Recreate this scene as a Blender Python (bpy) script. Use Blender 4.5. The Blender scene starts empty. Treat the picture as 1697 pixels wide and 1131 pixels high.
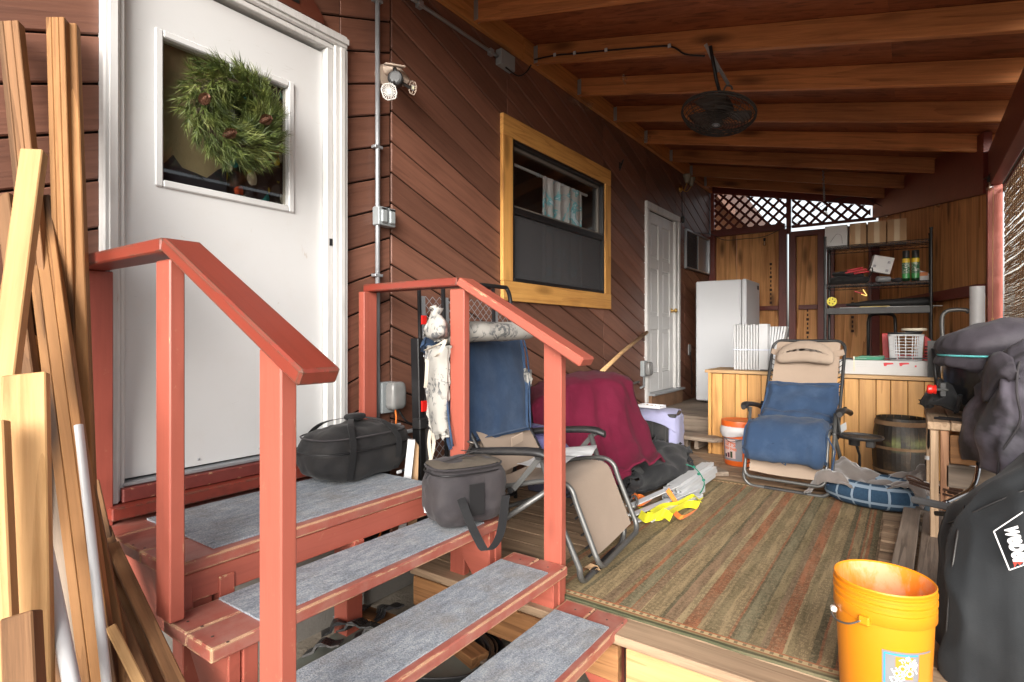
import bpy, bmesh, math, random
from mathutils import Vector, Matrix, noise
random.seed(7)
V = Vector
sc = bpy.context.scene
# ---------------------------------------------------------------- camera, sky, sun, exposure
CAMZ = 1.12
cam = bpy.data.cameras.new('camera')
cam.sensor_width = 36.0
cam.lens = 930/1697*36
cam.shift_y = -10.5/1697
cam.clip_start = 0.02
cam.clip_end = 2000
camo = bpy.data.objects.new('camera', cam)
sc.collection.objects.link(camo)
TH = math.radians(35.42)
camo.location = (0, 0, CAMZ)
camo.rotation_euler = (math.radians(90), 0, TH)
sc.camera = camo
world = bpy.data.worlds.new('World')
sc.world = world
world.use_nodes = True
wn = world.node_tree
for n in list(wn.nodes): wn.nodes.remove(n)
SUN_EL, SUN_AZ = math.radians(20), math.radians(158)
sky = wn.nodes.new('ShaderNodeTexSky'); sky.sky_type = 'NISHITA'; sky.sun_disc = False
sky.sun_elevation = SUN_EL; sky.sun_rotation = SUN_AZ
sky.air_density = 1.0; sky.dust_density = 4.0; sky.ozone_density = 1.0
hs = wn.nodes.new('ShaderNodeHueSaturation'); hs.inputs['Saturation'].default_value = 0.30
bg = wn.nodes.new('ShaderNodeBackground'); bg.inputs['Strength'].default_value = 0.10
wo = wn.nodes.new('ShaderNodeOutputWorld')
wn.links.new(sky.outputs[0], hs.inputs['Color']); wn.links.new(hs.outputs[0], bg.inputs['Color']); wn.links.new(bg.outputs[0], wo.inputs['Surface'])
sl = bpy.data.lights.new('sun', 'SUN'); sl.energy = 1.5; sl.angle = math.radians(50); sl.color = (1.0, 0.97, 0.93)
so = bpy.data.objects.new('sun', sl); sc.collection.objects.link(so)
so.rotation_euler = (math.radians(90)-SUN_EL, 0, math.pi-SUN_AZ)   # nishita rotation runs clockwise from +Y
sc.view_settings.view_transform = 'Standard'
sc.view_settings.look = 'None'
sc.view_settings.gamma = 1.0
sc.view_settings.use_curve_mapping = False
sc.view_settings.exposure = 1.66
sc.cycles.max_bounces = 7
sc.cycles.diffuse_bounces = 5
sc.cycles.transparent_max_bounces = 8

# ---------------------------------------------------------------- photogrammetry helpers (world point from a pixel and a known plane)
FW = V((-math.sin(TH), math.cos(TH), 0)); RT = V((math.cos(TH), math.sin(TH), 0))
CAM = V((0, 0, CAMZ))
def ray(u, v): return FW + RT*((u-848.5)/930) + V((0, 0, (555-v)/930))
def PT(u, v, t): return CAM + ray(u, v)*t
def PX(u, v, X): d = ray(u, v); return CAM + d*(X/d.x)
def PY(u, v, Y): d = ray(u, v); return CAM + d*(Y/d.y)
def PZ(u, v, Z): d = ray(u, v); return CAM + d*((Z-CAMZ)/d.z)

# ---------------------------------------------------------------- object helpers
W = {}
def _tag(o, label=None, cat=None, group=None, kind=None):
    if label: o['label'] = label
    if cat: o['category'] = cat
    if group: o['group'] = group
    if kind: o['kind'] = kind
    return o
def thing(name, label, cat, loc=(0, 0, 0), group=None, M=None, kind=None):
    o = bpy.data.objects.new(name, None); sc.collection.objects.link(o)
    o.empty_display_size = 0.05
    M = M if M is not None else Matrix.Translation(V(loc))
    o.matrix_world = M; W[o] = M.copy()
    return _tag(o, label, cat, group, kind)
def place(o, M, parent=None):
    W[o] = M.copy()
    if parent is not None:
        o.parent = parent
        o.matrix_parent_inverse = Matrix.Identity(4)
        o.matrix_basis = W[parent].inverted() @ M
    else:
        o.matrix_basis = M
def dup(o, M, parent=None, **kw):
    """copy o and its descendants; M is its new world matrix"""
    c = o.copy(); sc.collection.objects.link(c)
    old = W[o]; place(c, M, parent)
    for ch in list(o.children):
        dup(ch, M @ old.inverted() @ W[ch], c)
    return _tag(c, **kw)
def shift(o, dv, **kw): return dup(o, Matrix.Translation(V(dv)) @ W[o], o.parent, **kw)

class MB:
    def __init__(s): s.v = []; s.f = []; s.m = []; s.uv = None
    def add(s, vs, fs, mi=0):
        b = len(s.v); s.v += [V(p) for p in vs]
        s.f += [tuple(b+i for i in f) for f in fs]; s.m += [mi]*len(fs); return s
    def box(s, x0, x1, y0, y1, z0, z1, mi=0):
        return s.add([(x0,y0,z0),(x1,y0,z0),(x1,y1,z0),(x0,y1,z0),(x0,y0,z1),(x1,y0,z1),(x1,y1,z1),(x0,y1,z1)],
                     [(0,3,2,1),(4,5,6,7),(0,1,5,4),(1,2,6,5),(2,3,7,6),(3,0,4,7)], mi)
    def bar(s, a, b, w, h, up=(0,0,1), mi=0):
        a, b = V(a), V(b); x = (b-a).normalized(); u = V(up)
        y = u.cross(x).normalized(); z = x.cross(y)
        vs = [p + y*(w/2*i) + z*(h/2*j) for p in (a, b) for i, j in ((-1,-1),(1,-1),(1,1),(-1,1))]
        return s.add(vs, [(0,3,2,1),(4,5,6,7),(0,1,5,4),(1,2,6,5),(2,3,7,6),(3,0,4,7)], mi)
    def prism(s, poly, off, mi=0):
        n = len(poly); off = V(off); poly = [V(p) for p in poly]
        return s.add(poly + [p+off for p in poly], [tuple(range(n))[::-1], tuple(range(n, 2*n))] +
                     [(i, (i+1) % n, n+(i+1) % n, n+i) for i in range(n)], mi)
    def tube(s, pts, r, seg=8, closed=False, mi=0, flat=1.0):
        pts = [V(p) for p in pts]; n = len(pts)
        rr = r if isinstance(r, (list, tuple)) else [r]*n
        t0 = (pts[1]-pts[0]).normalized()
        nrm = t0.orthogonal().normalized(); base = len(s.v); rings = []
        for i in range(n):
            if closed: t = (pts[(i+1) % n]-pts[i-1]).normalized()
            else: t = (pts[min(i+1, n-1)]-pts[max(i-1, 0)]).normalized()
            nrm = (nrm - t*nrm.dot(t))
            nrm = nrm.normalized() if nrm.length > 1e-6 else t.orthogonal().normalized()
            b = t.cross(nrm)
            rings.append([pts[i] + (nrm*math.cos(2*math.pi*k/seg) + b*(math.sin(2*math.pi*k/seg)*flat))*rr[i] for k in range(seg)])
        vs = [p for r_ in rings for p in r_]; fs = []
        for i in range(n if closed else n-1):
            for k in range(seg):
                j = (i+1) % n
                fs.append((i*seg+k, i*seg+(k+1) % seg, j*seg+(k+1) % seg, j*seg+k))
        if not closed: fs += [tuple(range(seg))[::-1], tuple((n-1)*seg+k for k in range(seg))]
        return s.add(vs, fs, mi)
    def lathe(s, prof, seg=24, M=None, mi=0, close=False):
        vs = []; fs = []; n = len(prof)
        for r, z in prof:
            for k in range(seg):
                a = 2*math.pi*k/seg; p = V((r*math.cos(a), r*math.sin(a), z)); vs.append(M @ p if M else p)
        for i in range(n-1):
            for k in range(seg): fs.append((i*seg+k, i*seg+(k+1) % seg, (i+1)*seg+(k+1) % seg, (i+1)*seg+k))
        if close: fs += [tuple(range(seg))[::-1], tuple((n-1)*seg+k for k in range(seg))]
        return s.add(vs, fs, mi)
    def grid(s, P, mi=0, close_u=False):
        nu, nv = len(P), len(P[0]); vs = [p for row in P for p in row]; fs = []
        for i in range(nu-1):
            for j in range(nv if close_u else nv-1):
                k = (j+1) % nv
                fs.append((i*nv+j, i*nv+k, (i+1)*nv+k, (i+1)*nv+j))
        return s.add(vs, fs, mi)
    def build(s, name, mat, parent=None, frame=None, bevel=0, smooth=False, solid=0, label=None, kind=None, sharp=0, **kw):
        fr = frame if frame is not None else Matrix.Identity(4)
        lo = V((min(p.x for p in s.v), min(p.y for p in s.v), min(p.z for p in s.v)))
        hi = V((max(p.x for p in s.v), max(p.y for p in s.v), max(p.z for p in s.v)))
        c = (lo+hi)/2
        me = bpy.data.meshes.new(name)
        me.from_pydata([p-c for p in s.v], [], s.f)
        mats = mat if isinstance(mat, (list, tuple)) else [mat]
        for m in mats: me.materials.append(m)
        if len(mats) > 1: me.polygons.foreach_set('material_index', s.m)
        bm = bmesh.new(); bm.from_mesh(me)
        bmesh.ops.recalc_face_normals(bm, faces=bm.faces)
        if bevel > 0:
            es = [e for e in bm.edges if len(e.link_faces) == 2 and e.calc_face_angle(0) > 0.5]
            bmesh.ops.bevel(bm, geom=es, offset=bevel, segments=1, profile=0.5, affect='EDGES', clamp_overlap=True)
        if solid:
            for f in bm.faces: f.normal_update()
            bmesh.ops.solidify(bm, geom=list(bm.faces), thickness=solid)
        if smooth:
            for f in bm.faces: f.smooth = True
            if sharp:
                for e in bm.edges:
                    if len(e.link_faces) == 2 and e.calc_face_angle(0) > sharp: e.smooth = False
        bm.to_mesh(me); bm.free()
        o = bpy.data.objects.new(name, me); sc.collection.objects.link(o)
        place(o, fr @ Matrix.Translation(c), parent)
        return _tag(o, label, kw.get('cat'), kw.get('group'), kind)

def frame_from(a, b, side):
    """matrix: x along a->b, y near side, origin a"""
    a, b = V(a), V(b); x = (b-a).normalized(); y = V(side); y = (y - x*y.dot(x)).normalized(); z = x.cross(y)
    M = Matrix((x, y, z)).transposed().to_4x4(); M.translation = a
    return M
def plank(name, mat, a, b, w, th, side, parent=None, bevel=0.002, ends=None, **kw):
    """board from a to b, width w along side, thickness th; origin on its centre line, local X along its length"""
    M = frame_from(a, b, side); L = (V(b)-V(a)).length
    m = MB().box(0, L, -w/2, w/2, -th/2, th/2)
    return m.build(name, mat, parent, frame=M, bevel=bevel, **kw)
def rbox(w, d, h, p=4.0, n=10, amp=0.0, fr=3.0, seed=0, flatb=False):
    """soft rounded box (superellipsoid), centred"""
    b = MB(); off = V((seed*7.3, seed*3.1, seed*1.7)); idx = {}
    def pt(q):
        l = (abs(q.x)**p + abs(q.y)**p + abs(q.z)**p)**(1/p); q = q/l
        r = V((q.x*w/2, q.y*d/2, q.z*h/2))
        if amp: r += q.normalized()*noise.fractal(r*fr+off, 0.8, 2.0, 3)*amp
        if flatb and r.z < -h/2*0.93: r.z = -h/2*0.93
        return r
    for ax in range(3):
        for sg in (-1, 1):
            G = []
            for i in range(n+1):
                row = []
                for j in range(n+1):
                    c = [0, 0, 0]; c[ax] = sg; c[(ax+1) % 3] = math.tan((i/n*2-1)*math.pi/4)*sg; c[(ax+2) % 3] = math.tan((j/n*2-1)*math.pi/4)
                    row.append(pt(V(c)))
                G.append(row)
            b.grid(G)
    bm = bmesh.new(); vs = [bm.verts.new(p) for p in b.v]
    for f in b.f:
        bm.faces.new([vs[i] for i in f])
    bmesh.ops.remove_doubles(bm, verts=bm.verts, dist=1e-5)
    bm.verts.index_update()
    b.v = [v.co.copy() for v in bm.verts]; b.f = [tuple(v.index for v in f.verts) for f in bm.faces]; b.m = [0]*len(b.f); bm.free()
    return b
def cr(pts, n, closed=False):
    """Catmull-Rom through points, n samples per span"""
    pts = [V(p) for p in pts]; N = len(pts); out = []
    spans = N if closed else N-1
    for i in range(spans):
        p1, p2 = pts[i], pts[(i+1) % N]
        p0 = pts[i-1] if (closed or i > 0) else p1*2-p2
        p3 = pts[(i+2) % N] if (closed or i+2 < N) else p2*2-p1
        for k in range(n):
            t = k/n
            out.append(0.5*((2*p1) + (p2-p0)*t + (2*p0-5*p1+4*p2-p3)*t*t + (3*p1-p0-3*p2+p3)*t**3))
    if not closed: out.append(pts[-1])
    return out
def loft(rows, nu=5, nv=5, amp=0.0, fr=6.0, seed=0, stretch=(1, 1, 1), fold=0.0, ffr=5.0):
    """surface through rows of points, wrinkled by noise along its normal"""
    R = [cr(r, nv) for r in rows]; cols = list(zip(*R)); C = [cr(c, nu) for c in cols]
    G = [[C[j][i].copy() for j in range(len(C))] for i in range(len(C[0]))]
    if amp:
        off = V((seed*5.1, seed*2.3, seed*9.7)); H = [[p.copy() for p in r] for r in G]
        for i in range(len(G)):
            for j in range(len(G[0])):
                a = H[min(i+1, len(G)-1)][j]-H[max(i-1, 0)][j]; b = H[i][min(j+1, len(G[0])-1)]-H[i][max(j-1, 0)]
                nn = a.cross(b); nn = nn.normalized() if nn.length > 1e-9 else V((0, 0, 1))
                q = V((H[i][j].x*stretch[0], H[i][j].y*stretch[1], H[i][j].z*stretch[2]))*fr+off
                G[i][j] += nn*((1-abs(noise.noise(q)))**3*0.9 + noise.noise(q*2.3)*0.35 - 0.45)*amp
    if fold:
        n_i, n_j = len(G), len(G[0]); H = [[p.copy() for p in r] for r in G]
        for i in range(n_i):
            for j in range(n_j):
                a = H[min(i+1, n_i-1)][j]-H[max(i-1, 0)][j]; b = H[i][min(j+1, n_j-1)]-H[i][max(j-1, 0)]
                nn = a.cross(b); nn = nn.normalized() if nn.length > 1e-9 else V((0, 0, 1)); s = j/(n_j-1); d = max(0, i/(n_i-1)-0.22)/0.78
                G[i][j] += nn*fold*d**0.7*(math.sin(s*2*math.pi*ffr+1.3*math.sin(s*11+seed)+d*0.8)+0.4*math.sin(s*2*math.pi*ffr*2.3+seed))
    return MB().grid(G)
def text_mesh(s, size, extrude=0.0005, bold=0.0, sx=1.0, align='CENTER'):
    cu = bpy.data.curves.new('text', 'FONT'); cu.body = s; cu.size = size; cu.extrude = extrude; cu.offset = bold
    cu.align_x = align; cu.align_y = 'CENTER'; cu.resolution_u = 3
    o = bpy.data.objects.new('text', cu); sc.collection.objects.link(o)
    bpy.context.view_layer.update()
    dg = bpy.context.evaluated_depsgraph_get()
    me = bpy.data.meshes.new_from_object(o.evaluated_get(dg)); bpy.data.objects.remove(o)
    b = MB(); b.v = [V((v.co.x*sx, v.co.y, v.co.z)) for v in me.vertices]; b.f = [tuple(p.vertices) for p in me.polygons]; b.m = [0]*len(b.f)
    return b
def warp(mb, fn): mb.v = [V(fn(p)) for p in mb.v]; return mb
def M3(o, x, y, z=None):
    x, y = V(x).normalized(), V(y); y = (y-x*y.dot(x)).normalized(); z = x.cross(y)
    M = Matrix((x, y, z)).transposed().to_4x4(); M.translation = V(o); return M
def T(x, y, z): return Matrix.Translation((x, y, z))
def RZ(a): return Matrix.Rotation(math.radians(a), 4, 'Z')
def RX(a): return Matrix.Rotation(math.radians(a), 4, 'X')
def RY(a): return Matrix.Rotation(math.radians(a), 4, 'Y')

# ---------------------------------------------------------------- materials
class NT:
    def __init__(s, name):
        s.m = bpy.data.materials.new(name); s.m.use_nodes = True; s.t = s.m.node_tree
        s.p = s.t.nodes['Principled BSDF']; s.out = s.t.nodes['Material Output']
    def n(s, ty, **kw):
        nd = s.t.nodes.new(ty)
        for k, v in kw.items():
            if k in nd.inputs.keys(): nd.inputs[k].default_value = v
            else: setattr(nd, k, v)
        return nd
    def l(s, a, b): s.t.links.new(a, b)
    def coords(s, scale=(1, 1, 1), rnd=True, kind='Object'):
        tc = s.n('ShaderNodeTexCoord'); mp = s.n('ShaderNodeMapping'); mp.inputs['Scale'].default_value = scale
        s.l(tc.outputs[kind], mp.inputs['Vector'])
        if rnd:
            oi = s.n('ShaderNodeObjectInfo'); mu = s.n('ShaderNodeVectorMath', operation='MULTIPLY')
            cx = s.n('ShaderNodeCombineXYZ')
            for i in range(3): s.l(oi.outputs['Random'], cx.inputs[i])
            s.l(cx.outputs[0], mu.inputs[0]); mu.inputs[1].default_value = (37.0, 91.0, 53.0)
            s.l(mu.outputs[0], mp.inputs['Location'])
        return mp.outputs[0]
    def noise(s, vec, scale=5, detail=4, rough=0.6, dist=0.0):
        nd = s.n('ShaderNodeTexNoise'); nd.inputs['Scale'].default_value = scale; nd.inputs['Detail'].default_value = detail
        nd.inputs['Roughness'].default_value = rough; nd.inputs['Distortion'].default_value = dist
        s.l(vec, nd.inputs['Vector']); return nd.outputs['Fac']
    def ramp(s, fac, stops, interp='LINEAR'):
        r = s.n('ShaderNodeValToRGB'); cr_ = r.color_ramp; cr_.interpolation = interp
        while len(cr_.elements) > 1: cr_.elements.remove(cr_.elements[-1])
        cr_.elements[0].position = stops[0][0]; cr_.elements[0].color = c4(stops[0][1])
        for p, c in stops[1:]:
            e = cr_.elements.new(p); e.color = c4(c)
        s.l(fac, r.inputs[0]); return r.outputs[0]
    def mix(s, fac, a, b, mode='MIX'):
        m = s.n('ShaderNodeMix', data_type='RGBA', blend_type=mode)
        for si, sock, val in ((0, m.inputs[0], fac), (1, m.inputs[6], a), (2, m.inputs[7], b)):
            if hasattr(val, 'links'): s.l(val, sock)
            elif si == 0: sock.default_value = val
            else: sock.default_value = c4(val)
        return m.outputs[2]
    def math(s, op, a, b=0.0, c=0.0):
        m = s.n('ShaderNodeMath', operation=op)
        for i, v in enumerate((a, b, c)):
            if hasattr(v, 'links'): s.l(v, m.inputs[i])
            else: m.inputs[i].default_value = v
        return m.outputs[0]
    def step(s, fac, lo, hi):
        m = s.n('ShaderNodeMapRange', clamp=True); s.l(fac, m.inputs[0]); m.inputs[1].default_value = lo; m.inputs[2].default_value = hi
        return m.outputs[0]
    def xyz(s, vec):
        x = s.n('ShaderNodeSeparateXYZ'); s.l(vec, x.inputs[0]); return x.outputs
    def bump(s, h, strength=0.3, dist=0.01, nrm=None):
        b = s.n('ShaderNodeBump'); b.inputs['Strength'].default_value = strength; b.inputs['Distance'].default_value = dist
        s.l(h, b.inputs['Height'])
        if nrm is not None: s.l(nrm, b.inputs['Normal'])
        s.l(b.outputs[0], s.p.inputs['Normal']); return b.outputs[0]
    def set(s, col=None, rough=None, metal=None, spec=None):
        for k, v in (('Base Color', col), ('Roughness', rough), ('Metallic', metal), ('Specular IOR Level', spec)):
            if v is None: continue
            if hasattr(v, 'links'): s.l(v, s.p.inputs[k])
            elif k == 'Base Color': s.p.inputs[k].default_value = c4(v)
            else: s.p.inputs[k].default_value = v
        return s.m
def c4(c): return (c[0], c[1], c[2], 1.0) if not isinstance(c, (int, float)) else (c, c, c, 1.0)
def srgb(*c):
    c = [x/255 for x in c]; return tuple(x/12.92 if x <= 0.04045 else ((x+0.055)/1.055)**2.4 for x in c)
def mul(c, k): return tuple(x*k for x in c)

def wood(name, dark, light, ring=0.30, axis='X', rough=0.65, spec=0.4, grain=1.0, knots=0.0, stain=None, coat=0, var=0.25, bstr=0.35):
    t = NT(name); k = {'X': (0.9, 16, 16), 'Y': (16, 0.9, 16), 'Z': (16, 16, 0.9)}[axis]
    c = t.coords(tuple(q*grain for q in k)); kk = {'X': (0.35, 8, 8), 'Y': (8, 0.35, 8), 'Z': (8, 8, 0.35)}[axis]
    c2 = t.coords(tuple(q*grain for q in kk))
    n1 = t.noise(c, 2.6, 8, 0.7, 0.35)
    w = t.noise(c2, 0.9, 2, 0.5, 0.4)
    rings = t.math('FRACT', t.math('MULTIPLY', w, 7.0))
    rings = t.math('MULTIPLY', t.math('POWER', rings, 1.8), t.step(n1, 0.25, 0.6))
    f = t.math('ADD', t.math('MULTIPLY', n1, 0.65), t.math('MULTIPLY', rings, ring))
    col = t.ramp(f, [(0.25, mul(light, 1.05)), (0.55, tuple((a+b)/2 for a, b in zip(light, dark))), (0.85, dark)])
    big = t.noise(t.coords((1.5, 1.5, 1.5)), 1.3, 3, 0.5)
    col = t.mix(t.step(big, 0.35, 0.75), col, mul(dark, 0.85) if stain is None else stain)if stain is not None else t.mix(t.math('MULTIPLY', t.step(big, 0.35, 0.8), 0.35), col, dark)
    if knots:
        kv = {'X': (1.6, 6, 6), 'Y': (6, 1.6, 6), 'Z': (6, 6, 1.6)}[axis]
        vo = t.n('ShaderNodeTexVoronoi'); vo.inputs['Scale'].default_value = 1.0; t.l(t.coords(kv), vo.inputs['Vector'])
        col = t.mix(t.math('MULTIPLY', t.math('SUBTRACT', 1.0, t.step(vo.outputs['Distance'], 0.10, 0.27)), knots), col, mul(dark, 0.35))
    oi = t.n('ShaderNodeObjectInfo'); hv = t.n('ShaderNodeHueSaturation')
    mr = t.n('ShaderNodeMapRange'); t.l(oi.outputs['Random'], mr.inputs[0]); mr.inputs[3].default_value = 1-var; mr.inputs[4].default_value = 1+var
    t.l(mr.outputs[0], hv.inputs['Value']); t.l(col, hv.inputs['Color'])
    t.bump(f, bstr, 0.003)
    t.set(hv.outputs[0], t.ramp(f, [(0, (rough-0.08,)*3), (1, (rough+0.12,)*3)]), 0, spec)
    if coat: t.p.inputs['Coat Weight'].default_value = coat; t.p.inputs['Coat Roughness'].default_value = 0.25
    return t.m
def plain(name, col, rough=0.5, metal=0.0, spec=0.5, var=0.12, scale=8, bump=0.1, bscale=None, dirt=None, dirtamt=0.0, trans=0.0, rnd=True, bdist=0.002):
    t = NT(name); c = t.coords((1, 1, 1), rnd)
    n = t.noise(c, scale, 5, 0.6)
    cc = t.mix(n, mul(col, 1-var), mul(col, 1+var))
    if dirt:
        n2 = t.noise(c, scale*0.35, 6, 0.7, 0.5)
        cc = t.mix(t.math('MULTIPLY', t.step(n2, 0.48, 0.75), dirtamt), cc, dirt)
    if bump: t.bump(t.noise(c, bscale or scale*6, 4, 0.6), bump, bdist)
    t.set(cc, t.ramp(n, [(0, (max(rough-0.08, 0),)*3), (1, (min(rough+0.1, 1),)*3)]), metal, spec)
    if trans: t.p.inputs['Transmission Weight'].default_value = trans
    return t.m
def painted(name, col, chip=(0.62, 0.45, 0.25), amt=0.5, axis='X', edge=True, dust=None, dustamt=0.0):
    t = NT(name); k = {'X': (1.0, 22, 22), 'Y': (22, 1.0, 22), 'Z': (22, 22, 1.0)}[axis]
    g = t.noise(t.coords(k), 1.5, 7, 0.65, 0.5); c1 = t.coords((1, 1, 1))
    big = t.noise(c1, 3.5, 5, 0.6)
    col1 = t.mix(big, mul(col, 0.80), mul(col, 1.14))
    col1 = t.mix(t.math('MULTIPLY', t.step(g, 0.50, 0.72), 0.38), col1, mul(col, 0.5))
    if dust: col1 = t.mix(t.math('MULTIPLY', t.step(t.noise(c1, 9, 7, 0.7), 0.42, 0.66), dustamt), col1, dust)
    kk = {'X': (2.2, 14, 14), 'Y': (14, 2.2, 14), 'Z': (14, 14, 2.2)}[axis]
    ch = t.noise(t.coords(kk), 2.2, 7, 0.62)
    thr = t.step(ch, 0.745-0.03*amt, 0.76-0.03*amt)
    if edge:
        bv = t.n('ShaderNodeBevel', samples=3); bv.inputs['Radius'].default_value = 0.011
        ge = t.n('ShaderNodeNewGeometry'); dp = t.n('ShaderNodeVectorMath', operation='DOT_PRODUCT')
        t.l(bv.outputs[0], dp.inputs[0]); t.l(ge.outputs['Normal'], dp.inputs[1])
        em = t.math('SUBTRACT', 1.0, t.step(dp.outputs['Value'], 0.90, 0.995))
        e2 = t.math('MULTIPLY', em, t.step(ch, 0.655-0.12*amt, 0.675-0.12*amt))
        thr = t.math('MAXIMUM', thr, e2)
    col2 = t.mix(thr, col1, t.mix(g, mul(chip, 0.8), mul(chip, 1.15)))
    hgt = t.math('SUBTRACT', t.math('MULTIPLY', g, 0.6), thr)
    kn = t.n('ShaderNodeTexVoronoi'); kn.inputs['Scale'].default_value = 1.0; t.l(t.coords({'X': (3, 9, 9), 'Y': (9, 3, 9), 'Z': (9, 9, 3)}[axis]), kn.inputs['Vector'])
    kd = t.math('SUBTRACT', 1.0, t.step(kn.outputs['Distance'], 0.05, 0.22)); col2 = t.mix(t.math('MULTIPLY', kd, 0.35), col2, mul(col, 0.45))
    sc1 = t.step(t.noise(t.coords((30, 30, 30)), 1.0, 6, 0.8), 0.62, 0.68); col2 = t.mix(t.math('MULTIPLY', sc1, 0.12), col2, mul(chip, 1.1))
    t.bump(hgt, 0.45, 0.0022)
    t.set(col2, t.mix(thr, (0.42,)*3, (0.85,)*3), 0, 0.45)
    return t.m
def glassy(name, tint=(0.75, 0.8, 0.82), glos=0.12, rough=0.02):
    """thin pane: sees through, reflects a little"""
    t = NT(name); tr = t.n('ShaderNodeBsdfTransparent'); tr.inputs[0].default_value = c4(tint)
    gl = t.n('ShaderNodeBsdfGlossy'); gl.inputs['Roughness'].default_value = rough; gl.inputs[0].default_value = c4(0.9)
    fr = t.n('ShaderNodeFresnel'); fr.inputs[0].default_value = 1.5
    mx = t.n('ShaderNodeMixShader'); ge = t.n('ShaderNodeNewGeometry')
    f = t.math('MULTIPLY', t.math('ADD', fr.outputs[0], glos), t.math('SUBTRACT', 1.0, ge.outputs['Backfacing']))
    t.l(f, mx.inputs[0]); t.l(tr.outputs[0], mx.inputs[1]); t.l(gl.outputs[0], mx.inputs[2]); t.l(mx.outputs[0], t.out.inputs['Surface'])
    return t.m
def fabric(name, col, col2=None, weave=900, rough=0.95, sheen=0.08, var=0.2, big=4, streak=None, bump=0.25):
    t = NT(name); c = t.coords((1, 1, 1)); n = t.noise(c, big, 4, 0.6)
    cc = t.mix(t.step(n, 0.3, 0.7), mul(col, 1-var), col2 if col2 else mul(col, 1+var))
    n2 = t.noise(c, weave/6, 2, 0.7); cc = t.mix(t.math('MULTIPLY', n2, 0.35), cc, mul(col, 0.55))
    if streak:
        n3 = t.noise(t.coords((1, 1, 1)), 7, 5, 0.65); cc = t.mix(t.math('MULTIPLY', t.step(n3, 0.45, 0.85), 0.16), cc, streak)
    t.bump(t.math('ADD', n2, t.noise(c, 35, 4, 0.6)), bump, 0.002)
    t.set(cc, rough, 0, 0.25); t.p.inputs['Sheen Weight'].default_value = sheen
    return t.m
# ================================================================ palette
BR1, BR2 = (0.080, 0.031, 0.019), (0.205, 0.090, 0.058)
SIDING = wood('brown stained siding', BR1, BR2, rough=0.5, spec=0.5, var=0.24, bstr=0.8, grain=1.2, ring=0.16)
RAFT = wood('oiled fir rafter', (0.15, 0.042, 0.013), (0.60, 0.235, 0.080), rough=0.55, knots=0.7, var=0.22, ring=0.2)
ROOFPLY = wood('dark stained roof plywood', (0.08, 0.021, 0.008), (0.32, 0.095, 0.034), axis='X', rough=0.55, knots=0.5, var=0.25, grain=0.8)
LEDG = wood('orange fir ledger', (0.26, 0.085, 0.018), (0.62, 0.26, 0.075), rough=0.55, knots=0.5, var=0.15)
TRIM = wood('honey pine trim', (0.42, 0.16, 0.035), (0.74, 0.40, 0.115), rough=0.45, knots=0.55, var=0.08)
PLY = wood('orange plywood', (0.40, 0.155, 0.045), (0.78, 0.40, 0.15), axis='Z', ring=0.5, rough=0.6, knots=0.85, var=0.12, grain=0.6)
KNOTTY = wood('varnished knotty panel', (0.36, 0.15, 0.04), (0.68, 0.38, 0.13), axis='X', rough=0.4, spec=0.5, knots=0.5, var=0.16, grain=0.7)
CEDAR = wood('fresh cedar board', (0.22, 0.085, 0.024), (0.47, 0.245, 0.095), rough=0.7, knots=0.9, var=0.18, grain=0.9)
CEDARD = wood('aged cedar board', (0.10, 0.042, 0.016), (0.34, 0.165, 0.065), rough=0.75, knots=0.8, var=0.2)
DECK = wood('dusty deck board', (0.15, 0.095, 0.055), (0.42, 0.29, 0.185), rough=0.8, knots=0.8, var=0.15)
FRESH = wood('fresh pine beam', (0.34, 0.17, 0.06), (0.58, 0.36, 0.165), rough=0.65, knots=0.8, var=0.08)
GREYW = wood('weathered grey wood', (0.085, 0.065, 0.05), (0.33, 0.26, 0.20), rough=0.85, knots=0.6, var=0.2, bstr=0.6)
RED = painted('red barn paint', (0.36, 0.092, 0.062), amt=0.25, axis='X')
REDT = painted('worn red tread paint', (0.34, 0.094, 0.068), amt=1.7, axis='X', dust=(0.42, 0.27, 0.22), dustamt=0.35)
REDR = painted('worn dark red rail paint', (0.215, 0.036, 0.022), amt=1.5, axis='X', chip=(0.075, 0.055, 0.035))
REDD = painted('dark red beam paint', (0.16, 0.028, 0.018), amt=0.0, axis='X', edge=False)
_w = NT('white door paint'); _c = _w.coords((1, 1, 1)); _b = _w.mix(_w.noise(_c, 2, 4, 0.6), (0.60, 0.60, 0.59), (0.66, 0.665, 0.67))
_s = _w.noise(_w.coords((5, 5, 60)), 1.0, 5, 0.7, 0.8); _s2 = _w.noise(_c, 1.8, 3, 0.5)
_b = _w.mix(_w.math('MULTIPLY', _w.math('MULTIPLY', _w.step(_s, 0.64, 0.70), _w.step(_s2, 0.50, 0.62)), 0.55), _b, (0.30, 0.27, 0.24))
_b = _w.mix(_w.math('MULTIPLY', _w.step(_w.noise(_w.coords((12, 12, 5)), 1.0, 6, 0.75, 1.0), 0.66, 0.70), 0.5), _b, (0.42, 0.33, 0.25))
_b = _w.mix(_w.math('MULTIPLY', _w.step(_w.noise(_c, 5, 7, 0.75), 0.5, 0.8), 0.14), _b, (0.50, 0.44, 0.36))
_w.bump(_w.noise(_c, 40, 4, 0.6), 0.08, 0.002); WHITE = _w.set(_b, 0.42, 0, 0.5)
WHITEC = painted('chipped white trim paint', (0.66, 0.655, 0.64), chip=(0.35, 0.18, 0.10), amt=-0.3, axis='Z')
BLACKM = plain('black enamel', (0.012, 0.012, 0.013), 0.38, 0.0, 0.5)
BLKPL = plain('black plastic', (0.018, 0.018, 0.019), 0.45, dirt=(0.15, 0.13, 0.11), dirtamt=0.3, bump=0.15)
GREYM = plain('grey tube steel', (0.13, 0.13, 0.125), 0.38, 0.5, var=0.15)
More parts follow.
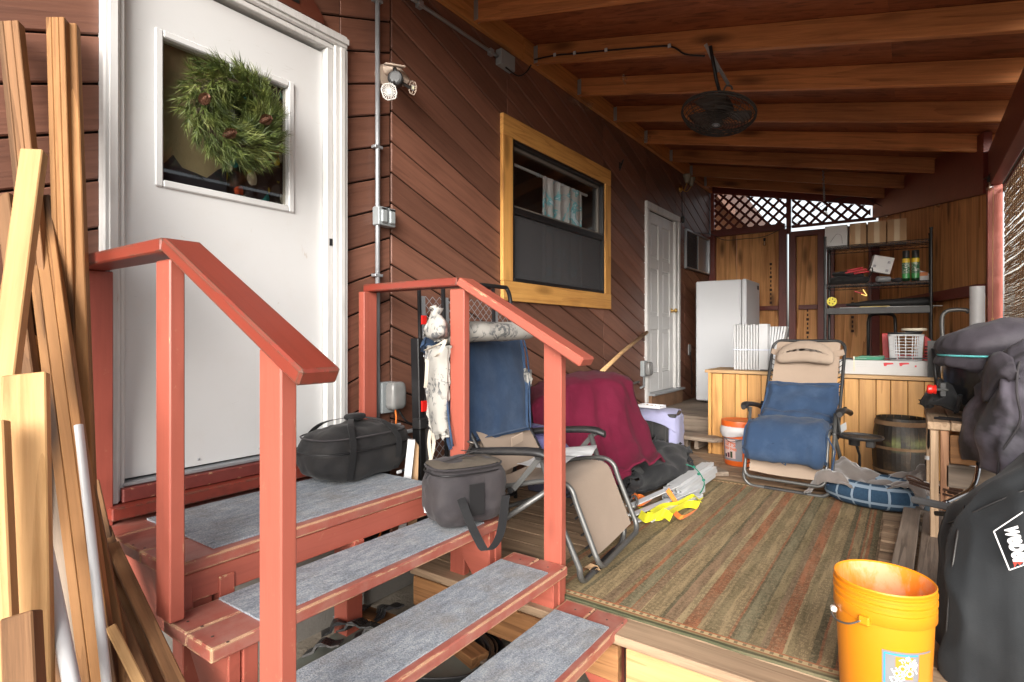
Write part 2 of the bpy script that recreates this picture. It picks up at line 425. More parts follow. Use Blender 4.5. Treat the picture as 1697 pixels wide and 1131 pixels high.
DGREYM = plain('dark tube steel', (0.045, 0.045, 0.045), 0.4, 0.4)
GALV = plain('galvanised conduit', (0.40, 0.42, 0.44), 0.42, 0.6, var=0.12, scale=12)
GBOX = plain('grey box metal', (0.33, 0.36, 0.37), 0.5, 0.2, var=0.08)
BRASS = plain('brass', (0.70, 0.45, 0.14), 0.3, 1.0, var=0.1)
CONC = plain('foundation concrete', (0.24, 0.225, 0.205), 0.9, 0, 0.3, var=0.2, scale=5, bump=0.6, bscale=70, dirt=(0.11, 0.10, 0.085), dirtamt=0.5, bdist=0.004)
GLASS = glassy('window glass', tint=(0.92, 0.94, 0.95), glos=0.05)
GLASSD = glassy('door glass', tint=(0.80, 0.78, 0.72), glos=0.05)
DARK = plain('dark backing', (0.015, 0.010, 0.008), 0.9, bump=0)
PVC = plain('white vinyl', (0.53, 0.54, 0.55), 0.4, var=0.04, dirt=(0.5, 0.46, 0.40), dirtamt=0.15, bump=0.03)

# ================================================================ ground
def struct(o): o['kind'] = 'structure'; return o
gm = NT('dry ground'); c = gm.coords((1, 1, 1), False)
n = gm.noise(c, 3, 8, 0.7)
gcol = gm.ramp(n, [(0.3, (0.20, 0.175, 0.14)), (0.5, (0.30, 0.26, 0.21)), (0.7, (0.42, 0.38, 0.32))])
gm.bump(gm.noise(c, 30, 8, 0.7), 0.6, 0.02); gm.set(gcol, 0.95, 0, 0.2)
GZ = -0.36
def hgt(x, y):
    r = math.hypot(x, y)
    if -2.5 < x < 3 and -3 < y < 9: return GZ + 0.012*noise.noise(V((x*3, y*3, 0)))
    return GZ + 0.02*noise.noise(V((x, y, 0)))
xs = [-400, -150, -60, -25, -12, -7, -5] + [-4+i*0.25 for i in range(33)] + [5, 7, 12, 25, 60, 150, 400]
ys = [-400, -150, -60, -25, -12, -6, -4] + [-3+i*0.3 for i in range(45)] + [12, 16, 25, 60, 150, 400]
struct(MB().grid([[V((x, y, hgt(x, y))) for y in ys] for x in xs]).build('ground', gm.m, smooth=True))

# ================================================================ porch deck
deck = thing('porch_deck', None, None, (-1, 4, 0)); struct(deck)
y = 1.93; i = 0
while y < 8.45:
    w = 0.138
    xr = 0.50 if y < 5.7 else 0.50-(y-5.7)*0.30
    cut = -2.39 if y > 2.0 else -2.1
    xm = random.uniform(-1.4, -0.3)
    if i == 0: plank('deck_board', DECK, (-1.98, y+w/2, -0.019), (0.62, y+w/2, -0.019), w, 0.036, (0, 1, 0), deck, bevel=0.003)
    else:
        plank('deck_board', DECK, (cut, y+w/2, -0.019), (xm-0.002, y+w/2, -0.019), w, 0.036, (0, 1, 0), deck, bevel=0.003)
        plank('deck_board', DECK, (xm+0.002, y+w/2, -0.019), (xr+0.12, y+w/2, -0.019), w, 0.036, (0, 1, 0), deck, bevel=0.003)
    y += w+0.006; i += 1
plank('rim_joist', FRESH, (-0.86, 1.953, -0.135), (0.62, 1.953, -0.135), 0.19, 0.04, (0, 0, 1), deck, bevel=0.004)
plank('joist', CEDARD, (-1.98, 1.97, -0.125), (-0.9, 1.97, -0.125), 0.14, 0.04, (0, 0, 1), deck, bevel=0.004)
for xx in (-1.9, -1.3, -0.6, 0.1):
    plank('joist', CEDARD, (xx, 2.0, -0.13), (xx, 8.3, -0.13), 0.14, 0.04, (0, 0, 1), deck)

# ================================================================ house wall with chevron siding
WX = -2.42
OPEN = [(0.80, 1.86, 0.44, 2.62), (3.34, 4.93, 1.49, 2.59), (6.00, 6.98, 0.38, 2.60), (7.30, 8.40, 1.985, 2.525)]
SLP = math.tan(math.radians(20)); PITCH = 0.176
wall = thing('house_wall', 'brown stained house wall of boards meeting in a chevron beside the front door', 'wall', (WX, 3, -0.35))
def clip(poly, a, b, c_):       # keep a*y+b*z<=c
    out = []
    for i in range(len(poly)):
        p, q = poly[i], poly[(i+1) % len(poly)]
        dp, dq = a*p[0]+b*p[1]-c_, a*q[0]+b*q[1]-c_
        if dp <= 0: out.append(p)
        if (dp < 0 < dq) or (dq < 0 < dp):
            t = dp/(dp-dq); out.append((p[0]+(q[0]-p[0])*t, p[1]+(q[1]-p[1])*t))
    return out
def area(p): return abs(sum(p[i][0]*p[(i+1) % len(p)][1]-p[(i+1) % len(p)][0]*p[i][1] for i in range(len(p))))/2
def cutrects(poly, rects):
    pcs = [poly]
    for (y0, y1, z0, z1) in rects:
        nxt = []
        for p in pcs:
            A = clip(p, 1, 0, y0); B = clip(p, -1, 0, -y1); m = clip(clip(p, 1, 0, y1), -1, 0, -y0)
            C, D = (clip(m, 0, 1, z0), clip(m, 0, -1, -z1)) if len(m) > 2 else ([], [])
            nxt += [q for q in (A, B, C, D) if len(q) > 2 and area(q) > 2e-4]
        pcs = nxt
    return pcs
def siding(parent, ya, yb, za, zb, sgn, z_at, X, name='board', mat=SIDING, dirx=1, rects=OPEN):
    """boards with slope sgn*20deg; edge lines pass z_at + k*PITCH at y=2.21"""
    y0 = 2.21
    for k in range(-16, 34):
        def zl(y, off): return z_at + k*PITCH + off + sgn*SLP*(y-y0)
        g = 0.0045
        poly = [(ya, zl(ya, g)), (yb, zl(yb, g)), (yb, zl(yb, PITCH-g)), (ya, zl(ya, PITCH-g))]
        poly = clip(clip(poly, 0, 1, zb), 0, -1, -za)
        if len(poly) < 3 or area(poly) < 1e-3: continue
        pcs = cutrects(poly, rects)
        if not pcs: continue
        # big pieces become boards of their own
        org = V((X, pcs[0][0][0], pcs[0][0][1])); a = math.atan(sgn*SLP)
        jx = random.uniform(-0.0015, 0.0015)
        for pc in pcs:
            M = M3((X+jx, pc[0][0], pc[0][1]), (0, math.cos(a), math.sin(a)), (0, -math.sin(a), math.cos(a)))
            Mi = M.inverted(); m = MB()
            m.prism([Mi @ V((X+jx-0.018, p[0], p[1])) for p in pc], (0, 0, 0.018))
            m.build(name, mat, parent, frame=M, bevel=0.005)
# wall backing (dark sheathing behind the boards), pierced by the openings
m = MB()
for pc in cutrects([(-2.5, 0.30), (8.56, -0.05), (8.56, 3.6), (-2.5, 3.6)], OPEN):
    m.prism([V((WX-0.06, p[0], p[1])) for p in pc], (0.04, 0, 0))
m.build('sheathing', DARK, wall)
m = MB().box(WX-1.0, WX-0.98, -2.5, 8.56, -0.36, 3.6).box(WX-0.98, WX-0.061, -2.5, -2.48, -0.36, 3.6).box(WX-0.98, WX-0.061, 8.54, 8.56, -0.36, 3.6).box(WX-0.98, WX-0.061, -2.5, 8.56, 3.58, 3.6).box(WX-0.98, WX-0.061, -2.5, 8.56, -0.36, -0.34)  # unseen shell added behind the wall so no sky shines through its gaps
m.build('light_block_shell', plain('light block grey', (0.20, 0.18, 0.16), 0.9), wall)
siding(wall, -2.4, 2.205, 0.44, 3.45, 1, 1.145, WX)
siding(wall, 2.215, 8.54, -0.02, 3.45, -1, 1.145+0.028, WX)
m = MB().box(WX-0.02, WX+0.02, -2.4, 2.0, -0.36, 0.43); m.box(WX-0.25, WX-0.0, 2.0, 8.5, -0.36, -0.03)
fnd = m.build('foundation_wall', CONC, label='rough grey concrete foundation wall under the landing', cat='foundation')

# ---------------------------------------------------------------- front door
fd = thing('front_door', 'wide white front door with a large square glass pane above the stair landing', 'door', (WX, 1.3, 0.57))
fx = WX+0.04
def zr(v, u, X=None): return PX(u, v, X if X else WX+0.02).z
# slab with a hole for the pane
y0, y1, z0, z1 = 0.872, 1.755, 0.575, 2.545
gy0, gy1, gz0, gz1 = 1.012, 1.562, 1.735, 2.300
sx = WX-0.005
m = MB()
for (a, b, c_, d) in ((y0, gy0, z0, z1), (gy1, y1, z0, z1), (gy0, gy1, z0, gz0), (gy0, gy1, gz1, z1)):
    m.box(sx-0.04, sx, a, b, c_, d)
m.build('door_slab', WHITE, fd)
m = MB(); q = 0.030
for (a, b, c_, d) in ((gy0-q, gy0, gz0-q, gz1+q), (gy1, gy1+q, gz0-q, gz1+q), (gy0, gy1, gz0-q, gz0), (gy0, gy1, gz1, gz1+q)):
    m.box(sx+0.001, sx+0.012, a, b, c_, d)
pf = m.build('pane_frame', WHITE, fd, bevel=0.005)
MB().box(sx-0.022, sx-0.018, gy0, gy1, gz0, gz1).build('glass_pane', GLASSD, fd)
# jambs and casing
for (a, b, n_) in ((y0-0.018, y0-0.003, 'jamb'), (y1+0.003, y1+0.040, 'jamb')):
    MB().box(WX-0.05, WX+0.030, a, b, 0.52, z1+0.02).build(n_, WHITEC, fd, bevel=0.003)
MB().box(WX-0.05, WX+0.030, y0-0.018, y1+0.040, z1+0.021, z1+0.045).build('jamb', WHITEC, fd, bevel=0.003)
for (a, b) in ((y0-0.075, y0-0.020), (y1+0.042, y1+0.125)):
    MB().box(WX-0.01, WX+0.042, a, b, 0.50, z1+0.047).build('casing', WHITEC, fd, bevel=0.006)
    MB().box(WX+0.0435, WX+0.050, (a+b)/2-0.012, (a+b)/2+0.018, 0.50, z1+0.045).build('casing_bead', WHITEC, fd, bevel=0.003)
MB().box(WX-0.01, WX+0.042, y0-0.075, y1+0.125, z1+0.049, z1+0.118).build('casing', WHITEC, fd, bevel=0.008)
MB().box(WX+0.0435, WX+0.052, y0-0.075, y1+0.125, z1+0.070, z1+0.100).build('casing_bead', WHITEC, fd, bevel=0.003)
MB().box(WX-0.03, WX+0.035, y0-0.01, y1+0.03, 0.553, 0.567).build('threshold_strip', GALV, fd, bevel=0.003)
MB().box(WX-0.02, WX+0.060, y0-0.02, y1+0.12, 0.500, 0.551).build('sill', painted('dark red sill', (0.17, 0.035, 0.028), amt=0.5), fd, bevel=0.004)
MB().box(WX-0.0, WX+0.105, y0-0.07, y1+0.13, 0.452, 0.498).build('sill_board', REDR, fd, bevel=0.004)
MB().box(WX+0.030, WX+0.033, 1.772, 1.788, 1.57, 1.605).build('strike_plate', BLACKM, fd)
m = MB()
for yy in (1.15, 1.42): m.lathe([(0.005, 0), (0.004, 0.004), (0, 0.005)], 8, T(sx, yy, 0.60) @ RY(90))
m.build('screw', GALV, fd)
# olive sheet standing in for the beige reflection, and printed curtain behind the pane
MB().grid([[V((sx-0.060+0.004*math.sin(9*y_), y_, z_)) for y_ in (0.90, 1.1, 1.25, 1.4, 1.70)] for z_ in (1.60, 2.45)]).build('reflection_sheet', plain('olive reflection sheet', (0.34, 0.30, 0.22), 0.9, var=0.15, scale=3), label='pale olive sheet added inside the front door glass in place of its beige reflection', cat='blind')
pc_ = NT('printed curtain'); cc = pc_.coords((1, 13, 9), False)
vo = pc_.n('ShaderNodeTexVoronoi'); vo.inputs['Scale'].default_value = 1.7; pc_.l(cc, vo.inputs['Vector'])
hue = pc_.xyz(vo.outputs['Color'])[0]
col = pc_.ramp(hue, [(0, (0.02, 0.02, 0.03)), (0.34, (0.05, 0.05, 0.06)), (0.40, (0.80, 0.66, 0.05)), (0.56, (0.62, 0.62, 0.64)), (0.66, (0.02, 0.24, 0.30)), (0.75, (0.45, 0.07, 0.03)), (0.80, (0.03, 0.03, 0.05)), (0.93, (0.7, 0.7, 0.7))], 'CONSTANT')
col = pc_.mix(pc_.step(vo.outputs['Distance'], 0.52, 0.60), col, (0.01, 0.01, 0.015)); pc_.set(col, 0.9)
G = [[V((sx-0.042+0.008*math.sin(y_*95), y_, z_)) for y_ in [1.285+i*0.008 for i in range(37)]] for z_ in (1.70, 2.0, 2.35)]
MB().grid(G).build('printed_curtain', pc_.m, smooth=True, label='dark curtain printed with small yellow, white and teal shapes behind the door glass', cat='curtain')
m = MB()
sil = [(0.99, 1.70), (0.99, 1.80), (1.035, 1.815), (1.065, 1.855), (1.10, 1.81), (1.16, 1.80), (1.20, 1.79), (1.25, 1.84), (1.285, 1.86), (1.285, 1.70)]
m.prism([V((sx-0.030, a, b)) for a, b in sil], (-0.006, 0, 0))
m.build('folded_jacket', fabric('dark navy cloth', (0.02, 0.025, 0.045)), label='dark navy folded cloth showing at the bottom of the door glass', cat='cloth')

# ---------------------------------------------------------------- wreath
wr = thing('wreath', 'green pine needle wreath with small cones hanging on the front door glass', 'wreath', (WX+0.07, 1.285, 2.045))
ndm = NT('pine needles'); oi_c = ndm.coords((1, 1, 1), False); nn = ndm.noise(oi_c, 16, 3, 0.6)
ndm.set(ndm.ramp(nn, [(0.3, (0.028, 0.045, 0.009)), (0.5, (0.085, 0.115, 0.024)), (0.72, (0.20, 0.22, 0.06))]), 0.55, 0, 0.4)
m = MB(); R0 = 0.133
wc = V((WX+0.085, 1.262, 2.055)); rnd = random.Random(3)
for i in range(860):
    a = rnd.uniform(0, 2*math.pi); b = rnd.uniform(0, 2*math.pi); rr = 0.085*rnd.random()**0.6
    er = V((0, math.cos(a), math.sin(a))); ex = V((1, 0, 0)); tg = V((0, -math.sin(a), math.cos(a)))
    p = wc + er*(R0 + rr*math.cos(b)) + ex*(rr*math.sin(b)*0.7)
    ax = (er*math.cos(b)*0.9 + ex*abs(math.sin(b))*0.55 + tg*rnd.uniform(0.4, 1.4) + V((rnd.uniform(-.3, .3), rnd.uniform(-.3, .3), rnd.uniform(-.5, .15)))).normalized()
    s1 = ax.orthogonal().normalized(); s2 = ax.cross(s1); L = rnd.uniform(0.035, 0.060)
    for j in range(15):
        g = rnd.uniform(0, 2*math.pi); sp = rnd.uniform(0.25, 0.85); st = p + ax*rnd.uniform(-0.01, 0.035)
        d = (ax + (s1*math.cos(g)+s2*math.sin(g))*sp).normalized(); e = st + d*L
        sd = d.cross(V((rnd.uniform(-1, 1), rnd.uniform(-1, 1), rnd.uniform(-1, 1)))).normalized()*0.0016
        m.add([st-sd, st+sd, e], [(0, 1, 2)])
m.build('needles', ndm.m, wr, kind='stuff')
MB().tube([wc+V((-0.01, R0*math.cos(k/24*2*math.pi), R0*math.sin(k/24*2*math.pi))) for k in range(24)], 0.022, 8, closed=True).build('wreath_ring', plain('twig ring', (0.05, 0.035, 0.02), 0.9), wr)
conem = plain('cone scales', (0.13, 0.055, 0.028), 0.7, var=0.4, scale=40)
cone = None
for (u, v) in ((338, 166), (380, 222), (440, 199)):
    p = PX(u, v, WX+0.165); Mc = Matrix.Translation(p) @ RY(70) @ RX(rnd.uniform(-30, 30))
    if cone is None:
        m = MB()
        for ly in range(9):
            z = -0.024+ly*0.006; r = 0.021*math.sin(math.pi*(0.16+0.78*ly/9))
            for k in range(9):
                a = 2*math.pi*(k+0.5*(ly % 2))/9
                d = V((math.cos(a), math.sin(a), 0)); t_ = V((-math.sin(a), math.cos(a), 0)); q0 = d*r*0.45+V((0, 0, z))
                m.add([q0-t_*0.002, q0+t_*0.002, d*r+t_*0.0055+V((0, 0, z+0.006)), d*r*1.12+V((0, 0, z+0.0075)), d*r-t_*0.0055+V((0, 0, z+0.006))], [(0, 1, 2, 3, 4)])
        m.lathe([(0.003, -0.025), (0.010, -0.01), (0.010, 0.01), (0.002, 0.028)], 8)
        cone = m.build('pine_cone', conem, wr, frame=Mc)
    else: dup(cone, Mc @ Matrix.Translation(V((0, 0, 0.0))), wr)
hk = MB().bar(wc+V((-0.03, 0, -0.035)), wc+V((-0.03, 0, 0.22)), 0.020, 0.003, up=(1, 0, 0)); hk.build('hanger_strap', plain('pale strap', (0.55, 0.6, 0.58), 0.5), wr)

# plaque over the door
pl = thing('door_plaque', 'dark painted wooden plaque with red berries standing on top of the front door casing', 'plaque', (WX+0.03, 1.45, 2.67))
P = [(1.20, 2.668), (1.742, 2.668), (1.742, 2.705), (1.66, 2.79), (1.55, 2.82), (1.45, 2.88), (1.20, 2.90)]
m = MB().prism([V((WX+0.010, a, b)) for a, b in P], (0.02, 0, 0)); m.build('plaque_board', plain('dark plaque wood', (0.09, 0.022, 0.012), 0.45, dirt=(0.2, 0.1, 0.05), dirtamt=0.2), pl, bevel=0.004)
MB().box(WX+0.031, WX+0.033, 1.30, 1.60, 2.705, 2.76).build('painted_band', plain('black paint', (0.012, 0.014, 0.012), 0.4), pl)
m = MB()
for k in range(26):
    yy = rnd.uniform(1.33, 1.57); zz = rnd.uniform(2.712, 2.752)
    m.add([V((WX+0.0335, yy+0.005*math.cos(q*1.05), zz+0.005*math.sin(q*1.05))) for q in range(6)], [tuple(range(6))])
m.build('painted_berries', plain('berry red', (0.38, 0.02, 0.02), 0.5), pl)

# ---------------------------------------------------------------- pine trimmed window
wd = thing('kitchen_window', 'double hung window with black sash and honey coloured pine trim on the long wall', 'window', (WX, 4.1, 1.37))
ty0, ty1, tz0, tz1 = 3.25, 5.03, 1.375, 2.72; tw = 0.125
def rect_ring(m, X0, X1, y0, y1, z0, z1, w, wb=None, wt=None):
    wb = wb or w; wt = wt or w
    m.box(X0, X1, y0, y0+w, z0, z1); m.box(X0, X1, y1-w, y1, z0, z1)
    m.box(X0, X1, y0+w, y1-w, z0, z0+wb); m.box(X0, X1, y0+w, y1-w, z1-wt, z1); return m
TX = WX+0.002
plank('trim', TRIM, (TX+0.014, ty0, tz1-0.075), (TX+0.014, ty1, tz1-0.075), 0.15, 0.030, (0, 0, 1), wd, bevel=0.003)
plank('trim', TRIM, (TX+0.014, ty0+0.005, tz0+0.065), (TX+0.014, ty1+0.005, tz0+0.065), 0.145, 0.030, (0, 0, 1), wd, bevel=0.003)
plank('trim', TRIM, (TX+0.014, ty0+tw/2, tz0+0.139), (TX+0.014, ty0+tw/2, tz1-0.151), tw, 0.028, (0, 1, 0), wd, bevel=0.003)
plank('trim', TRIM, (TX+0.014, ty1-tw/2, tz0+0.139), (TX+0.014, ty1-tw/2, tz1-0.151), tw, 0.028, (0, 1, 0), wd, bevel=0.003)
iy0, iy1, iz0, iz1 = ty0+tw, ty1-tw, tz0+0.139, tz1-0.151
rect_ring(MB(), WX-0.05, WX+0.022, iy0, iy1, iz0, iz1, 0.028).build('window_frame', BLACKM, wd, bevel=0.003)
zm = 2.05
MB().box(WX-0.03, WX+0.016, iy0+0.028, iy1-0.028, zm-0.028, zm+0.022).build('meeting_rail', BLACKM, wd, bevel=0.003)
rect_ring(MB(), WX-0.055, WX-0.02, iy0+0.028, iy1-0.028, zm+0.023, iz1-0.028, 0.024).build('upper_sash', plain('bronze sash', (0.16, 0.14, 0.12), 0.5), wd, bevel=0.002)
MB().box(WX-0.040, WX-0.037, iy0+0.05, iy1-0.05, zm+0.04, iz1-0.05).build('upper_pane', GLASS, wd)
MB().box(WX-0.050, WX-0.046, iy0+0.028, iy1-0.028, iz0+0.028, zm-0.03).build('lower_pane', GLASS, wd)
scm = NT('insect screen'); tr = scm.n('ShaderNodeBsdfTransparent'); mx = scm.n('ShaderNodeMixShader'); mx.inputs[0].default_value = 0.62
scm.set((0.075, 0.075, 0.08), 0.7); scm.l(tr.outputs[0], mx.inputs[1]); scm.l(scm.p.outputs[0], mx.inputs[2]); scm.l(mx.outputs[0], scm.out.inputs['Surface'])
MB().box(WX-0.008, WX-0.006, iy0+0.028, iy1-0.028, iz0+0.028, zm-0.03).build('insect_screen', scm.m, wd)
# room behind (a shallow dark box), rod and curtain
m = MB(); rx = WX-0.75
m.add([(rx, iy0-0.3, 1.1), (rx, iy1+0.5, 1.1), (rx, iy1+0.5, 2.8), (rx, iy0-0.3, 2.8)], [(0, 1, 2, 3)])
m.add([(rx, iy1+0.5, 1.1), (WX-0.06, iy1+0.5, 1.1), (WX-0.06, iy1+0.5, 2.8), (rx, iy1+0.5, 2.8)], [(0, 1, 2, 3)])
m.add([(rx, iy0-0.3, 1.1), (WX-0.06, iy0-0.3, 1.1), (WX-0.06, iy0-0.3, 2.8), (rx, iy0-0.3, 2.8)], [(0, 1, 2, 3)])
m.add([(rx, iy0-0.3, 2.8), (rx, iy1+0.5, 2.8), (WX-0.06, iy1+0.5, 2.8), (WX-0.06, iy0-0.3, 2.8)], [(0, 1, 2, 3)])
m.add([(rx, iy0-0.3, 1.1), (rx, iy1+0.5, 1.1), (WX-0.06, iy1+0.5, 1.1), (WX-0.06, iy0-0.3, 1.1)], [(0, 1, 2, 3)])
o_ = m.build('room_interior', plain('room wall', (0.16, 0.14, 0.125), 0.9, var=0.2, scale=2), label='dim brown room seen through the pine trimmed window', cat='room')
cu = thing('window_curtain', 'grey and teal curtain hanging from a white rod inside the pine trimmed window', 'curtain', (WX-0.12, 4.4, 2.45))
MB().tube([(WX-0.12, iy0+0.03, 2.455), (WX-0.12, iy1-0.1, 2.455)], 0.012, 8).build('rod', WHITE, cu)
cm = NT('curtain cloth'); cc = cm.coords((1, 1, 1), False); zz = cm.xyz(cc)[2]
cn = cm.noise(cc, 5, 4, 0.6, 1.5)
cm.set(cm.mix(cm.step(cn, 0.50, 0.56), (0.55, 0.50, 0.47), cm.mix(cm.step(cn, 0.60, 0.62), (0.16, 0.48, 0.52), (0.65, 0.74, 0.78))), 0.9)
G = [[V((WX-0.085+0.022*math.sin((y_-3.9)*42+0.8*math.sin(y_*9)), y_+0.02*math.sin(y_*30+z_), z_)) for y_ in [3.93+i*0.012 for i in range(62)]] for z_ in (1.4, 1.8, 2.1, 2.3, 2.44)]
MB().grid(G).build('curtain_cloth', cm.m, cu, smooth=True)
rg = MB().tube([(WX-0.12+0.017*math.cos(a*math.pi/5), 3.95, 2.452+0.017*math.sin(a*math.pi/5)) for a in range(10)], 0.0025, 5, closed=True).build('curtain_ring', GALV, cu)
for k in range(1, 8): shift(rg, (0, k*0.1, 0))

# ---------------------------------------------------------------- back door
bd = thing('back_door', 'narrow white six panel door with brass knob beside the freezer', 'door', (WX, 6.45, 0.43))
y0, y1, z0, z1 = 6.03, 6.90, 0.46, 2.53
m = MB(); sx = WX-0.01
cols_ = [(y0, y0+0.12), (y0+0.37, y0+0.50), (y1-0.12, y1)]
rows_ = [(z0, z0+0.22), (z0+0.72, z0+0.88), (z0+1.42, z0+1.54), (z1-0.13, z1)]
for a, b in cols_: m.box(sx-0.035, sx, a, b, z0, z1)
for (a, b) in rows_:
    for (c_, d) in ((cols_[0][1], cols_[1][0]), (cols_[1][1], cols_[2][0])): m.box(sx-0.035, sx, c_, d, a, b)
m.build('door_slab', WHITE, bd, bevel=0.004)
for k in range(3):
    for (c_, d) in ((cols_[0][1], cols_[1][0]), (cols_[1][1], cols_[2][0])):
        a, b = rows_[k][1], rows_[k+1][0]
        MB().box(sx-0.030, sx-0.012, c_+0.002, d-0.002, a+0.002, b-0.002).build('panel', WHITE, bd)
        MB().box(sx-0.012, sx-0.004, c_+0.035, d-0.035, a+0.04, b-0.04).build('raised_panel', WHITE, bd, bevel=0.006)
MB().box(WX-0.02, WX+0.030, 5.955, 6.026, 0.36, z1+0.01).build('casing', WHITEC, bd, bevel=0.005)
MB().box(WX-0.03, WX+0.020, 6.904, 6.985, 0.44, z1+0.01).build('jamb', WHITEC, bd, bevel=0.004)
MB().box(WX-0.02, WX+0.036, 6.988, 7.05, 0.36, z1+0.01).build('casing', WHITEC, bd, bevel=0.005)
MB().box(WX-0.02, WX+0.032, 5.955, 7.05, z1+0.012, z1+0.085).build('casing', WHITEC, bd, bevel=0.006)
MB().box(WX-0.03, WX+0.10, 6.0, 7.04, 0.435, 0.458).build('threshold_strip', GALV, bd, bevel=0.003)
MB().box(WX-0.02, WX+0.065, 6.0, 7.04, 0.27, 0.433).build('sill_board', plain('rusty sill', (0.22, 0.12, 0.065), 0.85, var=0.4, scale=7, dirt=(0.05, 0.03, 0.02), dirtamt=0.7), bd)
Mk = T(sx, 6.845, 1.42) @ RY(90)
MB().lathe([(0.03, 0), (0.03, 0.004), (0.012, 0.008), (0.012, 0.035), (0.026, 0.045), (0.029, 0.058), (0.020, 0.070), (0, 0.072)], 16, Mk).build('door_knob', BRASS, bd, smooth=True)

# small sliding window
sw = thing('sliding_window', 'small silver framed sliding window high beside the back door', 'window', (WX, 7.85, 1.98))
a0, a1, b0, b1 = 7.32, 8.38, 1.995, 2.515
rect_ring(MB(), WX-0.03, WX+0.022, a0, a1, b0, b1, 0.022).build('window_frame', GALV, sw, bevel=0.002)
MB().box(WX-0.02, WX+0.016, 7.84, 7.862, b0+0.022, b1-0.022).build('mullion', GALV, sw)
MB().box(WX+0.004, WX+0.007, a0+0.022, 7.84, b0+0.022, b1-0.022).build('insect_screen', scm.m, sw)
MB().box(WX-0.012, WX-0.008, 7.862, a1-0.022, b0+0.022, b1-0.022).build('pane', plain('milky pane', (0.30, 0.34, 0.38), 0.12, spec=0.8, var=0.1), sw)
MB().box(WX-0.05, WX-0.04, a0, a1, b0, b1).build('inner_blind', plain('grey blind', (0.16, 0.12, 0.12), 0.8), sw)

# ================================================================ roof
rf = thing('porch_roof', 'low porch roof of orange brown rafters under dark stained plywood', 'roof', (-1, 4, 2.6))
RS = 0.2226
def rz(x): return 3.23-RS*(x+2.42)          # underside of rafters
XE = 0.62
RY_ = [0.74, 1.46, 2.20, 2.93, 3.66, 4.36, 5.09, 5.87, 6.66, 7.42, 8.05]
def xend(y): return XE if y < 5.72 else XE-(y-5.72)*0.30
th = math.atan(RS)
for y in RY_:
    xe = xend(y)
    a = V((WX+0.045, y, rz(WX+0.045)+0.072)); b = V((xe, y, rz(xe)+0.072))
    plank('rafter', RAFT, a, b, 0.142, 0.042, (0, 0, 1), rf, bevel=0.003)
    m = MB().box(WX+0.04, WX+0.075, y-0.024, y-0.0215, rz(WX)-0.012, rz(WX)+0.12).box(WX+0.04, WX+0.075, y+0.0215, y+0.024, rz(WX)-0.012, rz(WX)+0.12)
    m.build('joist_hanger', GALV, rf)
for (a, b) in ((0.45, 3.5), (3.505, 6.4), (6.405, 8.5)):
    plank('ledger', LEDG, (WX+0.021, a, 3.205+0.095), (WX+0.021, b, 3.205+0.095), 0.19, 0.038, (0, 0, 1), rf, bevel=0.003)
ys_ = [0.45, 1.2, 2.2, 3.43, 4.66, 5.88, 7.1, 8.6]
for i in range(len(ys_)-1):
    ya, yb = ys_[i]+0.0005, ys_[i+1]-0.0005
    for (xa, xb) in ((WX-0.05, -0.0975), (-0.0965, XE+0.15)):
        if ys_[i] > 5.8: xb = min(xb, xend(yb)+0.5)
        if xb <= xa: continue
        m = MB(); zt = 0.1465
        m.prism([V((xa, ya, rz(xa)+zt)), V((xb, ya, rz(xb)+zt)), V((xb, yb, rz(xb)+zt)), V((xa, yb, rz(xa)+zt))], (0, 0, 0.014))
        m.build('plywood_sheet', ROOFPLY, rf)
m = MB(); m.prism([V((WX-0.1, 0.43, rz(WX-0.1)+0.168)), V((XE+0.2, 0.43, rz(XE+0.2)+0.168)), V((XE+0.2, 8.65, rz(XE+0.2)+0.168)), V((WX-0.1, 8.65, rz(WX-0.1)+0.168))], (0, 0, 0.006)); m.build('light_block_sheet', DARK, rf)  # unseen sheet added over the plywood to block daylight at its seams
# eave beams: near one straight, far one angled in
BX = 0.53; P0 = V((0.52, 5.72, 0)); P1 = V((-0.345, 8.50, 0))
def beamz(x): return rz(x)-0.002
b_ = thing('eave_beam', 'dark red eave beam running from the post towards the camera side', 'beam', (BX, 3.5, 2.4))
plank('beam_board', REDD, (BX, 0.45, beamz(BX)-0.155), (BX, 5.76, beamz(BX)-0.155), 0.29, 0.075, (0, 0, 1), b_, bevel=0.004)
b2 = thing('angled_beam', 'dark red angled beam from the corner post back to the lattice', 'beam', (0.1, 7.1, 2.5))
dB = (P1-P0).normalized()
m = MB(); nB = V((dB.y, -dB.x, 0))
pa, pb = P0+V((0, 0.05, 0)), P1
m.prism([pa+V((0, 0, 2.23)), pb+V((0, 0, 2.60)), pb+V((0, 0, rz(pb.x)+0.14)), pa+V((0, 0, rz(pa.x)+0.14))], nB*-0.06)
m.build('beam_board', REDD, b2, bevel=0.003)
cp = thing('corner_post', 'red square post at the right hand corner holding up the eave beam', 'post', (0.52, 5.70, 0))
plank('post', RED, (0.525, 5.70, 0), (0.525, 5.70, beamz(BX)-0.30), 0.09, 0.09, (0, 1, 0), cp, bevel=0.003)

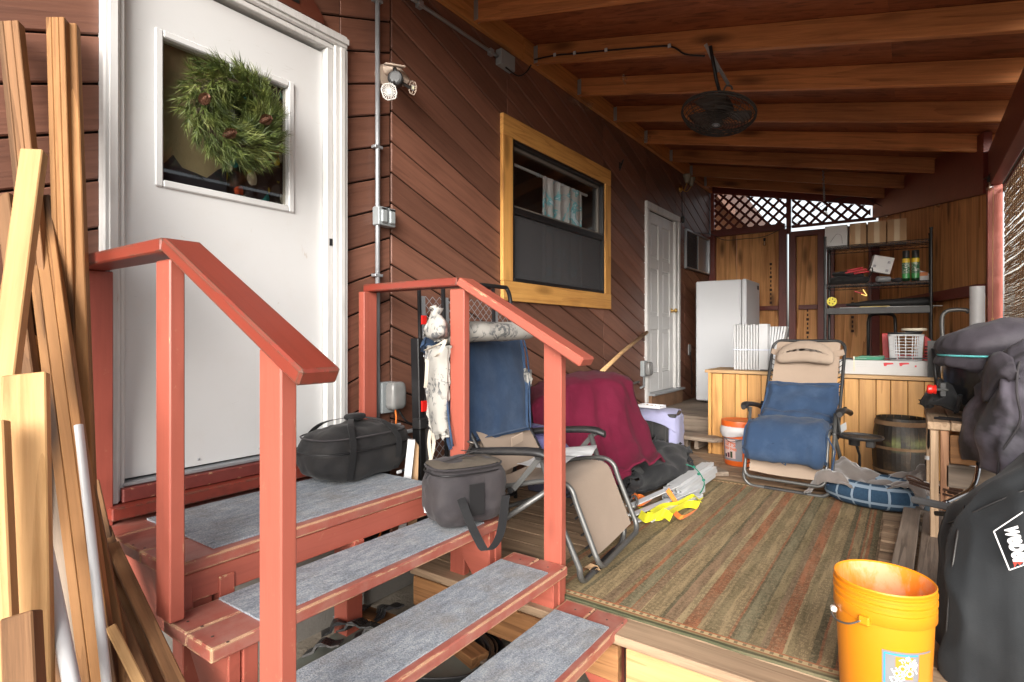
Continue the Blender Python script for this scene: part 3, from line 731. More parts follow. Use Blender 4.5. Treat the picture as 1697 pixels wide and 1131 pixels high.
# ---------------------------------------------------------------- back wall with lattice
bw = thing('back_wall', 'plywood back wall with dark red studs below the lattice', 'wall', (-1.4, 8.5, 0))
YB = 8.50
def sheet(x0, x1, z0, z1, par=bw): MB().box(x0, x1, YB, YB+0.014, z0, z1).build('plywood_sheet', PLY, par)
sheet(WX, -2.06, 0, 2.58); sheet(-2.055, -1.40, 0, 2.58)
sheet(-1.345, -0.925, 0, 2.53); sheet(-0.915, -0.36, 0, 2.53)
for x in (-2.39, -1.435, -1.315, -0.97, -0.86, -0.40):
    plank('stud', REDD, (x, YB-0.046, 0), (x, YB-0.046, 2.56 if x < -1.4 else 2.50), 0.085 if x > -1.4 else 0.10, 0.09, (1, 0, 0), bw, bevel=0.003)
plank('rail', REDD, (WX+0.02, YB-0.05, 2.60), (-1.41, YB-0.05, 2.60), 0.09, 0.085, (0, 0, 1), bw, bevel=0.003)
plank('rail', REDD, (-1.33, YB-0.05, 2.485), (-0.36, YB-0.05, 2.485), 0.07, 0.08, (0, 0, 1), bw, bevel=0.003)
for (xa, xb) in ((-2.34, -1.49), (-1.24, -1.02), (-0.81, -0.45)):
    plank('rail', REDD, (xa, YB-0.045, 1.49), (xb, YB-0.045, 1.49), 0.06, 0.06, (0, 0, 1), bw, bevel=0.003)
# lattice
la = thing('lattice_panel', 'dark red diagonal lattice with bright sky behind it above the back wall', 'lattice', (-1.3, YB, 2.6))
def slats(x0, x1, z0, f_top):
    pitch = 0.105; wdt = 0.034
    for sgn, yy in ((1, YB-0.016), (-1, YB-0.029)):
        k = -20
        while k < 60:
            c0 = k*pitch*1.42; k += 1
            poly = [(-6, -6*sgn+c0-wdt*0.7), (6, 6*sgn+c0-wdt*0.7), (6, 6*sgn+c0+wdt*0.7), (-6, -6*sgn+c0+wdt*0.7)]
            poly = clip(clip(clip(poly, 1, 0, x1), -1, 0, -x0), 0, -1, -z0)
            if len(poly) < 3: continue
            poly = clip(poly, RS, 1, rz(WX)+RS*WX+0.01+f_top)
            if len(poly) < 3 or area(poly) < 2e-4: continue
            MB().prism([V((p[0], yy, p[1])) for p in poly], (0, 0.010, 0)).build('slat', REDD, la)
slats(-2.36, -1.40, 2.645, -0.03); slats(-1.33, -0.42, 2.61, -0.03)
plank('lattice_frame', RED, (-2.385, YB-0.03, 2.64), (-2.385, YB-0.03, 3.20), 0.05, 0.07, (1, 0, 0), la, bevel=0.003)
plank('lattice_frame', REDD, (-1.365, YB-0.04, 2.50), (-1.365, YB-0.04, 3.05), 0.055, 0.07, (1, 0, 0), la, bevel=0.003)
plank('lattice_frame', REDD, (-1.33, YB-0.02, 2.595), (-0.36, YB-0.02, 2.595), 0.035, 0.05, (0, 0, 1), la)
plank('lattice_frame', REDD, (-2.40, YB-0.05, rz(-2.4)+0.03), (-0.30, YB-0.05, rz(-0.3)+0.03), 0.10, 0.045, (0, 0, 1), la)
# angled plywood wall
aw = thing('angled_wall', 'plywood side wall with a dark red rail running back from the corner post', 'wall', (0.1, 7.1, 0))
Lw = (P1-P0).length; Mw = M3(P0, dB, (0, 0, 1))       # local x along wall, y up, z outward/inward
inn = V((-1, -0.3, 0)); sgnz = 1 if (Mw.to_3x3() @ V((0, 0, 1))).dot(inn) > 0 else -1
def wbox(name, mat, x0, x1, y0, y1, d0, d1, **k):
    MB().box(x0, x1, y0, y1, min(d0*sgnz, d1*sgnz), max(d0*sgnz, d1*sgnz)).build(name, mat, aw, frame=Mw, **k)
PLYY = wood('orange plywood upright', (0.38, 0.15, 0.045), (0.76, 0.38, 0.145), axis='Y', ring=0.5, rough=0.6, knots=0.85, var=0.1, grain=0.6)
for xa, xb in ((0.05, 1.22), (1.228, 2.3), (2.308, Lw-0.02)):
    tz = [rz((P0+dB*q).x)+0.10 for q in (xa, xb)]
    MB().prism([V((xa, 0, 0)), V((xb, 0, 0)), V((xb, tz[1], 0)), V((xa, tz[0], 0))], (0, 0, -0.014*sgnz)).build('plywood_sheet', PLYY, aw, frame=Mw)
wbox('rail', REDD, 0.06, Lw-0.05, 1.43, 1.52, 0.002, 0.085, bevel=0.003); wbox('rail', REDD, 0.06, Lw-0.05, 0.1, 0.19, 0.002, 0.085, bevel=0.003)
wbox('stud', REDD, Lw-0.09, Lw-0.01, 0, 2.5, 0.002, 0.09, bevel=0.003)

# neighbour's house seen through the lattice
nb = thing('neighbour_house', 'tan house gable glimpsed through the left end of the lattice', 'house', (-6, 14, GZ))
tan = plain('tan siding', (0.52, 0.24, 0.13), 0.7, var=0.1)
g0, g1 = -8.5, -2.9
m = MB().prism([V((g0, 13, GZ)), V((-3.8, 13, GZ)), V((-3.8, 13, 4.6)), V((-5.9, 13, 7.6)), V((g0, 13, 5.2))], (0, 5, 0)); m.build('wall', tan, nb)
for k in range(26):
    z = 2.6+k*0.19
    xr_ = -3.8 if z < 4.6 else -3.8-(z-4.6)*0.7
    MB().box(g0, xr_+0.001, 12.975, 12.998, z, z+0.172).build('clapboard', tan, nb)
m = MB().prism([V((-3.0, 12.3, 3.55)), V((-3.0, 12.3, 3.75)), V((-5.95, 12.3, 7.95)), V((-5.95, 12.3, 7.75))], (0, 6, 0)); m.build('roof', plain('roof edge', (0.10, 0.05, 0.035), 0.8), nb)
m = MB().box(-4.35, -4.2, 12.4, 12.9, 3.0, 3.15); m.build('bracket', CEDARD, nb)

# bamboo shade on the open side
bs = thing('bamboo_shade', 'brown reed roll shade hanging on the open right side', 'shade', (0.56, 4.5, 2.0))
reed = plain('reed', (0.48, 0.30, 0.17), 0.8, var=0.35, scale=30); rnd = random.Random(5)
m = MB(); z = 2.24
while z > 0.5:
    r = rnd.uniform(0.0030, 0.0046); zz = z
    pts = [V((0.575+rnd.uniform(-0.004, 0.004), 3.95+(5.60-3.95)*j/10, zz+rnd.uniform(-0.0025, 0.0025)+0.004*math.sin(j+z*3))) for j in range(11)]
    m.tube(pts, r, 4); z -= rnd.uniform(0.0070, 0.0105) if rnd.random() > 0.04 else 0.02
m.build('reeds', reed, bs, kind='stuff')
m = MB(); yy = 4.0
while yy < 5.6: m.tube([(0.570, yy, 2.24), (0.571, yy+0.004, 1.4), (0.570, yy, 0.5)], 0.0018, 4); yy += 0.085
m.build('lacing', plain('lacing thread', (0.45, 0.36, 0.25), 0.9), bs)
MB().box(0.565, 0.59, 3.93, 5.61, 2.225, 2.245).build('head_rail', REDD, bs)
sc_ = MB().tube([(0.50, 5.5, 2.20), (0.47, 5.2, 1.7), (0.455, 5.05, 1.21)], 0.0025, 5).tube([(0.455, 5.05, 1.235), (0.458, 5.05, 1.20)], 0.008, 6)
sc_.build('pull_cord', plain('cord', (0.55, 0.30, 0.14), 0.9), bs)

# yard fence beyond the shade (bright pale boards)
fe = thing('yard_fence', 'pale board fence beyond the open right side', 'fence', (6, 3, GZ))
fm = wood('bleached fence board', (0.34, 0.31, 0.28), (0.62, 0.58, 0.55), axis='X', var=0.2)
fb = plank('fence_board', fm, (6, -4, GZ), (6, -4, 1.3), 0.14, 0.02, (0, 1, 0), fe)
for k in range(1, 110): shift(fb, (0, k*0.15, 0))
# ================================================================ stairs
CARP = NT('grey blue carpet'); cc = CARP.coords((1, 1, 1)); s_ = CARP.noise(CARP.coords((14, 4, 14)), 3, 6, 0.75, 0.3); sp = CARP.noise(cc, 180, 3, 0.8)
f = CARP.math('ADD', CARP.math('MULTIPLY', s_, 0.45), CARP.math('MULTIPLY', sp, 0.62))
col = CARP.ramp(f, [(0.34, (0.10, 0.11, 0.13)), (0.50, (0.245, 0.275, 0.315)), (0.66, (0.46, 0.485, 0.51))])
col = CARP.mix(CARP.math('MULTIPLY', CARP.step(CARP.noise(cc, 5, 6, 0.75), 0.46, 0.70), 0.50), col, (0.25, 0.215, 0.17))
CARP.bump(sp, 0.9, 0.004); CARP.set(col, 0.98, 0, 0.1)
CARP = CARP.m
st = thing('stairs', 'worn red painted wooden stairs with grey carpeted treads leading to the front door', 'stairs', (-1.6, 1.4, GZ))
YL, YR = 0.745, 2.05
def tread(xf, z, nb=2, dep=0.28, y0=YL, y1=YR, cy0=0.90, cy1=1.94, front=0.14):
    w = dep/nb; o = None
    for k in range(nb):
        xc = xf-w/2-k*w
        plank('tread_board', REDT, (xc, y0, z-0.02), (xc, y1, z-0.02), w-0.004, 0.04, (1, 0, 0), st, bevel=0.004)
    G = []
    for i in range(2):
        pass
    m = MB(); x0, x1 = xf-dep+0.012, xf-0.030
    nx, ny = 8, 26; vs = []
    top = [[V((x0+(x1-x0)*i/nx + (0.002*noise.noise(V((j*.7, xf, 3))) if i in (0, nx) else 0), cy0+(cy1-cy0)*j/ny, z+0.006+0.0012*noise.noise(V((i*.8, j*.5, xf*9))))) for j in range(ny+1)] for i in range(nx+1)]
    m.grid(top)
    for edge in ([top[i][0] for i in range(nx+1)], [top[i][-1] for i in range(nx+1)], top[0], top[-1]):
        m.grid([edge, [V((p.x, p.y, z+0.0005)) for p in edge]])
    m.build('carpet_strip', CARP, st, smooth=False)
# landing
zL = 0.43
for (xa, xb) in ((-2.40, -2.215), (-2.211, -2.00), (-1.996, -1.79)):
    plank('landing_board', REDT, ((xa+xb)/2, 0.77, zL-0.02), ((xa+xb)/2, 1.90, zL-0.02), xb-xa, 0.04, (1, 0, 0), st, bevel=0.004)
m = MB(); nx, ny = 14, 26
top = [[V((-2.32+(0.49)*i/nx, 0.915+0.975*j/ny, zL+0.007+0.0015*noise.noise(V((i*.8, j*.5, 9))))) for j in range(ny+1)] for i in range(nx+1)]
m.grid(top)
for edge in ([top[i][0] for i in range(nx+1)], [top[i][-1] for i in range(nx+1)], top[0], top[-1]): m.grid([edge, [V((p.x, p.y, zL+0.0005)) for p in edge]])
m.build('carpet_strip', CARP, st)
plank('apron', RED, (-1.815, 0.80, zL-0.088), (-1.815, 1.90, zL-0.088), 0.09, 0.036, (0, 0, 1), st, bevel=0.003)
plank('joist_end', RED, (-2.3, 1.47, zL-0.155), (-1.79, 1.47, zL-0.155), 0.05, 0.05, (0, 1, 0), st, bevel=0.003)
plank('joist_end', RED, (-2.3, 0.94, zL-0.135), (-1.79, 0.94, zL-0.135), 0.11, 0.05, (0, 0, 1), st, bevel=0.003)
plank('leg', RED, (-1.85, 0.86, zL-0.045), (-1.85, 0.86, GZ), 0.07, 0.09, (1, 0, 0), st, bevel=0.003)
plank('leg', RED, (-2.1, 1.66, zL-0.13), (-2.1, 1.66, GZ), 0.09, 0.09, (1, 0, 0), st, bevel=0.003)
m = MB().prism([V((-2.38, 0.80, zL-0.045)), V((-1.80, 0.80, zL-0.045)), V((-1.78, 0.80, 0.18)), V((-2.15, 0.80, 0.20))], (0, 0.036, 0)); m.build('bracket', RED, st, bevel=0.003)
tread(-1.50, 0.29); tread(-1.17, 0.15); tread(-0.90, 0.01)
# stringer brackets and legs under each tread
for xf, z in ((-1.50, 0.29), (-1.17, 0.15), (-0.90, 0.01)):
    for y in (0.80, 1.965):
        zb = max(z-0.30, GZ)
        m = MB().prism([V((xf-0.29, y, z-0.042)), V((xf-0.02, y, z-0.042)), V((xf-0.02, y, zb)), V((xf-0.085, y, zb))], (0, 0.036, 0))
        m.build('bracket', RED, st, bevel=0.003)
        plank('leg', RED, (xf-0.055, y+0.062, z-0.042), (xf-0.055, y+0.062, GZ), 0.08, 0.045, (1, 0, 0), st, bevel=0.003)
SCR = plain('rusty screw head', (0.10, 0.07, 0.055), 0.5, 0.6)
sc0 = None
for (x, z) in ((-1.535, 0.29), (-1.675, 0.29), (-1.205, 0.15), (-1.345, 0.15), (-0.935, 0.01), (-1.075, 0.01), (-1.86, 0.43), (-2.05, 0.43)):
    for y in (0.785, 2.0 if z < 0.4 else 1.86):
        for dx_ in (-0.03, 0.03):
            M = T(x+dx_, y+0.006*dx_*30, z+0.0003)
            if sc0 is None: sc0 = MB().lathe([(0.0045, 0), (0.0040, 0.001), (0, 0.0012)], 8, None).build('screw', SCR, st, frame=M)
            else: dup(sc0, M, st)
# posts and rails
def railing(y, ypA, ypB, xA, xB, px, pe, label):
    r = thing('stair_railing', label, 'railing', (xA, y, GZ), group='red stair railings')
    plank('post', RED, (xA, ypA, 0.30 if y < 1 else -0.02), (xA, ypA, 1.335), 0.042, 0.088, (0, 1, 0), r, bevel=0.004)
    plank('post', RED, (xB, ypB, GZ if y < 1 else -0.02), (xB, ypB, 1.088), 0.042, 0.088, (0, 1, 0), r, bevel=0.004)
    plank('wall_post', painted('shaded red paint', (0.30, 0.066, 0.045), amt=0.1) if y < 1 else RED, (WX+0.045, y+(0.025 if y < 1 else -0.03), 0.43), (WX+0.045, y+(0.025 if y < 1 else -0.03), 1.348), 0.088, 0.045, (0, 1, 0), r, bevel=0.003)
    plank('level_rail', REDR, (WX+0.03, y, 1.369), (px-0.008, y, 1.369), 0.102, 0.040, (0, 1, 0), r, bevel=0.005)
    plank('sloping_rail', REDR if y < 1 else RED, (px-0.004, y, 1.371), pe, 0.102, 0.040, (0, 1, 0), r, bevel=0.006)
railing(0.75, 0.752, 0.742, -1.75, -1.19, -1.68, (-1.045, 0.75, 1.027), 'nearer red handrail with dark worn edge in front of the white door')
railing(2.035, 2.02, 2.075, -1.74, -1.25, -1.72, (-1.07, 2.03, 1.008), 'farther red handrail beside the denim covered chair')

# ================================================================ rug
rg_ = NT('striped rug'); co = rg_.coords((1, 1, 1), False); X, Y, Z = rg_.xyz(co)
RX0, RX1, RYa, RYb = -1.38, -0.145, 2.07, 4.42
rcx, rcy = (RX0+RX1)/2, (RYa+RYb)/2
def nx_(x): return (x-RX0)/(RX1-RX0)
wob = rg_.math('MULTIPLY', rg_.math('SUBTRACT', rg_.noise(co, 9, 4, 0.7), 0.5), 0.012)
fx_ = rg_.math('DIVIDE', rg_.math('ADD', rg_.math('SUBTRACT', X, RX0-rcx), wob), RX1-RX0)
tan_, olive, dgr, redd, crm, pink, lgr, brn = (0.27, 0.215, 0.13), (0.17, 0.145, 0.085), (0.045, 0.055, 0.040), (0.27, 0.075, 0.038), (0.33, 0.27, 0.165), (0.20, 0.125, 0.09), (0.13, 0.14, 0.10), (0.15, 0.10, 0.075)
stops = [(-1.38, dgr), (-1.36, redd), (-1.33, tan_), (-1.27, redd), (-1.25, olive), (-1.17, dgr), (-1.15, tan_), (-1.06, brn), (-1.015, olive), (-1.0, redd), (-0.982, lgr), (-0.93, redd), (-0.925, pink), (-0.89, crm), (-0.885, tan_), (-0.807, dgr), (-0.793, pink), (-0.745, crm), (-0.718, redd), (-0.663, tan_), (-0.64, olive), (-0.60, tan_), (-0.553, redd), (-0.545, dgr), (-0.535, lgr), (-0.490, dgr), (-0.482, olive), (-0.44, brn), (-0.418, redd), (-0.368, crm), (-0.362, olive), (-0.335, tan_), (-0.285, dgr), (-0.262, redd), (-0.255, tan_), (-0.222, dgr), (-0.212, redd), (-0.200, crm), (-0.190, redd), (-0.178, dgr), (-0.16, (0.03, 0.03, 0.022))]
def rampn(fac, stops_):       # more than 32 stops: two ramps
    A = [s for s in stops_ if s[0] <= -0.663]; B = [s for s in stops_ if s[0] >= -0.663]
    r1 = rg_.ramp(fac, [(max(nx_(p), 0), c_) for p, c_ in A], 'CONSTANT'); r2 = rg_.ramp(fac, [(nx_(p), c_) for p, c_ in B], 'CONSTANT')
    return rg_.mix(rg_.math('GREATER_THAN', fac, nx_(-0.663)), r1, r2)
base = rampn(fx_, stops)
# small woven motifs
mv = rg_.coords((52, 34, 1), False); vo = rg_.n('ShaderNodeTexVoronoi', feature='F1', distance='CHEBYCHEV', voronoi_dimensions='2D'); vo.inputs['Scale'].default_value = 1.0; vo.inputs['Randomness'].default_value = 0.5; rg_.l(mv, vo.inputs['Vector'])
mo = rg_.step(vo.outputs['Distance'], 0.22, 0.30)
mo2 = rg_.math('SUBTRACT', 1.0, rg_.step(vo.outputs['Distance'], 0.10, 0.16))
motif = rg_.math('MAXIMUM', rg_.math('MULTIPLY', mo, rg_.step(rg_.noise(rg_.coords((26, 3, 1), False), 1, 2), 0.40, 0.50)), mo2)
base = rg_.mix(0.42, base, (0.165, 0.135, 0.088))
bc = rg_.mix(rg_.math('MULTIPLY', motif, 0.70), base, rg_.mix(0.75, base, (0.05, 0.042, 0.028)))
bc = rg_.mix(rg_.math('MULTIPLY', rg_.step(rg_.noise(co, 75, 5, 0.8), 0.50, 0.62), 0.50), bc, rg_.mix(0.5, base, (0.42, 0.33, 0.22)))
# near/far border band
yb = rg_.math('SUBTRACT', rcy-RYa, rg_.math('ABSOLUTE', Y))
bcol = rg_.ramp(rg_.math('MULTIPLY', yb, 8.0), [(0, (0.055, 0.062, 0.04)), (0.12, olive), (0.20, (0.2, 0.09, 0.05)), (0.27, crm), (0.45, redd), (0.50, olive)], 'CONSTANT')
chk = rg_.math('MULTIPLY', rg_.math('GREATER_THAN', rg_.math('SINE', rg_.math('MULTIPLY', X, 210.0)), 0.25), rg_.math('MULTIPLY', rg_.math('GREATER_THAN', yb, 0.038), rg_.math('LESS_THAN', yb, 0.055)))
bcol = rg_.mix(rg_.math('MULTIPLY', chk, 0.75), bcol, (0.08, 0.06, 0.04))
bc = rg_.mix(rg_.math('LESS_THAN', yb, 0.064), bc, bcol)
bc = rg_.mix(rg_.math('MULTIPLY', rg_.step(rg_.noise(rg_.coords((1, 1, 1), False), 2.2, 6, 0.7), 0.45, 0.72), 0.35), bc, (0.22, 0.185, 0.13))
fin = rg_.noise(co, 260, 2, 0.8); bc = rg_.mix(rg_.math('MULTIPLY', fin, 0.35), bc, rg_.mix(0.5, bc, (0, 0, 0)))
rib = rg_.math('SINE', rg_.math('MULTIPLY', Y, 900.0))
rg_.bump(rg_.math('ADD', fin, rg_.math('MULTIPLY', rib, 0.2)), 0.6, 0.004); rg_.set(rg_.mix(1.0, bc, (1.62, 1.50, 1.34), 'MULTIPLY'), 0.97, 0, 0.1)
m = MB(); nx, ny = 30, 50
def rz_(x, y): return 0.011+0.0025*noise.noise(V((x*4, y*4, 0)))+(0.004*math.exp(-((x-RX1)/0.05)**2))
top = [[V((RX0+(RX1-RX0)*i/nx+(0.004*noise.noise(V((0, j*.4, 1))) if i in (0, nx) else 0), RYa+(RYb-RYa)*j/ny+(0.006*noise.noise(V((i*.3, 0, 1))) if j in (0, ny) else 0), 0)) for j in range(ny+1)] for i in range(nx+1)]
for r_ in top:
    for p in r_: p.z = rz_(p.x, p.y)
m.grid(top)
for edge in ([top[i][0] for i in range(nx+1)], [top[i][-1] for i in range(nx+1)], top[0], top[-1]): m.grid([edge, [V((p.x, p.y, 0.0015)) for p in edge]])
o = m.build('rug', rg_.m, label='large olive and rust striped rug covering the porch boards', cat='rug')
# ================================================================ recliners
TAUPE = fabric('taupe mesh fabric', (0.36, 0.275, 0.21), weave=1200, var=0.06, bump=0.15)
TAUPEP = fabric('taupe pillow fabric', (0.34, 0.265, 0.205), weave=1200, var=0.08, bump=0.15)
DENIM = fabric('denim blue cloth', (0.038, 0.072, 0.140), (0.024, 0.048, 0.100), weave=500, streak=(0.22, 0.29, 0.40), bump=0.5)
FLOR = NT('white floral cotton'); cc = FLOR.coords((1, 1, 1))
fa = FLOR.noise(FLOR.coords((17, 17, 13)), 0.9, 5, 0.6, 2.2); fb_ = FLOR.noise(cc, 9, 3, 0.5)
fm_ = FLOR.math('MULTIPLY', FLOR.step(fa, 0.515, 0.55), FLOR.step(fb_, 0.44, 0.52))
FLOR.bump(FLOR.noise(cc, 25, 4, 0.6), 0.3, 0.004); FLOR.set(FLOR.mix(fm_, (0.36, 0.345, 0.315), FLOR.mix(FLOR.noise(cc, 60, 2), (0.02, 0.025, 0.03), (0.25, 0.25, 0.25))), 0.95); FLOR = FLOR.m
def arc(c, r, a0, a1, n, ax, ay):
    return [V(c)+V(ax)*(r*math.cos(a0+(a1-a0)*k/n))+V(ay)*(r*math.sin(a0+(a1-a0)*k/n)) for k in range(n+1)]
def recliner(M, label, cushion):
    """zero gravity lounge chair; local x = width, -y = front"""
    r = thing('recliner_chair', label, 'lounge chair', M=M, group='folding zero gravity recliners on the porch')
    w = 0.285; wf = 0.235
    tube = GREYM
    # base: front U and rear U on the ground, rising and crossing to the armrests
    for sx in (-1, 1):
        pass
    def U(y0, ys, name, zt, tubeR=0.0125):
        pts = []
        left = [V((-w, ys, zt)), V((-w, ys+(y0-ys)*0.5, zt*0.5)), V((-w, y0, 0.09))]
        corner = arc((-w+0.07, y0, 0.085), 0.07, math.pi, 1.5*math.pi, 5, (1, 0, 0), (0, 0, 1))
        right = [V((-p.x, p.y, p.z)) for p in (left+corner)[::-1]]
        MB().tube(left+corner+right, tubeR, 8).build(name, tube, r, frame=M, smooth=True)
    U(0.0, 0.16, 'front_leg_frame', 0.57)
    U(0.60, 0.10, 'rear_leg_frame', 0.44)
    MB().tube([(-0.14, -0.0, 0.0145), (0.14, -0.0, 0.0145)], 0.0155, 8).build('rubber_sleeve', BLKPL, r, frame=M)
    MB().tube([(-0.14, 0.60, 0.0145), (0.14, 0.60, 0.0145)], 0.0155, 8).build('rubber_sleeve', BLKPL, r, frame=M)
    # back frame (arched top) and leg/seat frame
    w2 = 0.262
    bp = lambda t: V((0, 0.36+0.36*t, 0.36+0.72*t))     # along the back
    L = [V((-w2, bp(t).y, bp(t).z)) for t in (0, 0.3, 0.6, 0.88)]
    up = V((0, 0.36, 0.72)).normalized()
    c0 = V((-w2+0.07, 0, 0))+bp(0.90)
    cor = arc(c0, 0.07, math.pi, math.pi/2, 5, (1, 0, 0), up)
    R_ = [V((-p.x, p.y, p.z)) for p in (L+cor)[::-1]]
    MB().tube(L+cor+R_, 0.0125, 8).build('back_frame', DGREYM, r, frame=M, smooth=True)
    seat = [(-w2, 0.46, 0.40), (-w2, 0.34, 0.395), (-w2, 0.20, 0.435), (-w2, 0.10, 0.455), (-w2, 0.045, 0.43), (-w2, 0.02, 0.36), (-w2, -0.03, 0.22), (-w2, -0.055, 0.15)]
    sp = cr(seat, 4)
    cb = arc((-w2+0.05, -0.058, 0.145), 0.05, math.pi, 1.5*math.pi, 4, (1, 0, 0), (0, 0.25, 0.97))
    full = sp+cb; full = full+[V((-p.x, p.y, p.z)) for p in full[::-1]]
    MB().tube(full, 0.0115, 8).build('seat_frame', GREYM, r, frame=M, smooth=True)
    # fabric sling
    prof = [(0.0, -0.045, 0.135), (0.0, -0.02, 0.21), (0.0, 0.025, 0.34), (0.0, 0.06, 0.425), (0.0, 0.12, 0.445), (0.0, 0.22, 0.425), (0.0, 0.33, 0.385), (0.0, 0.40, 0.41)]
    pr = cr(prof, 4)
    G = [[V((x*wf, p.y+0.012*(1-x*x)*0.5, p.z-0.012*(1-x*x))) for x in (-1, -.6, -.2, .2, .6, 1)] for p in pr]
    MB().grid(G).build('seat_sling', TAUPE, r, frame=M, smooth=True)
    pb = cr([(0, 0.385, 0.43), (0, 0.42, 0.52), (0, 0.53, 0.72), (0, 0.64, 0.93), (0, 0.705, 1.062), (0, 0.725, 1.075), (0, 0.742, 1.06)], 4)
    G = [[V((x*(wf-0.004), p.y+0.012*(1-x*x), p.z)) for x in (-1, -.6, -.2, .2, .6, 1)] for p in pb]
    MB().grid(G).build('back_sling', TAUPE, r, frame=M, smooth=True)
    # elastic lacing: short black bungees
    bl = None
    for sx in (-1, 1):
        for k, p in enumerate(pr[1:22:1]):
            if k % 2: continue
            q = MB().tube([V((sx*(wf-0.004), p.y, p.z)), V((sx*(w2-0.003), p.y+0.014, p.z-0.014))], 0.0045, 4)
            q.build('lacing_loop', BLACKM, r, frame=M)
        for k in range(13):
            t = 0.10+k*0.055; p = bp(t)
            MB().tube([V((sx*(wf-0.006), p.y+0.01, p.z)), V((sx*(w2-0.004), p.y, p.z+0.022))], 0.0045, 4).build('lacing_loop', BLACKM, r, frame=M)
    # armrests
    for sx in (-1, 1):
        x = sx*0.318
        A = [V((x, 0.10, 0.570)), V((x, 0.16, 0.590)), V((x, 0.32, 0.575)), V((x, 0.48, 0.550)), V((x, 0.55, 0.530))]
        ar = MB(); G = []
        for p, hw in zip(cr(A, 3), [0.018, 0.026, 0.030, 0.032, 0.032, 0.030, 0.028, 0.027, 0.026, 0.025, 0.024, 0.022, 0.016]):
            G.append([p+V((hw*math.cos(a), 0, 0.019*math.sin(a))) for a in [k*math.pi/5 for k in range(10)]])
        ar.grid(G, close_u=True); ar.add(G[0], [tuple(range(10))]); ar.add(G[-1], [tuple(range(10))])
        a_ = ar.build('armrest', BLKPL, r, frame=M, smooth=True)
        MB().tube([(x-0.012, 0.15, 0.572), (x+0.012, 0.15, 0.572)], 0.016, 10).build('pivot', BLKPL, a_, frame=M)
        MB().bar((sx*0.30, 0.15, 0.57), (sx*0.30, 0.27, 0.40), 0.022, 0.006, up=(1, 0, 0)).build('link_bar', GREYM, r, frame=M)
        MB().bar((sx*0.296, 0.50, 0.575), (sx*0.28, 0.47, 0.56), 0.02, 0.02).build('bracket', BLKPL, r, frame=M)
        MB().tube([(sx*0.286, 0.28, 0.395), (sx*0.312, 0.28, 0.395)], 0.013, 8).build('knob', BLKPL, r, frame=M)
    # head pillow
    if cushion != 'denim_back':
        b = rbox(0.41, 0.085, 0.215, p=2.7, n=14)
        def pw(p):
            x = p.x/0.2; e = 1-0.12*x*x
            pin = 0.0035*math.sin(p.x*150+2*noise.noise(V((p.x*9, 0, 0))))*max(0, 1-abs(x))*(1 if p.y < 0 else 0)
            return V((p.x, p.y+pin, p.z*e - 0.035*x*x + (0.035*(1-x*x) if p.z < 0 else 0)))
        warp(b, pw)
        u3 = up; Mp = M @ M3((0, 0.600, 0.972), (1, 0, 0), (0, 0.894, -0.447))
        b.build('head_pillow', TAUPEP, r, frame=Mp, smooth=True)
        for sx in (-1, 1):
            MB().bar((sx*0.185, 0.652, 0.965), (sx*0.262, 0.652, 0.985), 0.004, 0.045, up=(0, 0, 1)).build('pillow_strap', TAUPE, r, frame=M)
    return r
Mfront = Matrix.Translation((-0.725, 4.36, 0)) @ RZ(-4)
rc1 = recliner(Mfront, 'taupe recliner facing the camera in front of the wooden counter', 'seat')
Mleft = Matrix.Translation((-1.22, 2.49, 0)) @ RZ(96) @ Matrix.Diagonal((1.08, 1.2, 1, 1))
rc2 = recliner(Mleft, 'taupe recliner turned sideways beside the stairs with a blue pad over its back', 'denim_back')
# cup tray on the front recliner
tr_ = thing('cup_tray', 'black plastic cup tray clipped beside the recliner that faces the camera', 'tray', M=Mfront @ T(0.42, 0.24, 0.40))
Mt = W[tr_]
m = MB(); m.lathe([(0.0, 0), (0.115, 0), (0.125, 0.012), (0.125, 0.022), (0.118, 0.022), (0.112, 0.010), (0.0, 0.008)], 24, Matrix.Scale(1.15, 4, (1, 0, 0)))
m.build('tray', BLKPL, tr_, frame=Mt, smooth=True, sharp=0.6)
MB().lathe([(0.036, 0.012), (0.034, -0.045), (0.0, -0.047)], 14, T(-0.03, -0.03, 0)).build('cup_holder', BLKPL, tr_, frame=Mt, smooth=True)
MB().box(0.04, 0.09, -0.05, 0.03, -0.05, 0.002).build('phone_slot', BLKPL, tr_, frame=Mt, bevel=0.004)
MB().tube([(-0.04, 0.03, 0), (-0.02, 0.13, -0.14), (-0.02, 0.15, -0.33), (-0.08, 0.15, -0.38)], 0.009, 8).build('support_tube', BLACKM, tr_, frame=Mt, smooth=True)
MB().bar((-0.13, 0, 0.005), (-0.10, 0, 0.005), 0.03, 0.02).build('clamp', BLKPL, tr_, frame=Mt)

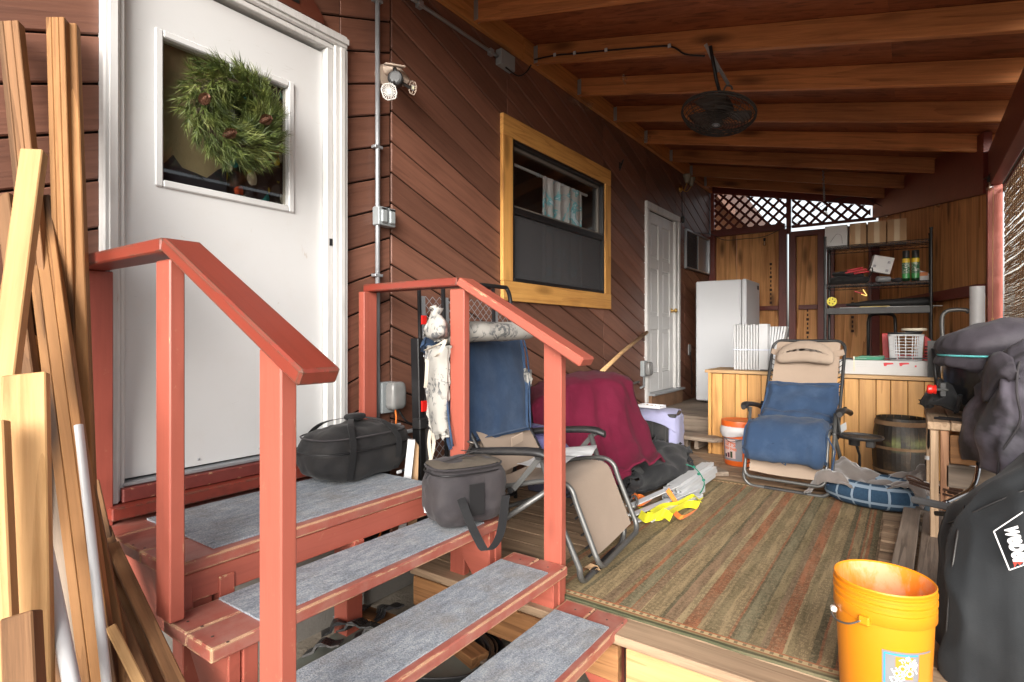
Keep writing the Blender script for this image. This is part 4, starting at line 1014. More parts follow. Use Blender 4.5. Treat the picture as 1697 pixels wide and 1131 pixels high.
# seat pad of the front recliner: one long denim pad, back part and rolled front part
sp_ = thing('seat_pad', 'denim blue pad draped on the seat of the recliner facing the camera', 'cushion', M=Mfront @ T(0, 0.3, 0.45))
def padloft(rows, th, amp, seed, name, mat, par, M, fr=5, nu=6, nv=6):
    """padded cloth: closed shell between an outer and inner surface, thickness bulging in the middle"""
    b = loft(rows, nu, nv, amp, fr, seed); nu_t = (len(rows)-1)*nu+1; nv_t = (len(rows[0])-1)*nv+1
    top = [b.v[i*nv_t:(i+1)*nv_t] for i in range(nu_t)]
    bot = []
    for i in range(nu_t):
        row = []
        for j in range(nv_t):
            a = top[min(i+1, nu_t-1)][j]-top[max(i-1, 0)][j]; c_ = top[i][min(j+1, nv_t-1)]-top[i][max(j-1, 0)]
            n_ = a.cross(c_).normalized(); e = min(i, nu_t-1-i)/(nu_t*0.10); f = min(j, nv_t-1-j)/(nv_t*0.08)
            k = min(1, e, f)**0.5 if min(e, f) > 0 else 0.0
            row.append(top[i][j]-n_*th*k); top[i][j] = top[i][j]+n_*0.25*th*(k-1)*1.6
        bot.append(row)
    m = MB().grid(top); m.grid(bot)
    m.build(name, mat, par, frame=M, smooth=True)
X5 = (-0.24, -0.12, 0, 0.12, 0.24)
rows = [[V((x*1.02, 0.575+0.006*math.cos(x*20), 0.72)) for x in X5], [V((x*1.05, 0.52, 0.64)) for x in X5], [V((x*1.08, 0.455, 0.56)) for x in X5], [V((x*1.08, 0.40, 0.475)) for x in X5], [V((x*1.05, 0.30, 0.455)) for x in X5]]
padloft([[p+V((0, -0.055, 0.02)) for p in r_] for r_ in rows], -0.050, 0.034, 3, 'back_pad', DENIM, sp_, Mfront, fr=5)
rows = [[V((x*1.06, 0.34, 0.425)) for x in X5], [V((x*1.09, 0.18, 0.455)) for x in X5], [V((x*1.10, 0.06, 0.460)) for x in X5], [V((x*1.12, -0.025, 0.425)) for x in X5], [V((x*1.12, -0.070, 0.34)) for x in X5], [V((x*1.10, -0.085, 0.285)) for x in X5], [V((x*1.07, -0.055, 0.255)) for x in X5]]
padloft(rows, -0.06, 0.022, 5, 'front_pad', DENIM, sp_, Mfront, fr=7)
MB().tube([Mfront @ V(p) for p in ((0.02, -0.10, 0.265), (0.0, -0.115, 0.235), (0.025, -0.11, 0.22), (0.03, -0.10, 0.26))], 0.006, 6).build('tie', DENIM, sp_, smooth=True)
MB().tube([Mfront @ V(p) for p in ((0.27, -0.06, 0.44), (0.315, -0.03, 0.34), (0.295, -0.04, 0.20), (0.30, -0.03, 0.12), (0.25, -0.05, 0.11))], 0.006, 6).build('tie', DENIM, sp_, smooth=True)
MB().add([Mfront @ V(p) for p in ((0.29, 0.30, 0.47), (0.33, 0.28, 0.50), (0.335, 0.27, 0.45), (0.30, 0.29, 0.42))], [(0, 1, 2, 3)]).build('care_label', PVC, sp_, solid=0.001)

# pad over the back of the left recliner
lp = thing('back_pad', 'big denim blue pad hanging over the back of the sideways recliner', 'cushion', M=T(-1.8, 2.4, 0.85))
rows = [[V((x, y0+(y1-y0)*k/4, z)) for k in range(5)] for x, z, y0, y1 in ((-2.03, 1.03, 2.06, 2.76), (-2.01, 1.085, 2.05, 2.76), (-1.95, 1.115, 2.04, 2.76), (-1.885, 1.08, 2.03, 2.755), (-1.83, 0.92, 2.01, 2.72), (-1.785, 0.74, 1.98, 2.66), (-1.75, 0.60, 1.97, 2.62))]
padloft(rows, 0.055, 0.016, 9, 'pad', DENIM, lp, Matrix.Identity(4), fr=5)
MB().tube(cr([r_[0]+V((0.012, -0.004, 0)) for r_ in rows[2:]], 3), 0.006, 5).build('piping', DENIM, lp, smooth=True)
MB().tube(cr([r_[-1]+V((0.012, 0.004, 0)) for r_ in rows[2:]], 3), 0.006, 5).build('piping', DENIM, lp, smooth=True)
# white floral cushions: long rolled one on top and a folded one on the left edge
fc = thing('floral_cushion', 'long white cushion with grey leaf print lying on top of the blue pad', 'cushion', M=Mleft @ T(0, 0.7, 1.17))
ctr = [PT(706, 540, 2.74), PT(735, 553, 2.76), PT(790, 550, 2.84), PT(850, 550, 2.98), PT(884, 553, 3.10)]
ctr = cr(ctr, 6); N_ = len(ctr); G = []
for i, p in enumerate(ctr):
    t = i/(N_-1); k = (math.sin(math.pi*min(1, max(0.02, t))))**0.35
    tg = (ctr[min(i+1, N_-1)]-ctr[max(i-1, 0)]).normalized(); s1 = tg.cross(V((0, 0, 1))).normalized(); s2 = s1.cross(tg)
    G.append([p + (s1*math.cos(a)*0.075 + s2*math.sin(a)*0.053)*k*(1+0.16*noise.noise(V((t*9, a*1.2, 2)))) for a in [q*2*math.pi/20 for q in range(20)]])
MB().grid(G, close_u=True).build('cushion_cover', FLOR, fc, smooth=True)
fk = thing('floral_cushion', 'white knotted cushion corner with leaf print standing up left of the blue pad', 'cushion', PT(725, 520, 2.67))
rows = [[PT(718, 512, 2.77), PT(718, 511, 2.73), PT(719, 511, 2.70), PT(720, 512, 2.67)], [PT(708, 535, 2.79), PT(712, 530, 2.67), PT(735, 530, 2.62), PT(745, 540, 2.77)], [PT(702, 553, 2.79), PT(712, 556, 2.65), PT(735, 553, 2.61), PT(752, 549, 2.77)], [PT(716, 563, 2.81), PT(722, 566, 2.69), PT(735, 563, 2.67), PT(750, 560, 2.77)]]
padloft(rows, 0.05, 0.010, 4, 'cushion_cover', FLOR, fk, Matrix.Identity(4), fr=14, nu=5, nv=5)
ff = thing('floral_cushion', 'folded white cushion with grey leaf print hanging down beside the blue pad', 'cushion', PT(717, 650, 2.67))
def colstrip(us0, us1, vs_, t0, t1):
    return [[PT(us0[i], v, t0), PT(us0[i]*0.6+us1[i]*0.4, v, (t0*0.5+t1*0.5)-0.05), PT(us1[i], v, t1)] for i, v in enumerate(vs_)]
rows = colstrip((708, 705, 706, 707, 712, 712), (742, 742, 742, 742, 742, 738), (573, 600, 640, 680, 710, 722), 2.80, 2.64)
padloft(rows, 0.06, 0.015, 6, 'cushion_cover', FLOR, ff, Matrix.Identity(4), fr=12, nu=5, nv=5)
TIE = fabric('cream tie tape', (0.50, 0.45, 0.37), weave=600)
for pts in ([(739, 563, 2.57), (725, 572, 2.57), (705, 581, 2.63)], [(738, 565, 2.57), (729, 585, 2.57), (722, 592, 2.60)], [(708, 596, 2.60), (707, 620, 2.60), (705, 643, 2.62)], [(713, 715, 2.60), (711, 735, 2.60), (715, 768, 2.60)], [(716, 718, 2.60), (719, 735, 2.61), (713, 765, 2.60)]):
    P = cr([PT(*p) for p in pts], 4); m = MB()
    m.grid([[p-RT*0.008, p+RT*0.008] for p in P]); m.build('tie_tape', TIE, ff, solid=0.0015)
m = MB(); m.grid(loft([[PT(868, 612, 3.0), PT(872, 608, 3.0), PT(874, 612, 3.02)], [PT(868, 625, 3.0), PT(878, 622, 3.15), PT(883, 630, 3.0)], [PT(868, 638, 3.0), PT(876, 640, 3.16), PT(878, 636, 3.0)]], 3, 3).v and [[PT(864, 612, 3.30), PT(872, 610, 3.25), PT(874, 613, 3.27)], [PT(868, 625, 3.25), PT(878, 620, 3.23), PT(883, 628, 3.25)], [PT(868, 638, 3.25), PT(875, 642, 3.24), PT(880, 637, 3.25)]])
m.build('corner_flap', FLOR, ff, solid=0.002)
# taupe head pillow lying on the left recliner and papers on its seat
hp = thing('head_pillow', 'taupe head pillow resting low on the back of the sideways recliner', 'pillow', PT(815, 740, 2.65))
b = rbox(0.34, 0.10, 0.24, p=2.8, n=12, amp=0.006); Mh = M3(PT(815, 762, 2.95), Mleft.to_3x3() @ V((1, 0, 0)), Mleft.to_3x3() @ V((0, 0.9, -0.35)))
b.build('pillow_cover', TAUPEP, hp, frame=Mh, smooth=True)
MB().bar(PT(848, 733, 2.9), PT(866, 724, 2.95), 0.05, 0.006, up=RT).build('strap', TAUPE, hp)
pa_ = thing('paper_sheets', 'white crumpled papers lying on the seat of the sideways recliner', 'paper', PT(870, 790, 2.6))
Mp = Mleft @ T(0.05, 0.25, 0.462)
m = loft([[V((-0.16, -0.1, 0.01)), V((0, -0.1, 0.03)), V((0.16, -0.1, 0.012))], [V((-0.16, 0.0, 0.0)), V((0, 0.01, 0.018)), V((0.16, 0.0, 0.0))], [V((-0.16, 0.1, 0.005)), V((0, 0.1, 0.0)), V((0.16, 0.1, 0.02))]], 4, 4, 0.01, 9, 2)
m.build('paper', PVC, pa_, frame=Mp, solid=0.0012)
loft([[V((-0.1, -0.08, 0.03)), V((0, -0.1, 0.05)), V((0.12, -0.1, 0.03))], [V((-0.1, 0.05, 0.02)), V((0, 0.04, 0.04)), V((0.12, 0.03, 0.02))]], 4, 4, 0.01, 9, 5).build('paper', PVC, pa_, frame=Mp @ T(0.10, -0.06, 0.012) @ RZ(20), solid=0.0012)

# ================================================================ bags
BAGC = fabric('black nylon', (0.014, 0.014, 0.015), (0.022, 0.021, 0.022), weave=1500, rough=0.75, streak=(0.11, 0.09, 0.07), bump=0.3)
BAGG = fabric('charcoal nylon', (0.034, 0.030, 0.034), (0.050, 0.045, 0.049), weave=1500, rough=0.75, streak=(0.14, 0.12, 0.10), bump=0.3)
WEB = fabric('black webbing', (0.012, 0.012, 0.013), weave=500, rough=0.7)
DUST = plain('dusty lid cloth', (0.095, 0.080, 0.062), 0.9, var=0.35, scale=12, dirt=(0.19, 0.16, 0.12), dirtamt=0.5, bump=0.4)
def strap(pts, wd, name, mat, par, side, th=0.003, n=5):
    P = cr(pts, n); m = MB(); sd = V(side).normalized()
    m.grid([[p-sd*wd/2, p+sd*wd/2] for p in P]); return m.build(name, mat, par, solid=th)
g1 = thing('duffel_bag', 'black oval carry bag on the landing right in front of the white door', 'bag', (-2.1, 1.62, 0.44))
# long axis follows the landing edge
c1 = V((-2.215, 1.79, 0.44+0.122)); Mb = Matrix.Translation(c1) @ RZ(90)
b = rbox(0.54, 0.30, 0.26, p=3.2, n=18, amp=0.020, fr=6, seed=2, flatb=True)
def bagw(p):
    q = p.copy(); z = p.z/0.13
    k = 1.0 + (0.06 if z < 0.2 else -0.05*(z-0.2)); q.x *= k; q.y *= k
    q.z += 0.006*math.sin(p.x*40)*(z > 0.9); return q
warp(b, bagw); b.build('bag_body', BAGC, g1, frame=Mb, smooth=True)
def oval(a, b_, z, n=40, M=None, ph=0.0): return [M @ V((a*math.copysign(abs(math.cos(t))**0.66, math.cos(t)), b_*math.copysign(abs(math.sin(t))**0.66, math.sin(t)), z)) for t in [2*math.pi*k/n+ph for k in range(n)]]
MB().tube(oval(0.289, 0.163, 0.025, M=Mb), 0.0045, 5, closed=True).build('zip', BLACKM, g1, smooth=True)
MB().tube(oval(0.262, 0.147, 0.085, M=Mb), 0.004, 5, closed=True).build('piping', BAGG, g1, smooth=True)
for sx in (-0.15, 0.13):
    P = [(sx, -0.150, -0.10), (sx, -0.172, 0.0), (sx*0.95, -0.166, 0.07), (sx*0.7, -0.10, 0.135), (sx*0.25, -0.02, 0.155), (sx*0.05, 0.0, 0.158)]
    strap([Mb @ V(p) for p in P], 0.034, 'carry_strap', WEB, g1, Mb.to_3x3() @ V((1, 0.1*sx, 0)))
    P = [(sx, 0.150, -0.10), (sx, 0.172, 0.0), (sx*0.95, 0.166, 0.07), (sx*0.7, 0.10, 0.135), (sx*0.05, 0.0, 0.160)]
    strap([Mb @ V(p) for p in P], 0.034, 'carry_strap', WEB, g1, Mb.to_3x3() @ V((1, 0.1*sx, 0)))
b = rbox(0.11, 0.07, 0.035, p=3, n=6); b.build('handle_wrap', WEB, g1, frame=Mb @ T(0, 0, 0.158), smooth=True)
MB().tube([Mb @ V(p) for p in ((0.12, -0.17, -0.115), (0.19, -0.175, -0.108), (0.26, -0.14, -0.085), (0.31, -0.06, -0.06))], 0.006, 5).build('loose_strap', WEB, g1, smooth=True)
MB().box(0.105, 0.135, -0.186, -0.178, -0.118, -0.103).build('buckle', PVC, g1, frame=Mb, bevel=0.002)
tm = text_mesh('Weller', 0.03, 0.0003); 
# small cooler bag on the second step
g2 = thing('cooler_bag', 'small charcoal cooler bag with dusty lid standing on the second step', 'bag', (-1.62, 1.75, 0.30))
c2 = V((-1.615, 1.90, 0.30+0.132)); M2 = Matrix.Translation(c2) @ RZ(68) @ Matrix.Diagonal((1.17, 1.08, 1.12, 1))
b = rbox(0.285, 0.215, 0.245, p=4.0, n=20, amp=0.016, fr=8, seed=5, flatb=True)
warp(b, lambda p: V((p.x*(1.02+0.25*max(0, 0.1-p.z)*0.6), p.y*(1.02+0.1*max(0, -p.z)), p.z + (0.012*noise.noise(V((p.x*10, p.y*10, 1))) if p.z > 0.1 else 0))))
b.build('bag_body', BAGG, g2, frame=M2, smooth=True)
m = MB(); R_ = []
for k in range(9):
    s = k/8; R_.append([M2 @ V((0.137*s*math.copysign(abs(math.cos(t))**0.55, math.cos(t)), 0.103*s*math.copysign(abs(math.sin(t))**0.55, math.sin(t)), 0.124-0.010*s**3+0.006*noise.noise(V((s*3, t, 4))))) for t in [2*math.pi*q/28 for q in range(28)]])
m.grid(R_, close_u=True).build('lid', DUST, g2, smooth=True)
MB().tube(oval(0.141, 0.107, 0.108, M=M2), 0.005, 5, closed=True).build('lid_piping', BAGG, g2, smooth=True)
MB().tube(oval(0.1445, 0.110, 0.088, M=M2), 0.003, 5, closed=True).build('zip', BLACKM, g2, smooth=True)
MB().bar(M2 @ V((-0.10, -0.04, 0.132)), M2 @ V((0.06, 0.0, 0.150)), 0.012, 0.003).build('lid_strap', WEB, g2)
MB().bar(M2 @ V((0.02, 0.06, 0.145)), M2 @ V((0.06, -0.05, 0.150)), 0.010, 0.003).build('lid_strap', WEB, g2)
MB().tube([M2 @ V(p) for p in ((0.03, 0.03, 0.135), (0.045, 0.02, 0.175), (0.02, 0.0, 0.19), (0.035, -0.02, 0.185))], 0.005, 6).build('hook_clip', plain('dull metal', (0.2, 0.18, 0.16), 0.4, 0.8), g2, smooth=True)
Xc = lambda x, y, z: M2 @ V((x, y, z))
strap([PT(762, 820, 2.36), PT(769, 840, 2.33), PT(780, 868, 2.31), PT(793, 895, 2.28), PT(804, 912, 2.27), PT(817, 907, 2.29), PT(829, 885, 2.34), PT(834, 855, 2.40), PT(838, 822, 2.46)], 0.038, 'shoulder_strap', WEB, g2, RT*0.9+FW*0.3)
MB().box(-0.03, 0.03, -0.116, -0.112, -0.07, 0.05).build('front_patch', WEB, g2, frame=M2)
MB().add([PT(710, 832, 2.42), PT(702, 831, 2.42), PT(703, 850, 2.40), PT(711, 851, 2.40)], [(0, 1, 2, 3)]).build('care_label', PVC, g2, solid=0.001)
MB().bar(PT(708, 788, 2.44), PT(726, 797, 2.44), 0.05, 0.02, up=RT).build('side_strap', WEB, g2)
# ================================================================ counter (panelled box)
ct = thing('counter', 'low counter faced with varnished vertical boards near the back of the porch', 'counter', (-0.7, 5.6, 0))
CX0, CX1, CY = -1.56, 0.19, 5.40; CT = 0.79
x = CX0+0.03; k = 0
while x < CX1-0.02:
    w = [0.098, 0.112, 0.105, 0.118][k % 4]; 
    if x+w > CX1: w = CX1-x
    plank('panel_board', KNOTTY, (x+w/2, CY+0.008, 0.0), (x+w/2, CY+0.008, CT-0.035), w-0.004, 0.014, (1, 0, 0), ct, bevel=0.003)
    x += w; k += 1
plank('top', wood('counter top', (0.42, 0.22, 0.09), (0.75, 0.50, 0.26), axis='X'), (CX0-0.03, CY+0.245, CT-0.014), (CX1+0.02, CY+0.245, CT-0.014), 0.53, 0.028, (0, 1, 0), ct, bevel=0.003)
plank('corner_trim', KNOTTY, (CX0+0.012, CY+0.006, 0), (CX0+0.012, CY+0.006, CT-0.030), 0.030, 0.030, (1, 0, 0), ct, bevel=0.003)
MB().box(CX0+0.0, CX0+0.014, CY+0.022, CY+0.50, 0, CT-0.03).build('side_panel', KNOTTY, ct)
MB().box(CX0+0.016, CX1, CY+0.017, CY+0.50, 0.01, CT-0.032).build('core', DARK, ct)

# ================================================================ freezer
fz = thing('freezer', 'tall white upright freezer standing behind the counter', 'freezer', (-1.9, 7.4, 0.27))
FW_ = plain('freezer enamel', (0.68, 0.70, 0.73), 0.38, var=0.03, scale=2, bump=0.06, bscale=60)
MB().box(-2.20, -1.665, 7.07, 7.78, 0.30, 1.785).build('body', FW_, fz, bevel=0.012)
MB().box(-1.664, -1.652, 7.08, 7.77, 0.31, 1.775).build('gasket', plain('gasket grey', (0.2, 0.2, 0.2), 0.7), fz)
MB().box(-1.651, -1.60, 7.068, 7.782, 0.30, 1.787).build('door', FW_, fz, bevel=0.01)
MB().box(-1.600, -1.597, 7.64, 7.74, 1.695, 1.745).build('badge', BLACKM, fz)
for yy in (7.12, 7.72): MB().box(-2.1, -2.05, yy, yy+0.04, 0.27, 0.30).build('foot', BLKPL, fz)

# ================================================================ grey back steps
gs = thing('back_steps', 'weathered grey plank steps up to the narrow white door', 'steps', (-2, 6, 0))
for k in range(5): plank('platform_board', GREYW, (-2.39, 5.89+k*0.21+0.1, 0.25), (-1.60, 5.89+k*0.21+0.1, 0.25), 0.205, 0.036, (0, 1, 0), gs, bevel=0.004)
for k in range(5, 9): plank('platform_board', GREYW, (-2.39, 5.89+k*0.21+0.1, 0.25), (-1.25, 5.89+k*0.21+0.1, 0.25), 0.205, 0.036, (0, 1, 0), gs, bevel=0.004)
def ppoly(name, mat, pts, off, par, **k): return MB().prism([V(p) for p in pts], off).build(name, mat, par, **k)
ppoly('riser_board', GREYW, [(-2.39, 5.80, 0.255), (-1.665, 5.80, 0.25), (-1.51, 5.80, 0.095), (-2.39, 5.80, 0.095)], (0, 0.038, 0), gs, bevel=0.004)
ppoly('step_board', GREYW, [(-2.30, 5.25, 0.135), (-1.47, 5.22, 0.135), (-1.40, 5.30, 0.135), (-1.62, 5.55, 0.135), (-2.30, 5.55, 0.135)], (0, 0, 0.04), gs, bevel=0.005)
plank('support_block', GREYW, (-1.80, 5.42, 0), (-1.80, 5.42, 0.133), 0.10, 0.09, (1, 0, 0), gs, bevel=0.004)
plank('joist', GREYW, (-1.66, 5.35, 0.08), (-1.66, 5.79, 0.08), 0.09, 0.04, (0, 0, 1), gs)
ppoly('base_board', GREYW, [(-2.1, 4.62, 0.003), (-1.28, 4.52, 0.003), (-1.17, 4.60, 0.003), (-1.62, 5.12, 0.003), (-2.1, 5.12, 0.003)], (0, 0, 0.035), gs, bevel=0.004)

# ================================================================ wire shelf
sh = thing('wire_shelf', 'black wire shelving rack standing behind the counter', 'shelf', (-0.3, 6.6, 0))
SX0, SX1, SY0, SY1 = -0.705, 0.150, 6.42, 6.78
rnd = random.Random(11)
p0 = None
for (x, y) in ((SX0, SY0), (SX1, SY0), (SX0, SY1), (SX1, SY1)):
    m = MB().tube([(x, y, 0), (x, y, 2.09)], 0.0125, 10)
    o = m.build('upright', BLACKM, sh, smooth=True, sharp=1)
    MB().tube([(x, y, 2.09), (x, y, 2.105)], 0.015, 10).build('end_cap', BLKPL, o)
def wshelf(z, dark=False):
    m = MB()
    for y in (SY0, SY1):
        for dz in (0, -0.032): m.tube([(SX0, y, z+dz), (SX1, y, z+dz)], 0.0036, 5)
        n = 26
        zz = [V((SX0+(SX1-SX0)*i/n, y, z-0.003 if i % 2 else z-0.030)) for i in range(n+1)]; m.tube(zz, 0.0022, 4)
    for x in (SX0, SX1):
        for dz in (0, -0.032): m.tube([(x, SY0, z+dz), (x, SY1, z+dz)], 0.0036, 5)
    n = 44
    for i in range(1, n): m.tube([(SX0+(SX1-SX0)*i/n, SY0, z+0.003), (SX0+(SX1-SX0)*i/n, SY1, z+0.003)], 0.0018, 4)
    for y in (SY0+0.12, SY0+0.24): m.tube([(SX0, y, z-0.003), (SX1, y, z-0.003)], 0.003, 4)
    m.build('wire_shelf_deck', BLACKM, sh)
for z in (2.00, 1.62, 1.365, 0.62): wshelf(z)
MB().box(SX0+0.01, SX1+0.02, SY0-0.006, SY1, 1.372, 1.380).build('shelf_liner', BLKPL, sh)
MB().box(SX0+0.01, SX1, SY0-0.008, SY0-0.004, 1.325, 1.384).build('liner_lip', BLKPL, sh)

CARD = plain('cardboard', (0.40, 0.25, 0.135), 0.85, var=0.08, scale=6, bump=0.1)
TAPE = plain('packing tape', (0.50, 0.36, 0.20), 0.35, var=0.1)
CARDW = plain('white card', (0.58, 0.58, 0.57), 0.7, var=0.04)
def carton(label, M, w, d, h, mat, tape=True, name='cardboard_box', cat='box', group=None, flaps=True):
    t = thing(name, label, cat, M=M, group=group)
    MB().box(-w/2, w/2, -d/2, d/2, 0, h).build('box_body', mat, t, frame=M, bevel=0.003)
    if tape: MB().box(-0.022, 0.022, -d/2-0.0015, -d/2-0.0005, h*0.02, h*0.98).build('tape', TAPE, t, frame=M)
    if flaps: MB().box(-w/2-0.0005, w/2+0.0005, -0.001, 0.001, h+0.0005, h+0.0015).build('flap_seam', DARK, t, frame=M)
    return t
zt = 2.0065
def onshelf(u0, u1, v0, z, y=SY0+0.10):
    """world x-range and height of a thing whose front face stands at y"""
    a, b = PY(u0, v0, y), PY(u1, v0, y); return a.x, b.x, a.z-z
x0, x1, h = onshelf(1367, 1404, 376, zt); carton('plain white box with loose wire at the left end of the top shelf', T((x0+x1)/2, SY0+0.10+0.12, zt), x1-x0, 0.24, h, CARDW, False)
x0, x1, h = onshelf(1407.5, 1436, 364, zt); carton('brown cardboard box next to the white box on the top shelf', T((x0+x1)/2, SY0+0.22, zt), x1-x0-0.004, 0.24, 0.22, CARD)
x0, x1, h = onshelf(1437.5, 1469, 358, zt); carton('brown cardboard box in the middle of the three on the top shelf', T((x0+x1)/2, SY0+0.22, zt), x1-x0-0.004, 0.24, 0.22, CARD)
x0, x1, h = onshelf(1470, 1503, 352, zt); carton('brown cardboard box at the right end of the three on the top shelf', T((x0+x1)/2, SY0+0.22, zt), x1-x0-0.004, 0.24, 0.225, CARD)
wt = thing('loose_wire', 'thin wire hanging against the white box on the top shelf', 'wire', PY(1388, 395, SY0+0.09))
MB().tube(cr([PY(1376, 402, SY0+0.09), PY(1386, 389, SY0+0.085), PY(1394, 391, SY0+0.085), PY(1396, 404, SY0+0.09)], 5), 0.002, 4).build('wire', GREYM, wt)
zm_ = 1.6265
# tilted white box
a = PY(1460, 435, SY0+0.12); Mx = Matrix.Translation(a+V((0, 0, -0.03))) @ RY(14) @ RZ(14)
t = thing('white_carton', 'tilted white carton with small black marks on the middle shelf', 'box', M=Mx)
MB().box(-0.085, 0.085, -0.05, 0.05, -0.075, 0.085).build('box_body', CARDW, t, frame=Mx, bevel=0.003)
MB().add([V((0.086, -0.05, -0.07)), V((0.086, 0.05, -0.07)), V((0.086, 0.05, 0.08)), V((0.086, -0.05, 0.08))], [(0, 1, 2, 3)]).build('red_side', plain('red print', (0.5, 0.10, 0.07), 0.6), t, frame=Mx)
for (p, q) in ((-0.06, -0.02), (0.05, -0.045), (0.05, 0.035)): MB().box(p-0.012, p+0.012, -0.0515, -0.0505, q-0.012, q+0.012).build('printed_mark', plain('grey ink', (0.25, 0.25, 0.27), 0.7), t, frame=Mx)
MB().tube([V(q) for q in ((-0.04, -0.054, -0.07), (0.0, -0.056, -0.01), (0.03, -0.054, -0.03), (0.06, -0.056, 0.05))], 0.0025, 4).build('string', PVC, t, frame=Mx)
# black bag + jumper cables
a = PY(1410, 458, SY0+0.12)
jb = thing('tool_pouch', 'black folded cloth pouch with curled handles on the middle shelf', 'bag', (a.x, SY0+0.16, zm_))
b = rbox(0.34, 0.24, 0.085, p=3, n=12, amp=0.018, fr=9, seed=8, flatb=True); b.build('pouch', BAGC, jb, frame=T(PY(1407, 460, SY0+0.14).x, SY0+0.16, zm_+0.042), smooth=True)
b = rbox(0.28, 0.2, 0.06, p=2.6, n=12, amp=0.02, fr=9, seed=4); b.build('pouch_top', BAGC, jb, frame=T(PY(1405, 450, SY0+0.14).x, SY0+0.16, zm_+0.10) @ RY(4), smooth=True)
MB().tube(cr([PY(1440, 460, SY0+0.06), PY(1446, 450, SY0+0.05), PY(1444, 443, SY0+0.06), PY(1438, 449, SY0+0.08)], 4), 0.006, 5).build('handle', WEB, jb, smooth=True)
jc = thing('jumper_clamps', 'red handled jumper cable clamps lying on the black pouch', 'clamps', PY(1420, 449, SY0+0.1))
RP = plain('red plastic', (0.50, 0.020, 0.028), 0.4)
for (ua, va, ub, vb) in ((1400, 453, 1437, 446), (1404, 449, 1430, 444), (1415, 454, 1440, 450)):
    MB().bar(PY(ua, va, SY0+0.07), PY(ub, vb, SY0+0.06), 0.026, 0.016).build('clamp_handle', RP, jc, bevel=0.004)
# cans
def can(u0, u1, vt, vb, y, z, label, mats, group=None):
    a, b = PY(u0, vb, y), PY(u1, vb, y); r = (b.x-a.x)/2*0.92; h = PY((u0+u1)/2, vt, y).z-z
    c_ = V(((a.x+b.x)/2, y, z)); t = thing('spray_can', label, 'spray can', c_, group=group); M = Matrix.Translation(c_)
    MB().lathe([(r*0.9, 0), (r, 0.004), (r, h*0.74), (r*0.86, h*0.77)], 20, M).build('can_body', mats[0], t, smooth=True, sharp=0.7)
    MB().lathe([(r*1.005, h*0.60), (r*1.005, h*0.735)], 20, M).build('yellow_band', mats[1], t, smooth=True)
    MB().lathe([(r*1.005, h*0.08), (r*1.005, h*0.24)], 20, M).build('green_band', mats[3], t, smooth=True)
    MB().lathe([(r*0.88, h*0.775), (r*0.88, h*0.985), (r*0.80, h), (0, h)], 20, M).build('cap', mats[2], t, smooth=True, sharp=0.7)
    sw_ = NT('can_label'); c2 = sw_.coords((30, 30, 60)); n_ = sw_.noise(c2, 1, 3, 0.6, 1.0)
    sw_.set(sw_.ramp(n_, [(0.4, (0.03, 0.12, 0.05)), (0.52, (0.55, 0.6, 0.5)), (0.6, (0.02, 0.05, 0.03))], 'CONSTANT'), 0.35)
    MB().lathe([(r*1.006, h*0.245), (r*1.006, h*0.595)], 20, M).build('label_print', sw_.m, t, smooth=True)
    return t
CG = plain('can dark green', (0.015, 0.05, 0.02), 0.3, 0.3); CYL = plain('can yellow', (0.70, 0.48, 0.03), 0.35); CGR = plain('can green', (0.05, 0.30, 0.08), 0.3)
can(1494, 1509, 416, 463.5, SY0+0.05, zm_, 'green aerosol can with black cap, left one of the pair on the shelf', (CG, CYL, BLKPL, CGR), 'aerosol cans on the middle shelf')
can(1509.5, 1525, 415, 463, SY0+0.05, zm_, 'green aerosol can with black cap, right one of the pair on the shelf', (CG, CYL, BLKPL, CGR), 'aerosol cans on the middle shelf')
a = PY(1531, 461, SY0+0.1); t = thing('small_packet', 'small white and orange packet beside the two aerosol cans', 'packet', (a.x, a.y, zm_))
MB().prism([V((a.x-0.04, a.y, zm_)), V((a.x+0.04, a.y, zm_)), V((a.x+0.04, a.y, zm_+0.06)), V((a.x+0.01, a.y, zm_+0.085)), V((a.x-0.04, a.y, zm_+0.10))], (0, 0.05, 0)).build('packet_body', CARDW, t, bevel=0.003)
MB().box(a.x-0.035, a.x+0.03, a.y-0.0015, a.y-0.0005, zm_+0.045, zm_+0.080).build('orange_print', plain('orange print', (0.6, 0.2, 0.06), 0.6), t)
a0, a1 = PY(1453, 465, SY0+0.05), PY(1474, 459, SY0+0.12); t = thing('steel_can', 'grey metal canister lying on its side on the middle shelf', 'canister', (a0+a1)/2)
a0.z = a1.z = zm_+0.030; MB().tube([a0, a0+(a1-a0)*0.03, a1], [0.022, 0.028, 0.028], 14).build('can_body', GALV, t, smooth=True, sharp=0.8)
a = PY(1490, 465, SY0+0.1); t = thing('grey_cloth', 'grey crumpled cloth between the canister and the aerosol cans', 'cloth', (a.x, a.y, zm_))
rbox(0.10, 0.10, 0.04, p=2.4, n=8, amp=0.015, fr=16).build('cloth', BAGG, t, frame=T(a.x-0.02, a.y, zm_+0.02), smooth=True)
